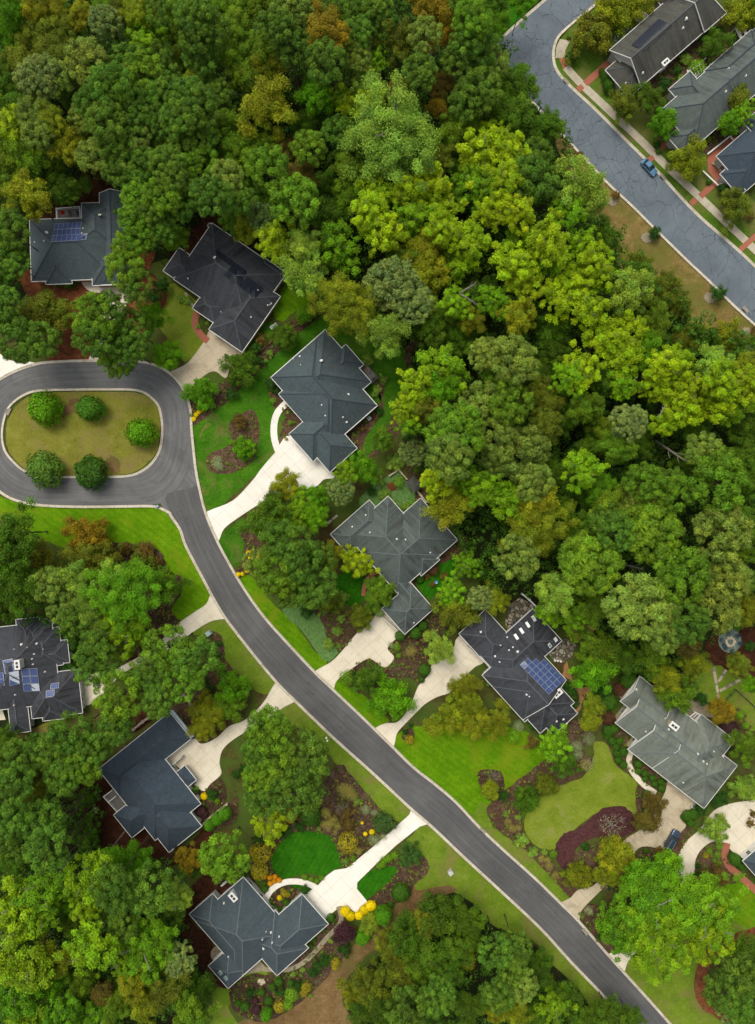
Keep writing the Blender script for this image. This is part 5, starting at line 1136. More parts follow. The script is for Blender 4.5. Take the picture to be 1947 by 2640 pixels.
rows('C1', """580,240,150,K;740,80,150,O;900,0,120,O;790,690,110,K;1050,810,105,G;1200,1065,135,O;1515,1350,120,K;950,650,95,D;1560,90,130,O;1640,0,110,M;1390,290,95,D;1540,640,80,K;1570,740,75,V;1480,810,75,G""", 7)
rows('C2', """80,60,135,Y;130,200,120,Y;100,400,125,O;300,40,115,V;420,110,120,Y;490,190,110,Y;360,280,125,Y;600,60,115,Y;330,480,125,D;640,150,105,V;830,230,155,L;560,350,115,Y;990,430,110,M;900,130,100,D;
800,480,115,Y;650,550,120,Y;820,620,105,Y;740,690,125,Y;920,640,115,G;500,750,120,Y;430,800,100,V;620,790,110,D;780,840,110,V;1050,730,125,Y;1000,840,110,Y;1140,690,105,Y;1210,870,115,Y;1150,990,125,Y;1050,1100,90,Y;1380,700,115,L;1430,830,125,Y;1560,830,125,Y;1380,980,130,Y;1290,920,105,Y;1500,990,105,V;1610,900,115,Y;1590,730,100,O;
50,700,160,p;50,960,135,f;250,920,120,K;280,1090,115,K;530,990,125,M;430,1060,95,D;810,1090,125,T,22;660,1130,95,M;110,1300,175,p;330,1430,105,D;190,1500,115,p;510,1400,125,V;620,1490,105,G;740,1250,115,M;890,1240,90,D;570,1250,95,D;
1300,1270,115,p;1370,1490,180,f;1400,1360,125,f;1560,1290,115,D;1590,1140,100,D;1250,1120,110,D;1610,1480,110,D;900,1480,120,f;1090,1480,95,P;860,1610,135,p;1130,1560,110,f;20,1600,135,V;200,1640,150,O;680,1620,115,M;450,1560,110,D;330,620,105,D;250,760,100,D;420,930,80,D;1200,1350,100,D""")
rows('C2', "1000,250,110,K;1130,320,100,K;1080,180,85,K;880,60,90,K;1180,560,90,K;1300,540,100,D;1450,530,110,O;1620,640,70,T;1550,600,90,D", 6)
rows('B2', """350,130,155,L;600,320,195,O;930,210,190,T,21;880,520,145,L;1060,330,130,T,20;800,450,90,V;1140,110,145,O;980,30,110,M;1340,60,110,V;1330,320,95,V;1170,490,110,D;1370,540,110,D;1260,430,100,D;1480,250,110,D;1590,300,105,V;
1250,740,150,V;1080,850,120,Y;1230,870,125,G;1000,1010,85,Y;1040,1090,90,V;1130,980,110,K;1520,650,100,p;1600,660,115,p;1540,960,155,p;1620,820,115,f;1330,1160,190,f;1290,1330,150,p;1210,1480,115,Y;1350,1440,115,V;1300,1610,165,O;1500,1520,120,V;1600,1200,125,p;1610,1350,110,p;1150,330,90,L;1440,430,90,O""")
rows('B2', "1060,1290,95,T;850,1210,80,M;730,1390,110,G;620,1430,90,V;580,1540,95,T;220,1500,105,O;330,1610,110,V;420,1590,100,G;150,1600,90,D", 9)
rows('B3', """100,50,150,D,20;260,70,105,V,12;400,30,100,G,11;40,330,95,p,18;230,190,155,P,22;330,330,140,P,22;170,400,150,f,22;460,300,105,P,16;420,480,145,P,20;250,500,125,P,19;490,570,110,K,7;690,330,105,Y,7;830,530,112,M,8;530,270,85,O,7;715,690,95,K,5""")
rows('B3', "1410,340,90,V;1310,520,95,V;1500,560,90,T;1330,650,150,K;1230,900,110,L;740,1090,100,D;908,1220,150,G;1405,1140,100,O;1305,1325,120,O;1195,1400,75,O;1450,1390,110,O;1590,1370,115,O;1590,570,95,O;1420,1260,105,O", 8)
rows('B3', "120,1430,165,f;150,1600,155,f;370,1580,160,P;40,1560,110,P", 18)
rows('B4', "300,140,165,P;80,170,130,P;200,20,130,P;60,60,120,f", 17)
tree('B3', 700, 325, 20, 'Y', 2.5, 'golden yellow seedling beside the big golden tree') if False else None
rows('A3', """100,140,160,D;60,350,150,D;120,520,145,D;40,620,110,D;570,160,150,A,8;270,310,130,K,10;560,300,120,K,10;700,320,130,K,9;330,470,115,p,16;420,620,105,p,16;510,440,135,L,15;830,530,230,G,19;600,600,130,L,17;760,430,130,L,17;810,780,190,V,16;1090,470,120,D,9;940,330,95,K,4;640,880,120,P,18;640,1000,145,P,19;500,700,110,P,16;1130,880,165,f,20;1280,960,150,P,20;1030,990,120,P,19;1210,1100,130,f,20;800,1200,165,f,21;960,1120,120,P,19;1050,1230,115,P,20;760,1390,125,P,20;1530,1150,125,G,9;1390,1290,130,O,8;1500,1270,110,M,8;1330,1400,95,O,6;
480,1450,155,P,21;340,1560,130,P,21;130,1620,140,P,22;600,1550,115,P,21;560,1640,130,f,21;690,1480,95,P,18;40,1500,90,D,9""")
rows('A4', """100,90,125,P;230,100,120,K;430,50,115,P;300,330,135,P;100,320,115,P;40,430,110,P;330,520,135,P;170,480,110,P;560,420,95,D,8;560,200,60,D,5;90,600,105,D;600,690,150,Y;310,770,150,V;120,930,175,Y;270,960,115,Y;400,860,100,G;750,760,135,P;890,590,120,G,13;1000,770,155,P;1160,830,105,L,15;1240,590,95,A,8;560,900,100,Y;820,1010,105,P;600,1150,155,Y;960,1150,200,V,20;840,1260,120,Y;180,1280,175,Y;340,1260,130,O;350,1420,100,G;110,1490,135,V;200,1610,135,Y;490,1540,95,D;680,1480,70,B;960,1540,110,O;1080,1440,130,K;1280,1440,140,D,12;1250,1600,125,M;640,1620,115,V;770,1560,95,M;1180,1240,115,T,16;50,1150,100,T;40,1360,105,D;1490,560,165,f,17;710,900,90,D;480,1000,100,D;1100,960,110,D;430,1320,90,D;540,1400,100,M;870,1420,100,O;420,1600,110,V;1000,1330,100,V;790,1450,90,D;740,590,80,G""")
rows('B4', """1230,940,170,D,11;1010,1080,140,D,11;1420,1010,130,D,11;900,1150,110,K,9;1140,1230,150,D,12;1350,1180,120,D,12;780,1420,140,K,11;960,1330,120,K,11;1010,1560,145,P,16;810,1560,130,D,12;1210,1480,130,P,15;1600,1180,115,P,15;1600,1460,120,P,15;1590,1580,85,O,9;660,1470,90,O,8;1300,1330,90,D;1420,1560,110,D,12;1120,1380,100,D,10;1390,1240,80,O,9;1120,1000,100,K,10""")
rows('C4', """70,1150,110,P,14;60,1300,115,P,14;230,1280,115,D,11;130,1410,105,p,14;80,1570,110,O,11;340,1530,115,Y,11;410,1470,95,D,10;690,1600,115,D,10;830,1630,90,D,9;520,1640,100,D,9;200,1640,105,D,10;
980,860,250,V,15;1270,900,240,V,16;1010,1120,230,Y,16;740,1010,140,V,11;1060,660,130,G,12;1330,1040,190,Y,15;880,700,100,G,10;790,1120,110,V,11;
740,560,125,O,7;690,680,105,O,6;500,695,105,O,5;985,240,95,B,6;935,350,80,B,5;1390,390,95,L,5;150,200,95,D,4;285,110,80,K,4;1590,130,100,L,5;1520,1320,150,P,16;1420,1440,120,P,15;1560,1500,140,P,16;1600,1190,120,D,14;1640,1380,95,V,13;1640,1600,120,P,14;1490,1600,100,T,10""")
rows('C3', """220,100,190,O;80,290,140,p;540,120,130,D;950,120,200,f;1400,130,180,p;1570,60,110,D;560,330,200,f;340,530,130,L;570,620,120,M;1150,420,170,f;1440,440,145,p;900,620,220,p;1380,620,150,p;1210,720,120,P;1060,800,110,p;720,130,120,P;680,50,110,P;300,640,100,V,13;440,690,100,V,12""")
rows('C3', "620,900,160,M;600,1040,150,G;770,950,110,D;950,930,150,M;1060,1080,115,O;1130,1180,135,M;1240,990,105,O;1540,1000,85,K;1620,1130,60,G;1420,1300,92,A;1600,1540,120,M;590,1260,72,O;570,1370,70,O;340,1520,108,V;400,1640,100,D;1600,640,110,O;1620,250,110,M;1560,460,90,P;1200,880,80,B", 10)

# ---- labels that single each tree out: the nearest landmark, the side of it, and the rank among its look-alikes
LAND = [('blue slate house at lower left', 'A4', 1000, 100), ('solar panelled upper left house', 'A1', 450, 1640), ('charcoal house', 'A2', 1600, 180), ('central slate house', 'B2', 480, 950), ('grey hip roofed house', 'B3', 930, 300),
        ('skylight house', 'C3', 100, 1080), ('sage green house', 'C3', 1150, 1550), ('dark left edge house', 'A3', 250, 1050), ('bottom slate house', 'B4', 100, 1050), ('long blackened roof', 'C1', 1050, 330), ('grey green upper right roof', 'C1', 1300, 720),
        ('brick porch house', 'C1', 1560, 1080), ('parked blue car', 'C1', 960, 1095), ('navy car', 'C4', 1108, 465), ('island of the loop', 'A2', 540, 1160), ('round fire pit', 'C3', 1484, 842), ('huge pale oak', 'B1', 905, 900),
        ('top left picture corner', 'F', 0, 0), ('top edge centre', 'F', 826, 0), ('left edge at two thirds height', 'F', 0, 1560), ('bottom left picture corner', 'F', 0, 2240), ('right edge at half height', 'F', 1652, 1120), ('bottom right picture corner', 'F', 1652, 2240),
        ('bend of the cracked street', 'C1', 150, 430), ('lime lawn below the loop', 'A3', 700, 120), ('white driveway corner by the bottom house', 'B4', 700, 880), ('small stone shelter', 'B2', 1060, 1495), ('left edge at one third height', 'F', 0, 740)]
LAND = [(n, *src(t, x, y)) for n, t, x, y in LAND]
ORD = ['nearest', 'second nearest', 'third nearest', 'fourth nearest', 'fifth nearest', 'sixth nearest', 'seventh nearest', 'eighth nearest', 'ninth nearest', 'tenth nearest']
def side(dx, dy):
    return ('right of' if dx > 0 else 'left of') if abs(dx) > abs(dy) else ('below' if dy > 0 else 'above')
def label_all(items, noun_of):
    best = {}
    for li, (ln, lx, ly) in enumerate(LAND):
        sect = {}
        for i, it in enumerate(items):
            dx, dy = it[1] - lx, it[2] - ly; sect.setdefault((noun_of(it), side(dx, dy)), []).append((math.hypot(dx, dy), i))
        for (nn, sd), l in sect.items():
            for rk, (d, i) in enumerate(sorted(l)):
                sc = rk * 400 + d
                if i not in best or sc < best[i][0]: best[i] = (sc, rk, nn, sd, ln)
    for i, it in enumerate(items):
        if not it[6]: continue
        _, rk, nn, sd, ln = best[i]
        it[0]['label'] = f'{ORD[min(rk, 9)]} {nn} {sd} the {ln}'
label_all(TREES, lambda it: f"{it[4]} {it[5]}")
for it in TREES:
    it[0]['group'] = f"{it[4]} {it[5]}s"

# ---- understorey: saplings and brush under the closed woods, too many to count
def brush(name, label, seed, polys, n, zmax, col, leaf=.28, r0=.5, r1=1.5, cat='undergrowth'):
    r = np.random.default_rng(seed); P = []
    for t, pts in polys:
        w = np.array([W(t, x, y)[:2] for x, y in pts]); lo, hi = w.min(0), w.max(0); A = 0.5 * abs(np.dot(w[:, 0], np.roll(w[:, 1], 1)) - np.dot(w[:, 1], np.roll(w[:, 0], 1)))
        m = int(A * n); c = r.uniform(lo, hi, (m * 3, 2))
        ins = np.zeros(len(c), bool); j = len(w) - 1
        for i in range(len(w)):
            cond = ((w[i, 1] > c[:, 1]) != (w[j, 1] > c[:, 1])) & (c[:, 0] < (w[j, 0] - w[i, 0]) * (c[:, 1] - w[i, 1]) / (w[j, 1] - w[i, 1] + 1e-12) + w[i, 0]); ins ^= cond; j = i
        P.append(c[ins][:m])
    c = np.concatenate(P); per = 26; N = len(c)
    hz = r.uniform(.4, 1, N) ** 2 * zmax; rad = r.uniform(r0, r1, N)
    u = unit(N * per, r); u[:, 2] = np.abs(u[:, 2]) - .2
    pos = np.repeat(np.column_stack([c, hz]), per, 0) + u * np.repeat(rad, per)[:, None] * r.uniform(.6, 1, N * per)[:, None]
    pos[:, 2] = np.maximum(pos[:, 2], .1)
    me = leaf_mesh(name, pos, u + unit(N * per, r) * .6 + np.array([0, 0, .4]), leaf * r.uniform(.6, 1.3, N * per), .65, np.repeat(r.uniform(.7, 1.3, N), per) * r.uniform(.75, 1.25, N * per), np.repeat(r.uniform(.2, .8, N), per))
    o = bpy.data.objects.new(name, me); C.objects.link(o); o.color = lin(*col, LG); return tag(o, label, cat, None, 'stuff')
WOODS = [('F', [(-60, -60), (1080, -60), (1090, 60), (1130, 200), (1220, 280), (1260, 400), (1340, 520), (1420, 640), (1560, 720), (1720, 800), (1720, 1400), (1560, 1360), (1420, 1480), (1300, 1440), (1240, 1350), (1180, 1300), (1030, 1280), (980, 1120), (930, 1050), (880, 960), (900, 760), (800, 760), (700, 680), (640, 620), (540, 520), (460, 470), (360, 560), (290, 640), (260, 420), (180, 390), (60, 480), (60, 640), (-60, 660)]),
         ('F', [(-60, 1580), (230, 1600), (230, 1740), (240, 1840), (440, 1880), (410, 2000), (470, 2200), (470, 2300), (-60, 2300)]),
         ('F', [(760, 2160), (860, 2060), (960, 1940), (1080, 2000), (1160, 2100), (1280, 2180), (1380, 2300), (760, 2300)]), ('F', [(-60, 1150), (100, 1160), (150, 1300), (200, 1400), (60, 1340), (-60, 1360)])]
brush('undergrowth', 'dense dark green undergrowth filling the gaps beneath the woods', 5, WOODS, .62, 8.0, (62, 98, 24))

brush('bed_planting', 'low mixed green perennials scattered through the mulch beds', 6, BEDS, .60, .5, (92, 118, 44), .14, .15, .5, 'plants')
brush('bed_planting', 'low tan and brown grasses scattered through the mulch beds', 8, BEDS, .26, .5, (132, 118, 66), .13, .15, .45, 'plants')
# ================================================================== shrubs and garden plants
SH = {  # kind: crown set, colour, words, name, height factor
 'b': ('ball_hd', (62, 104, 26), 'dark clipped round shrub', 'clipped_shrub', .85),
 'g': ('ball', (104, 150, 28), 'round bright green shrub', 'garden_shrub', .85),
 'd': ('loose', (48, 86, 28), 'loose dark green shrub', 'garden_shrub', .9),
 'y': ('ball_hd', (226, 206, 8), 'bright yellow ball shrub', 'yellow_shrub', .7),
 'o': ('ball_hd', (216, 156, 22), 'orange yellow ball shrub', 'yellow_shrub', .7),
 'w': ('ball', (158, 150, 34), 'golden rounded shrub', 'golden_shrub', .9),
 's': ('feather', (142, 156, 132), 'silver grey spiky plant', 'silver_shrub', .6),
 'r': ('ball', (92, 52, 50), 'dark red shrub', 'red_shrub', .8),
 'u': ('ball_hd', (70, 44, 58), 'dull purple low shrub', 'purple_shrub', .6),
 't': ('feather', (152, 146, 84), 'tan ornamental grass tuft', 'grass_tuft', .8),
 'k': ('loose', (104, 86, 44), 'brown twiggy shrub', 'twiggy_shrub', .8),
 'l': ('loose', (116, 148, 62), 'pale green leafy plant', 'leafy_plant', .6),
 'c': ('ball_hd', (86, 146, 26), 'light green cone shrub', 'cone_shrub', 1.5),
 'm': ('whip', (70, 112, 30), 'feathery green multi stemmed shrub', 'feathery_shrub', .9),
}
SHRUBS = []
def shrub(t, x, y, r, kind, label=None):
    cs, rgb, words, name, hf = SH[kind]; px, py = src(t, x, y); rs = r / TILES[t][2]; rw = rs * S * 1.05; rr = random.Random(int(px * 11 + py * 5))
    z = rw * hf; p = W(t, x, y, z); root = empty(name, (p.x, p.y, 0), label, 'shrub', None, rr.uniform(0, 6.28))
    c = bpy.data.objects.new('foliage', rr.choice(CR[cs])); C.objects.link(c); c.parent = root; c.location = (0, 0, z); c.scale = (rw, rw, rw * hf)
    b = lin(*rgb, LG); v = rr.uniform(.88, 1.12); c.color = (b[0] * v, b[1] * v, b[2] * v, 1)
    s = bpy.data.objects.new('stem', TR['shrub'][0]); C.objects.link(s); s.parent = root; s.scale = (rw * .7, rw * .7, z * 1.1)
    SHRUBS.append([root, px, py, rw, words, '', label is None]); return root
def srows(t, text):
    for e in text.split(';'):
        e = e.strip()
        if e: q = e.split(','); shrub(t, float(q[0]), float(q[1]), float(q[2]), q[3])
srows('A2', "1270,1068,17,y;1286,1040,17,y;1304,1022,16,y;1324,1010,14,y;1350,996,12,y;1425,1350,48,s;1440,1380,32,s;1570,1080,60,k;1060,200,55,d;1000,270,60,d;1520,900,45,d;450,180,40,b;380,185,25,b;480,180,25,b;1360,440,22,l;1390,460,24,d;1300,460,20,l;1230,290,30,l;1180,280,28,l;1330,100,20,d")
srows('B2', "120,835,45,d;160,885,24,d;138,948,24,g;235,1025,12,l;250,1092,17,g;758,682,48,l;860,810,32,l;820,880,34,l;800,910,22,l;835,1010,34,d;725,1130,22,k;665,1172,16,l;120,640,24,l;90,690,18,l;60,545,40,k;20,600,40,d;30,690,45,d;880,1180,35,l;1000,1160,30,s;930,1350,60,l;870,1560,45,l;960,1480,40,g;1000,1640,35,l;1050,1620,30,g;850,1480,30,l;780,1540,35,d;1080,1400,26,g;920,1620,28,l;1010,760,0.1,l")
tree('A2', 1100, 650, 105, 'G', 7, 'bright green rounded tree by the loop beside the tan driveway'); tree('A2', 1330, 900, 115, 'G', 6, 'dense bright green round tree above the yellow balls by the loop')
tree('A2', 1580, 740, 125, 'D', 7, 'dark green tree between tan driveway and front lawn of the slate house'); tree('A2', 1000, 400, 105, 'G', 10, 'small green tree among pines right of the red straw bed')
tree('A2', 1600, 1260, 82, 'G', 4, 'rounded flowering shrub tree in the winding mulch bed'); tree('B2', 210, 530, 92, 'D', 6, 'dark green rounded tree beside low wooden edging, left of the slate house'); tree('B2', 350, 385, 66, 'G', 4, 'small neat green tree in the mulch above the slate house')
tree('A2', 300, 1000, 125, 'G', 5, 'spreading green tree, upper left of the five island trees', name='island_tree'); tree('A2', 595, 1000, 100, 'G', 5, 'dark rounded green tree, upper middle of the five island trees', (72, 118, 30), name='island_tree'); tree('A2', 930, 1160, 105, 'G', 5, 'bright lime tree at the right end of the island', name='island_tree')
tree('A2', 300, 1400, 130, 'M', 6, 'bushy mid green tree, lower left of the five island trees', (84, 124, 48), name='island_tree'); tree('A2', 600, 1420, 118, 'D', 6, 'dark green tree, lower middle of the five island trees', (58, 104, 28), name='island_tree')
rows('A2', "300,400,170,K,11;170,420,110,K,11;420,370,110,K,10;640,420,150,f,19;755,560,150,f,13;775,680,125,f,12;620,550,130,P,19;715,350,115,P,18;830,100,130,f,21;900,200,110,P,20;880,480,120,P,15;130,560,155,P,17;280,560,120,P,16;50,430,110,P,17;60,310,100,P,17;860,620,110,P,16;100,50,110,P,15;30,110,80,D,9")
for it in TREES:
    pass
srows('A3', "1430,860,26,d;1430,930,24,d;1450,1005,16,d;1478,1048,16,d;1345,1110,30,d;1380,1160,30,d;1290,1250,20,l;470,820,50,b;470,870,45,b;450,1030,55,d;740,255,35,k;830,240,50,k;960,250,70,k;1030,330,50,k;1630,270,19,y;1640,298,16,y;1560,410,16,y;1588,406,14,y;1614,384,14,y;1632,346,18,y")
srows('B3', "-10,268,18,y;10,280,16,y;40,290,14,y;-12,298,14,y;0,346,16,y;20,345,17,y;-26,386,14,y;-60,408,13,y;-90,410,15,y;620,1085,52,g;690,1080,40,d;560,780,40,l;580,700,30,l;500,870,45,l;970,810,36,b;835,650,40,g;1120,745,34,b;1070,790,42,b;1130,1035,42,b;1110,1100,22,b;910,870,28,s;950,885,26,g;960,940,20,g;1040,910,45,t;1100,440,28,b;1145,420,26,k;1190,380,40,r;1180,475,22,k;1260,420,30,k;1000,1440,22,d;1030,1490,34,w;1040,1400,20,d;850,1035,18,l;570,880,20,l;1560,1110,30,l;230,580,40,d;360,650,50,d;600,560,40,l;470,640,40,l")
srows('C3', "690,1240,58,b;690,1430,40,b;720,1420,36,b;715,1498,30,b;765,1500,28,b;740,1540,28,b;745,1582,26,b;790,1570,32,b;755,1625,28,b;790,1655,28,b;885,1650,28,b;680,1465,24,b;765,1160,50,r;690,1350,48,r;660,1320,24,d;820,1100,60,b;1480,1430,70,u;560,1480,50,s;480,1530,45,s;490,1590,40,s;100,1400,45,s;70,1470,50,g;190,1510,45,k;470,1250,36,d;440,1180,50,d;420,1130,40,d;640,1180,60,d;200,1400,40,d;1550,1330,30,g;1590,1400,25,g;1530,1370,22,k;1300,1220,50,d;1250,1180,34,l;1270,1100,40,l;1490,1560,26,d;540,1650,45,t;1620,880,40,d")
srows('C4', "885,20,24,b;930,36,24,b;930,70,22,b;980,65,24,b;992,103,22,b;1036,92,26,b;1038,132,26,b;942,172,30,b;935,540,22,b;1020,540,34,k;1330,575,22,w;1350,545,22,g;1405,565,26,g;1415,510,26,g;1385,605,18,g;1270,690,22,d;1415,628,18,g;1520,722,20,g;1280,640,24,d;1330,700,45,k;1400,680,60,k;1440,720,50,k;1520,600,42,b;1500,580,30,b;1560,640,26,b;1210,310,38,b;1250,300,36,b;1230,360,30,b;1300,260,50,d;1400,200,55,d;1440,190,40,d;1180,320,20,b;20,300,24,l;105,322,26,l;120,470,50,l;200,550,40,l;270,550,24,l;330,562,28,g;60,390,34,t;30,350,30,t;100,390,26,t;250,590,30,t;300,640,34,t;340,700,34,t;290,600,26,t;540,520,34,d;640,1100,30,d;680,1130,30,l;560,930,36,s;700,780,22,d;0,180,40,d;1620,360,30,k;1640,300,24,k")
srows('A4', "1120,15,35,d;1190,20,18,g;1260,165,36,d;1285,138,20,g;1338,185,25,y;1285,215,32,u;1280,250,30,u;1320,280,38,u;1340,300,28,u;1300,290,28,u;1425,215,22,g;1390,170,40,d;1475,295,44,c;1425,330,44,c;1375,372,38,c;1240,60,18,l;1330,235,16,l;1560,1540,24,b;1605,1560,32,b;1545,40,30,d;1600,690,40,d;1340,580,40,d;600,470,50,d;1500,640,30,d;80,728,30,w;1640,1470,34,d;1690,1380,10,l")
srows('B4', "-90,730,22,d;-60,20,50,d;80,712,18,o;116,718,18,o;150,712,17,o;145,742,18,o;178,735,19,o;118,757,17,o;82,755,16,b;85,795,22,b;35,730,18,b;345,714,22,g;388,726,19,g;425,738,19,g;457,718,20,g;345,795,34,d;215,820,24,w;180,850,18,y;235,830,18,w;200,800,16,w;120,890,20,b;150,912,18,b;180,930,22,b;225,880,24,b;160,950,18,b;722,360,11,y;742,432,15,y;785,418,19,y;628,488,70,w;695,540,32,t;663,590,22,g;612,612,26,l;588,560,12,l;690,220,26,l;620,140,60,t;660,180,40,t;580,130,36,t;745,270,38,s;800,290,30,s;500,370,40,t;560,380,30,t;470,370,28,t;545,420,22,t;435,400,16,l;630,370,50,k;620,300,46,k;530,340,40,t;480,290,40,t;800,470,44,s;860,450,30,s;385,310,68,b;310,380,40,d;240,410,30,d;200,430,40,d;865,605,27,g;895,590,26,g;835,638,24,g;935,570,28,g;860,630,22,g;973,815,62,b;908,895,20,b;860,960,60,c;610,938,36,y;645,970,32,y;700,965,30,y;735,930,34,y;778,903,36,y;515,980,28,b;720,1105,48,c;745,1090,40,c;610,1190,44,d;485,1260,34,d;430,1290,38,d;400,1340,42,d;460,1240,24,d;548,1270,34,w;545,1300,26,w;380,1165,20,b;405,1125,18,b;470,1060,16,b;175,1398,30,b;132,1434,27,b;62,1468,26,b;250,1408,25,b;185,1465,34,d;260,1480,50,g;235,1545,36,g;108,1525,31,b;95,1610,40,c;180,1560,42,w;355,1430,38,w;340,1470,30,w;300,1420,36,d;15,1525,28,u;30,1585,34,u;0,1460,18,b;385,1490,16,g;520,1130,24,l;330,1320,20,l;270,1350,22,l;1110,460,14,l;1580,0.1,0.1,l;50,670,60,w;60,560,70,w;20,540,40,w;250,310,50,w;40,470,40,d;420,360,24,d")
tree('B4', 770, 1020, 68, 'M', 5, 'small olive green tree between yellow balls and clipped cones', (120, 140, 40)); tree('B4', 870, 360, 72, 'D', 4, 'dark fine leaved crepe myrtle overhanging the white driveway', (62, 92, 48)); tree('B4', 1035, 560, 82, 'D', 4, 'dark crepe myrtle with pale buds beside the driveway mulch', (70, 104, 48))
tree('B4', 605, 1075, 76, 'B', 5, 'deep purple leaved tree beside the gravel path', (72, 44, 58), name='purple_tree'); tree('B4', 1560, 140, 66, 'O', 4, 'thin olive tree in the brown bed of the broad lawn'); tree('B4', 120, 370, 110, 'Y', 6, 'pale limbed yellow green tree above the bean shaped lawn')
srows('C1', "1415,205,32,b;1320,235,32,b;1235,262,28,b;1325,362,28,b;1290,330,26,l;1200,390,44,l;1270,450,60,g;1140,460,34,d;1160,500,26,l;1060,550,44,d;1040,590,30,b;1050,680,26,b;1015,715,24,b;940,545,22,b;680,500,40,b;690,560,40,b;650,470,24,b;700,590,30,b;450,370,40,d;470,330,30,k;430,250,14,k;1375,420,44,l;1530,300,40,d;1580,280,30,b;1340,910,26,g;1290,940,20,g;1440,1240,40,d;1350,1190,20,b;1450,860,26,d;1010,950,26,d;1020,990,20,b;1110,990,22,d;700,320,40,d;740,200,40,l;500,1030,44,k;740,1280,30,k;990,1530,50,d;1620,1420,30,k;1640,560,40,k;1520,250,14,l")
srows('C2', "1410,245,56,d;1640,510,40,k")
label_all(TREES, lambda it: f"{it[4]} {it[5]}")
for it in TREES: it[0]['group'] = f"{it[4]} {it[5]}s"
label_all(SHRUBS, lambda it: it[4])
for it in SHRUBS: it[0]['group'] = it[4] + 's'

# ---- bare pale tree in the purple hedge and other leafless shrubs
def bare(t, x, y, r, h, label, name='bare_tree', col=(150, 140, 110)):
    p = W(t, x, y, h * .6); rw = r / K * S; root = empty(name, (p.x, p.y, 0), label, 'tree' if name == 'bare_tree' else 'shrub')
    s = bpy.data.objects.new('trunk', TR['bare'][0]); C.objects.link(s); s.parent = root; s.scale = (rw, rw, h)
    c = bpy.data.objects.new('foliage', CR['bare'][0]); C.objects.link(c); c.parent = root; c.location = (0, 0, h * .7); c.scale = (rw, rw, rw * .5); c.color = lin(*col, LG)
bare('C4', 712, 375, 105, 4, 'leafless pale branched tree standing in the purple red hedge')
bare('B4', 1585, 50, 52, 3, 'leafless pale shrub in the brown bed of the broad lawn', 'bare_shrub')
bare('B4', 590, 270, 55, 2.5, 'leafless twiggy shrub among the tan grasses in the dark mulch', 'bare_shrub')
bare('C3', 555, 1650, 60, 3, 'whitish leafless shrub beside the curving pale lawn', 'bare_shrub', (180, 176, 150))
bare('C4', 690, 700, 110, 5, 'bare pale tree with few leaves beside the lower end of the weathered driveway', 'bare_tree', (160, 150, 70))
bare('B4', 120, 370, 95, 6.5, 'pale leafless branches rising above the bean shaped lawn')
# dead limbs in the woods
def snag(t, x0, y0, x1, y1, z0, z1, r, label, cat='dead tree'):
    a, b = W(t, x0, y0, z0), W(t, x1, y1, z1); mb = MB(); d = b - a
    mb.tube([a, a + d * .4 + Vector((0, 0, .3)), a + d * .75, b], [r, r * .8, r * .5, r * .2], 6)
    sd = d.cross(Vector((0, 0, 1))).normalized()
    for f, sg, L in ((.45, 1, .3), (.6, -1, .35), (.75, 1, .25), (.88, -1, .18)):
        q = a + d * f; mb.tube([q, q + (d * .5 + sd * sg * d.length * .35) * L * .6, q + (d * .9 + sd * sg * d.length * .45) * L], [r * .4, r * .25, r * .08], 5)
    o = mb.build('dead_tree', M['palebark'], origin=Vector((a.x, a.y, 0)), smooth=True); tag(o, label, cat)
snag('B2', 1360, 245, 1470, 175, 19, 20, .16, 'bleached dead limb poking out of the central woods, upper of two')
snag('B2', 1365, 250, 1480, 320, 19, 18, .14, 'bleached dead limb poking out of the central woods, lower of two')
snag('C2', 1000, 1215, 1200, 1345, 6, 17, .32, 'leaning grey dead trunk in the dark gap of the right hand woods')
snag('C2', 1010, 1065, 1065, 975, 20, 21, .12, 'thin white limb on the yellow green trees right of centre')
snag('C3', 780, 340, 920, 375, 5, 14, .28, 'grey trunk lying in the dark gap above the skylight house trees')
snag('C1', 310, 1390, 500, 1320, 6, 17, .28, 'pale leaning trunk under the light green tree beside the dry grass')
snag('B1', 1150, 280, 1190, 420, 22, 20, .12, 'silvery dead top among dark pines near the cracked street')
for i, (x0, y0, x1, y1) in enumerate(((625, 110, 440, 215), (610, 175, 415, 290), (625, 245, 425, 370), (640, 300, 430, 400), (668, 320, 490, 445))):
    a = W('A4', x0, y0, 0); mb = MB(); top = Vector((a.x, a.y, 20)); lean = Vector(((i % 3 - 1) * .4, (i % 2) * .4, 0))
    mb.tube([a, a + Vector((0, 0, 7)) + lean * .4, top + lean], [.24, .2, .1], 8)
    for k in range(5):
        zz = 13 + k * 1.5; t = i + k * 2.2; q = Vector((a.x, a.y, zz)) + lean * (zz / 20); mb.tube([q, q + Vector((math.cos(t), math.sin(t), .3)) * 1.6], [.06, .02], 5)
    o = mb.build('bare_pine', M['bark'], origin=a, smooth=True)
    tag(o, ['topmost', 'second from top', 'third from top', 'fourth from top', 'lowest and thickest'][i] + ' of the tall bare pine trunks behind the blue slate house', 'tree', 'bare pine trunks')

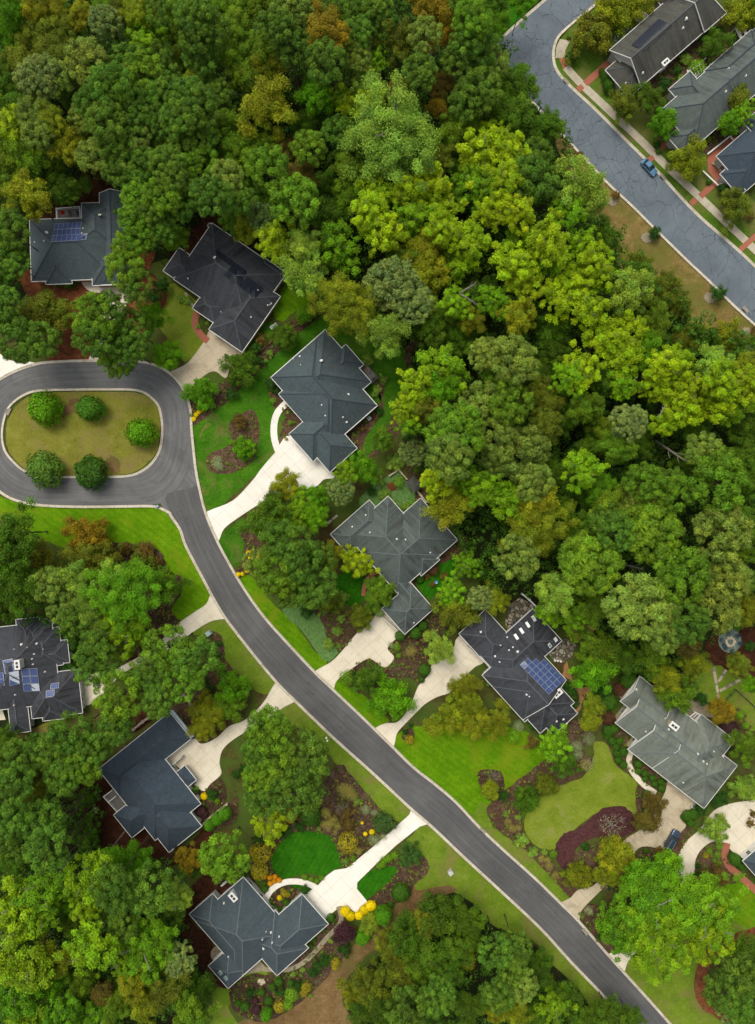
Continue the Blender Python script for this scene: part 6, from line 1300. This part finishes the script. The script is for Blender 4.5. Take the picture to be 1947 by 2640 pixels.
# ---- cars
def car(name, label, t, x, y, dx, dy, L, Wd, hgt, paint, suv=False):
    p = W(t, x, y, .75); z0 = ROAD_Z + .05; rz = math.atan2(-dy, dx)
    root = empty(name, (p.x, p.y, z0), label, 'car', None, rz)
    def mk(nm, mb, mat, par=root, bevel=0, sm=False):
        o = mb.build(nm, mat, None, origin=(0, 0, 0), bevel=bevel, smooth=sm); o.parent = par; return o
    hw = Wd / 2; sill, belt = .22, hgt * .56
    st = [(-L / 2, .80, .5, belt * .92), (-L / 2 + .12, .93, .34, belt * .98), (-L * .32, 1, .24, belt), (0, 1, .22, belt), (L * .22, 1, .22, belt * .98), (L * .36, .97, .24, belt * .93), (L / 2 - .16, .90, .32, belt * .84), (L / 2, .74, .42, belt * .70)]
    mb = MB(); rings = []
    for sx, wf, zl, zh in st:
        w = hw * wf; rings.append([(sx, -w * .96, zl), (sx, -w, zl + (zh - zl) * .45), (sx, -w * .93, zh - .06), (sx, -w * .78, zh), (sx, 0, zh + .035), (sx, w * .78, zh), (sx, w * .93, zh - .06), (sx, w, zl + (zh - zl) * .45), (sx, w * .96, zl)])
    for a, b in zip(rings, rings[1:]):
        for k in range(8): mb.face([a[k], a[k + 1], b[k + 1], b[k]])
        mb.face([a[8], a[0], b[0], b[8]])
    mb.face(rings[0]); mb.face(rings[-1]); mk('body', mb, paint, sm=True)
    # cabin: glass ring with a painted roof
    x0, x1 = (-L * .47, L * .20) if suv else (-L * .40, L * .22); r0, r1 = (x0 + .18, x1 - .75) if suv else (x0 + .62, x1 - .85)
    def ring(xa, xb, w, z): return [(xa, -w, z), (xb, -w, z), (xb, w, z), (xa, w, z)]
    g = MB(); g.hexa(ring(x0, x1, hw * .86, belt - .02), ring(r0, r1, hw * .70, hgt - .05)); mk('window_glass', g, M['glass'])
    r = MB(); r.hexa(ring(r0 - .03, r1 + .05, hw * .71, hgt - .06), ring(r0 + .12, r1 - .12, hw * .64, hgt + .01)); ro = mk('roof', r, paint, bevel=.03)
    pl_ = MB()
    for (a, b) in ((0, 0), (1, 1), (2, 2), (3, 3)):
        lo, hi = ring(x0, x1, hw * .865, belt)[a], ring(r0, r1, hw * .705, hgt - .04)[b]; pl_.bar(lo, hi, .09, .07)
    for f in (.45,):
        for sg in (-1, 1):
            pl_.bar((x0 + (x1 - x0) * f, sg * hw * .868, belt), (r0 + (r1 - r0) * (f + .1), sg * hw * .708, hgt - .04), .1, .05)
    mk('pillar', pl_, paint)
    if suv:
        for sg in (-1, 1):
            k = MB(); k.bar((r0 + .1, sg * hw * .55, hgt + .05), (r1 - .2, sg * hw * .55, hgt + .05), .05, .05); mk('roof_rail', k, M['grey'])
    for sx in (-L * .30, L * .31):
        for sg in (-1, 1):
            w = MB(); w.tube([(sx, sg * (hw - .2), .31 - .05), (sx, sg * (hw + .01), .31 - .05)], [.33, .33], 16); wo = mk('wheel', w, M['tyre'])
            q = MB(); q.tube([(sx, sg * (hw + .012), .26), (sx, sg * (hw + .03), .26)], [.2, .19], 12); mk('rim', q, M['rim'], wo)
    for sg in (-1, 1):
        k = MB(); k.box((L / 2 - .14, sg * hw * .62, belt * .62), .2, .34, .14); mk('headlight', k, M['lamp_w'], bevel=.03)
        k = MB(); k.box((-L / 2 + .06, sg * hw * .70, belt * .72), .1, .26, .2); mk('tail_light', k, M['lamp_r'], bevel=.02)
        k = MB(); k.box((x1 - .25, sg * (hw + .06), belt - .02), .14, .2, .13); mk('wing_mirror', k, paint, bevel=.03)
    return root
car('parked_car', 'pale blue hatchback parked at the kerb of the cracked street', 'C1', 958, 1097, 66, 72, 4.4, 1.8, 1.45, M['carblue'])
car('parked_car', 'dark navy estate car parked on the weathered driveway beside mulch', 'C4', 1108, 466, 52, -84, 4.8, 1.9, 1.7, M['carnavy'], True)

# ---- fire pit, chairs and stepping stones
c0 = W('C3', 1484, 850); zt = .165
pit = empty('fire_pit', (c0.x, c0.y, zt), 'ring of tan boulders forming the fire pit on round bluestone patio', 'fire pit')
for k in range(9):
    t = k * 2 * PI / 9; rr = random.Random(k); mb = MB(); bm = bmesh.new(); bmesh.ops.create_icosphere(bm, subdivisions=2, radius=.42 * rr.uniform(.8, 1.15))
    for v in bm.verts: v.co *= rr.uniform(.88, 1.08); v.co.z = v.co.z * .6 + .15
    me = bpy.data.meshes.new('boulder'); bm.to_mesh(me); bm.free(); me.materials.append(M['stone']); o = bpy.data.objects.new('boulder', me); C.objects.link(o); o.parent = pit; o.location = (math.cos(t) * .95, math.sin(t) * .95, 0)
mb = MB(); mb.lathe((0, 0, 0), [(.6, 0), (.6, .25), (.5, .25), (.48, .1), (.01, .09)], 16); o = mb.build('fire_bowl', M['slatestone'], None, origin=(0, 0, 0)); o.parent = pit
def adirondack(x, y, rz, label):
    root = empty('garden_chair', (x, y, zt), label, 'chair', 'dark blue chairs round the fire pit', rz)
    def mk(nm, fn):
        mb = MB(); fn(mb); o = mb.build(nm, M['blueplastic'], None, origin=(0, 0, 0)); o.parent = root; return o
    mk('seat', lambda b: [b.hexa([(-.28, y0, .26), (.3, y0, .36), (.3, y0 + .1, .36), (-.28, y0 + .1, .26)], [(-.28, y0, .29), (.3, y0, .39), (.3, y0 + .1, .39), (-.28, y0 + .1, .29)]) for y0 in (-.27, -.155, -.04, .075, .19)])
    mk('backrest', lambda b: [b.hexa([(-.28, y0, .27), (-.25, y0, .25), (-.25, y0 + .1, .25), (-.28, y0 + .1, .27)], [(-.62, y0, .95 - abs(y0 + .04) * .4), (-.59, y0, .96 - abs(y0 + .04) * .4), (-.59, y0 + .1, .96 - abs(y0 + .04) * .4), (-.62, y0 + .1, .95 - abs(y0 + .04) * .4)]) for y0 in (-.27, -.155, -.04, .075, .19)])
    for sg in (-1, 1):
        mk('armrest', lambda b: b.box((-.05, sg * .36, .55), .75, .14, .03))
        mk('leg', lambda b: b.box((.26, sg * .32, 0), .08, .05, .55)); mk('leg', lambda b: b.bar((-.45, sg * .3, 0), (.26, sg * .3, .34), .05, .1))
SID = ['above', 'upper right of', 'right of', 'lower right of', 'below', 'lower left of', 'left of', 'upper left of']
for k, (x, y) in enumerate(((1468, 795), (1528, 812), (1545, 858), (1495, 905), (1455, 885), (1428, 835), (1445, 865))):
    p = W('C3', x, y); d = c0 - p; sd = SID[int(round((math.degrees(math.atan2(-(p.x - c0.x), -(p.y - c0.y))) + 180) / 45)) % 8]
    adirondack(p.x, p.y, math.atan2(d.y, d.x), 'dark blue garden chair facing the fire pit, ' + ['top one', 'upper right one', 'right one', 'bottom one', 'lower left one, nearer the bottom', 'upper left one', 'left one'][k])
def stones(t, a, b, n, lab, size=.42):
    for i in range(n):
        f = (i + .5) / n; p = W(t, a[0] + (b[0] - a[0]) * f, a[1] + (b[1] - a[1]) * f); rr = random.Random(i * 3 + n); mb = MB()
        m = 7; mb.v += [(p.x + math.cos(k * 2 * PI / m) * size * rr.uniform(.75, 1.1), p.y + math.sin(k * 2 * PI / m) * size * .8 * rr.uniform(.75, 1.1), z) for z in (.05, .17) for k in range(m)]
        mb.f += [tuple(range(m, 2 * m))] + [(k, (k + 1) % m, m + (k + 1) % m, m + k) for k in range(m)]; mb.m += [0] * (m + 1)
        o = mb.build('stepping_stone', M['stone' if rr.random() < .6 else 'fieldstone'], origin=(p.x, p.y, 0)); tag(o, lab, 'stepping stone', lab.replace('stepping stone', 'stepping stones'))
stones('C3', (1378, 1015), (1412, 1225), 14, 'pale stepping stone in the long line left of the vegetable beds')
stones('C3', (1460, 1032), (1410, 1110), 6, 'pale stepping stone in the short line up to the fire pit')
stones('C3', (1420, 1170), (1548, 1100), 10, 'pale stepping stone in the slanting line towards the dark round shrub')
stones('A2', (1215, 240), (1262, 325), 6, 'pale stepping stone beside the wall of the charcoal house')
stones('B3', (495, 75), (560, 20), 6, 'pale stepping stone left of the hip roofed house', .35)

def boulders(t, pts, lab, size=.5):
    for i, (x, y) in enumerate(pts):
        p = W(t, x, y); rr = random.Random(int(x)); bm = bmesh.new(); bmesh.ops.create_icosphere(bm, subdivisions=2, radius=size * rr.uniform(.7, 1.2))
        for v in bm.verts: v.co *= rr.uniform(.86, 1.1); v.co.z *= .6
        me = bpy.data.meshes.new('boulder'); bm.to_mesh(me); bm.free(); me.materials.append(M['stone']); o = bpy.data.objects.new('boulder', me); C.objects.link(o); o.location = (p.x, p.y, .2); tag(o, lab, 'boulder', lab + 's')
boulders('B4', ((52, 1392), (72, 1388), (62, 1405), (80, 1400)), 'whitish boulder in the clipped ball garden at the bottom')
boulders('A4', ((600, 218), (630, 268), (632, 285), (668, 315)), 'pale rock on pine straw below the bare trunks', .4)
boulders('C4', ((575, 935), (582, 950), (568, 948)), 'white rock by the driveway below the huge bright tree', .4)
# ---- small street furniture
def cabinet(t, x, y, sx, sy, sz, mat, lab, name='utility_cabinet', rz=.7):
    p = W(t, x, y); root = empty(name, (p.x, p.y, 0), lab, 'utility box', None, rz)
    mb = MB(); mb.box((0, 0, 0), sx + .25, sy + .25, .18); o = mb.build('plinth', M['kerb'], None, origin=(0, 0, 0)); o.parent = root
    mb = MB(); mb.box((0, 0, .182), sx, sy, sz * .8); mb.hexa([(-sx / 2 - .03, -sy / 2 - .03, .183 + sz * .8), (sx / 2 + .03, -sy / 2 - .03, .183 + sz * .8), (sx / 2 + .03, sy / 2 + .03, .183 + sz * .8), (-sx / 2 - .03, sy / 2 + .03, .183 + sz * .8)], [(-sx / 2, -sy / 2, .183 + sz * .85), (sx / 2, -sy / 2, .183 + sz * .85), (sx / 2, sy / 2, .183 + sz), (-sx / 2, sy / 2, .183 + sz)])
    o = mb.build('casing', mat, None, origin=(0, 0, 0)); o.parent = root
    mb = MB(); mb.box((sx * .2, -sy / 2 - .02, .5), .06, .03, .16); o = mb.build('handle', M['grey'], None, origin=(0, 0, 0)); o.parent = root
cabinet('A3', 1370, 793, 1.1, 1.0, .9, M['tgreen'], 'pale green utility cabinet in red mulch left of the street')
cabinet('B4', 1300, 678, 1.0, 1.0, .9, M['siding'], 'white utility cabinet on the grass verge near the lower woods')
for i, (x, y) in enumerate(((488, 1476), (494, 1494))):
    p = W('B3', x, y); mb = MB(); mb.lathe((p.x, p.y, 0), [(.2, 0), (.2, .55), (.24, .56), (.24, .66), (.14, .72), (.02, .73)], 14); o = mb.build('well_pipe', M['trim'], origin=p); tag(o, ['upper', 'lower'][i] + ' of two white capped pipes on the grass beside the street', 'pipe')
def drain(t, x, y, dx, dy, lab):
    p = W(t, x, y); rz = math.atan2(-dy, dx); root = empty('storm_drain', (p.x, p.y, ROAD_Z), lab, 'storm drain', None, rz)
    mb = MB(); mb.box((0, .3, .02), 1.7, .75, .125); o = mb.build('inlet_slab', M['kerb'], None, origin=(0, 0, 0)); o.parent = root
    mb = MB()
    for k in range(7): mb.box((-.42 + k * .14, -.16, .03), .05, .34, .06)
    mb.box((0, -.16, .02), 1.0, .36, .012); o = mb.build('grate', M['black'], None, origin=(0, 0, 0)); o.parent = root
drain('A2', 52, 1018, -40, 80, 'white topped storm drain in the left end of the island kerb')
drain('B4', 1505, 412, 70, 60, 'storm drain in the kerb opposite the white driveway')
drain('C4', 530, 1075, 70, 80, 'storm drain in the kerb below the huge bright tree')
drain('C1', 1040, 1168, 70, 75, 'storm drain behind the pale blue hatchback')
drain('C1', 405, 540, 70, 75, 'storm drain at the bend of the cracked street')
drain('C2', 1580, 358, 75, 80, 'storm drain in the kerb beside the dry grass')
def acunit(t, x, y, lab, rz=.7):
    p = W(t, x, y); root = empty('air_conditioner', (p.x, p.y, 0), lab, 'air conditioner', None, rz)
    mb = MB(); mb.box((0, 0, .1), .85, .85, .8); o = mb.build('casing', M['siding'], None, origin=(0, 0, 0), bevel=.03); o.parent = root
    mb = MB(); mb.lathe((0, 0, .905), [(.34, 0), (.34, .03), (.28, .03), (.28, .01), (.02, .01)], 16)
    for k in range(6): t2 = k * PI / 6; mb.bar((-.33 * math.cos(t2), -.33 * math.sin(t2), .93), (.33 * math.cos(t2), .33 * math.sin(t2), .93), .02, .02)
    o = mb.build('fan_grille', M['grey'], None, origin=(0, 0, 0)); o.parent = root
acunit('B2', 768, 1066, 'pale air conditioner on mulch at the right wall of the slate house')
acunit('C4', 1240, 245, 'grey air conditioner at the lower wall of the sage house')
acunit('B2', 135, 472, 'left of two pale round topped units by the wooden edging'); acunit('B2', 156, 460, 'right of two pale round topped units by the wooden edging')

# ---- garden walls, fences, shelter, beds
def wall(t, pts, w, h, mat, lab, name='garden_wall', cat='wall', z=0):
    q = [W(t, x, y, z) for x, y in pts]; mb = MB()
    for a, b in zip(q, q[1:]):
        d = (b - a).normalized() * w * .3; mb.bar(a - d + Vector((0, 0, h / 2)), b + d + Vector((0, 0, h / 2)), w, h)
    for p in q: mb.box((p.x, p.y, z), w * 1.25, w * 1.25, h + .06)
    o = mb.build(name, mat, origin=(q[0].x, q[0].y, 0)); return tag(o, lab, cat)
wall('B2', [(900, 1440), (962, 1402), (1012, 1462)], .3, .9, M['stone'], 'pale stone wall at the top corner of the vegetable plot')
wall('B2', [(1085, 1545), (1140, 1612)], .4, .9, M['stone'], 'pale stone wall right of the small stone shelter')
wall('A4', [(1330, 365), (1400, 300), (1490, 232)], .35, .8, M['stone'], 'pale low wall between purple shrubs and green cones')
wall('A3', [(1170, 1210), (1210, 1195), (1250, 1250), (1290, 1310)], .5, .7, M['fieldstone'], 'curved grey retaining wall left of the yellow olive trees')
wall('A3', [(880, 1420), (940, 1370), (1010, 1320)], .5, .9, M['fieldstone'], 'grey retaining wall at the top corner of the blue slate house')
wall('C3', [(122, 535), (170, 575), (215, 620)], .3, 1.2, M['trim'], 'white wall along the back of the stone patio with grill')
wall('B2', [(62, 620), (180, 520), (320, 440), (440, 385)], .16, .5, M['wood'], 'low brown wooden edging between two gardens', 'timber_edging', 'edging')
wall('B2', [(385, 325), (430, 285)], .16, .5, M['wood'], 'short brown wooden edging behind the charcoal house', 'timber_edging', 'edging')
wall('A3', [(0, 0), (1, 1)], .1, .1, M['wood'], 'x') if False else None
def fence(t, pts, lab):
    q = [W(t, x, y) for x, y in pts]; root = empty('wire_fence', q[0], lab, 'fence'); rl = MB()
    for a, b in zip(q, q[1:]):
        for z in (.25, .7, 1.15): rl.bar(a + Vector((0, 0, z)), b + Vector((0, 0, z)), .06, .05)
        n = int((b - a).length / 2) + 1
        for i in range(n + 1):
            p = a.lerp(b, i / n); mb = MB(); mb.box(p, .09, .09, 1.25); mb.box(p + Vector((0, 0, 1.25)), .12, .12, .04); mb.build('fence_post', M['black'], root)
    rl.build('rail', M['black'], root)
fence('C3', [(1455, 1225), (1515, 1160), (1590, 1225), (1680, 1310)], 'black metal fence round the vegetable beds')
def raised(t, x, y, w, l, rz, lab):
    p = W(t, x, y); root = empty('raised_bed', (p.x, p.y, .02), lab, 'raised bed', 'timber raised beds', rz)
    mb = MB(); mb.box((0, w / 2, 0), l, .09, .4); mb.box((0, -w / 2, 0), l, .09, .4); mb.box((l / 2 - .05, 0, .003), .09, w - .1, .4); mb.box((-l / 2 + .05, 0, .003), .09, w - .1, .4); o = mb.build('frame', M['wood'], None, origin=(0, 0, 0)); o.parent = root
    mb = MB(); mb.box((0, 0, 0), l - .12, w - .12, .3); o = mb.build('soil', M['mulch'], None, origin=(0, 0, 0)); o.parent = root
    c = bpy.data.objects.new('crop', CR['loose'][0]); C.objects.link(c); c.parent = root; c.location = (0, 0, .4); c.scale = (l * .42, w * .42, .3); c.color = lin(110, 150, 40, LG)
raised('C3', 1552, 1322, 1.4, 2.8, -.75, 'timber raised bed nearest the black fence, upper one'); raised('C3', 1510, 1368, 1.2, 1.9, -.75, 'small timber raised bed at the left, by the purple shrub'); raised('C3', 1590, 1395, 1.2, 2.2, -.75, 'timber raised bed at the lower right of the three')
# small stone shelter
p = W('B2', 1062, 1495, 2.4); sh = empty('garden_shelter', (p.x, p.y, 0), 'small dark hip roofed shelter between vegetable plot and woods', 'shelter', None, -.85)
mb = MB()
for sx in (-1, 1):
    for sy in (-1, 1):
        k = MB(); k.box((sx * 1.15, sy * .95, 0), .2, .2, 2.35); o = k.build('post', M['wood'], None, origin=(0, 0, 0)); o.parent = sh
mb.face([(-1.6, -1.35, 2.35), (1.6, -1.35, 2.35), (.4, 0, 3.1), (-.4, 0, 3.1)], 0, [(0, 0), (3, 0), (2, 1), (1, 1)]); mb.face([(1.6, 1.35, 2.35), (-1.6, 1.35, 2.35), (-.4, 0, 3.1), (.4, 0, 3.1)], 0, [(0, 0), (3, 0), (2, 1), (1, 1)])
mb.face([(-1.6, 1.35, 2.35), (-1.6, -1.35, 2.35), (-.4, 0, 3.1)], 0, [(0, 0), (3, 0), (1, 1)]); mb.face([(1.6, -1.35, 2.35), (1.6, 1.35, 2.35), (.4, 0, 3.1)], 0, [(0, 0), (3, 0), (1, 1)])
mb.face([(-1.6, -1.35, 2.33), (1.6, -1.35, 2.33), (1.6, 1.35, 2.33), (-1.6, 1.35, 2.33)]); o = mb.build('roof', M['r_moss'], None, origin=(0, 0, 0)); o.parent = sh
# ---- things on decks and patios
def deck_chair(t, x, y, z, rz, lab, mat='teal'):
    p = W(t, x, y, z + .4); root = empty('deck_chair', (p.x, p.y, z), lab, 'chair', None, rz)
    for nm, b, tt in (('seat', [(-.3, -.3, .32), (.3, -.3, .38), (.3, .3, .38), (-.3, .3, .32)], .06), ('backrest', [(-.3, -.3, .36), (-.3, .3, .36), (-.5, .3, .95), (-.5, -.3, .95)], .06)):
        k = MB(); n = (Vector(b[1]) - Vector(b[0])).cross(Vector(b[3]) - Vector(b[0])).normalized() * tt; k.hexa(b, [Vector(q) + n for q in b]); o = k.build(nm, M[mat], None, origin=(0, 0, 0)); o.parent = root
    for sx in (-.26, .26):
        for sy in (-.26, .26):
            k = MB(); k.box((sx, sy, 0), .05, .05, .34); o = k.build('leg', M['black'], None, origin=(0, 0, 0)); o.parent = root
deck_chair('A1', 460, 1405, .9, 4.7, 'dark green deck chair in the middle of the white railed deck', 'blueplastic'); deck_chair('A1', 510, 1402, .9, 4.7, 'dark green deck chair at the right end of the white railed deck', 'blueplastic')
p = W('A1', 410, 1392, 2.6); um = empty('garden_umbrella', (p.x, p.y, .9), 'red folded garden umbrella on the white railed deck', 'umbrella')
k = MB(); k.tube([(0, 0, 0), (0, 0, 2.4)], [.03, .03], 8); o = k.build('pole', M['grey'], None, origin=(0, 0, 0)); o.parent = um
k = MB(); n = 16
for i in range(n):
    a0, a1 = 2 * PI * i / n, 2 * PI * (i + 1) / n; f = lambda a, j: .62 if j % 2 else .36
    k.face([(0, 0, 2.45), (math.cos(a0) * f(a0, i), math.sin(a0) * f(a0, i), 1.5), (math.cos(a1) * f(a1, i + 1), math.sin(a1) * f(a1, i + 1), 1.5)])
o = k.build('canopy', M['red'], None, origin=(0, 0, 0)); o.parent = um
def fire_table(t, x, y, z, lab):
    p = W(t, x, y, z + .4); root = empty('fire_table', (p.x, p.y, z), lab, 'fire table')
    k = MB(); k.lathe((0, 0, 0), [(.45, 0), (.45, .35), (.62, .36), (.62, .44), (.34, .44), (.33, .36), (.01, .36)], 20); o = k.build('table_ring', M['fieldstone'], None, origin=(0, 0, 0)); o.parent = root
    k = MB()
    for i in range(5): t2 = i * 1.25; k.tube([(math.cos(t2) * .24, math.sin(t2) * .24, .4), (-math.cos(t2) * .1, -math.sin(t2) * .1, .52)], [.05, .04], 6)
    o = k.build('firewood', M['clay'], None, origin=(0, 0, 0)); o.parent = root
fire_table('B2', 755, 748, .9, 'round fire table with logs on the dark railed deck')
def grill(t, x, y, z, lab, mat='black', rz=.7):
    p = W(t, x, y, z + .6); root = empty('barbecue_grill', (p.x, p.y, z), lab, 'grill', None, rz)
    k = MB(); k.box((0, 0, .1), 1.0, .5, .65); o = k.build('cart', M['grey'], None, origin=(0, 0, 0)); o.parent = root
    k = MB(); k.box((0, 0, .752), .85, .52, .3, tx=.9, ty=.55); o = k.build('lid', M[mat], None, origin=(0, 0, 0), bevel=.04); o.parent = root
    for sg in (-1, 1): k = MB(); k.box((sg * .68, 0, .72), .38, .42, .04); o = k.build('side_shelf', M[mat], None, origin=(0, 0, 0)); o.parent = root
grill('C3', 72, 722, .15, 'black barbecue grill on the stone patio behind the skylight house'); grill('B2', 795, 802, .9, 'dark barbecue grill at the far end of the black railed deck')
grill('A4', 1468, 757, .2, 'pale rectangular grill on dark mulch behind the lower slate house', 'siding')
wall('A4', [(1425, 755), (1478, 708), (1525, 752)], .14, 1.2, M['black'], 'black screen round the pale grill behind the lower slate house', 'screen_wall', 'screen')
for i, (x, y) in enumerate(((337, 970), (355, 972), (375, 976))):
    p = W('C3', x, y); st = empty('garden_stool', (p.x, p.y, .16), ['left', 'middle', 'right'][i] + ' of three white stools on the rough stone patio', 'stool')
    k = MB(); k.lathe((0, 0, .42), [(.02, 0), (.26, 0), (.27, .05), (.02, .06)], 14); o = k.build('seat', M['trim'], None, origin=(0, 0, 0)); o.parent = st
    k = MB(); k.lathe((0, 0, 0), [(.2, 0), (.14, .2), (.2, .42)], 12); o = k.build('base', M['trim'], None, origin=(0, 0, 0)); o.parent = st
for i, (x, y) in enumerate(((1382, 1070), (1412, 1098))): deck_chair('C1', x, y, .15, 2.4, ['upper', 'lower'][i] + ' of two tan chairs on the red brick porch', 'tan')
p = W('B3', 1205, 458, .4); k = MB(); k.lathe((p.x, p.y, .1), [(.3, 0), (.12, .1), (.12, .5), (.4, .6), (.42, .66), (.05, .6)], 14); o = k.build('bird_bath', M['carblue'], origin=(p.x, p.y, .1)); tag(o, 'blue bird bath on the deep green lawn behind the grey house', 'bird bath')
p = W('A2', 1033, 1640, .4); k = MB(); k.box((p.x, p.y, .1), .7, .6, .75, .4); k.box((p.x + .15, p.y + .05, .852), .4, .5, .12, .4); k.tube([(p.x - .35, p.y - .1, .5), (p.x - .6, p.y - .2, .3)], [.06, .05], 8); o = k.build('hydrant_box', M['bluegrey'], origin=(p.x, p.y, .1)); tag(o, 'pale blue box beside the kerb below the loop', 'utility box')
for i, (t, x, y, dx, dy) in enumerate((('C1', 1512, 262, 20, 40), ('C1', 1560, 268, 14, 24))):
    a, b = W(t, x - dx, y - dy, 0), W(t, x + dx, y + dy, 0); root = empty('garden_arch', a, ['left', 'right'][i] + ' white garden arch beside the grey green roof', 'arch')
    k = MB()
    for q in (a, b): k.box(q, .25, .25, 2.3)
    k.build('post', M['trim'], root); k = MB(); k.bar(a + Vector((0, 0, 2.35)), b + Vector((0, 0, 2.35)), .7, .12); k.build('top', M['trim'], root)
a0 = W('C1', 1225, 470, 2.3); pg = empty('pergola', W('C1', 1270, 485, 0), 'white slatted pergola in the planting bed above the square front wing', 'pergola')
k = MB()
for i in range(6): k.bar(W('C1', 1222 + i * 20, 490 - i * 10 + 22, 2.4), W('C1', 1206 + i * 20, 470 - i * 10 - 14, 2.4), .12, .1)
k.bar(W('C1', 1236, 520, 2.28), W('C1', 1330, 455, 2.28), .16, .12); k.bar(W('C1', 1205, 470, 2.28), W('C1', 1300, 420, 2.28), .16, .12); k.build('top', M['trim'], pg)
for x, y in ((1236, 520), (1330, 455), (1205, 470), (1300, 420)): k = MB(); k.box(W('C1', x, y, 0), .16, .16, 2.25); k.build('post', M['trim'], pg)

# ================================================================== camera, sky, light
cam = bpy.data.cameras.new('camera'); co = bpy.data.objects.new('camera', cam); C.objects.link(co); bpy.context.scene.camera = co
co.location = (0, 0, H); cam.sensor_fit = 'VERTICAL'; cam.angle = 2 * math.atan(2640 * S / 2 / H); cam.clip_end = 2000; cam.clip_start = 1
w = bpy.data.worlds.new('World'); bpy.context.scene.world = w; w.use_nodes = True; nt = w.node_tree
sky = nt.nodes.new('ShaderNodeTexSky'); sky.sky_type = 'NISHITA'; sky.sun_disc = False
EL, AZ = math.radians(62), math.radians(330)
sky.sun_elevation = EL; sky.sun_rotation = AZ; sky.air_density = 1.0; sky.dust_density = 3.0; sky.ozone_density = 1.0
hs = nt.nodes.new('ShaderNodeHueSaturation'); hs.inputs['Saturation'].default_value = .22      # cloud cover greys the blue sky
nt.links.new(sky.outputs[0], hs.inputs['Color']); nt.links.new(hs.outputs[0], nt.nodes['Background'].inputs[0]); nt.nodes['Background'].inputs[1].default_value = .12
sun = bpy.data.lights.new('sun', 'SUN'); sun.energy = 1.2; sun.angle = math.radians(35); sun.color = (1, .93, .80); so = bpy.data.objects.new('sun', sun); C.objects.link(so)
d = Vector((math.sin(AZ) * math.cos(EL), math.cos(AZ) * math.cos(EL), math.sin(EL))); so.rotation_euler = d.to_track_quat('Z', 'Y').to_euler(); so.location = d * 120
sc = bpy.context.scene; sc.view_settings.view_transform = 'Standard'; sc.view_settings.look = 'None'; sc.view_settings.exposure = .95; sc.view_settings.gamma = 1
sc.cycles.max_bounces = 5; sc.cycles.diffuse_bounces = 3; sc.cycles.transmission_bounces = 3
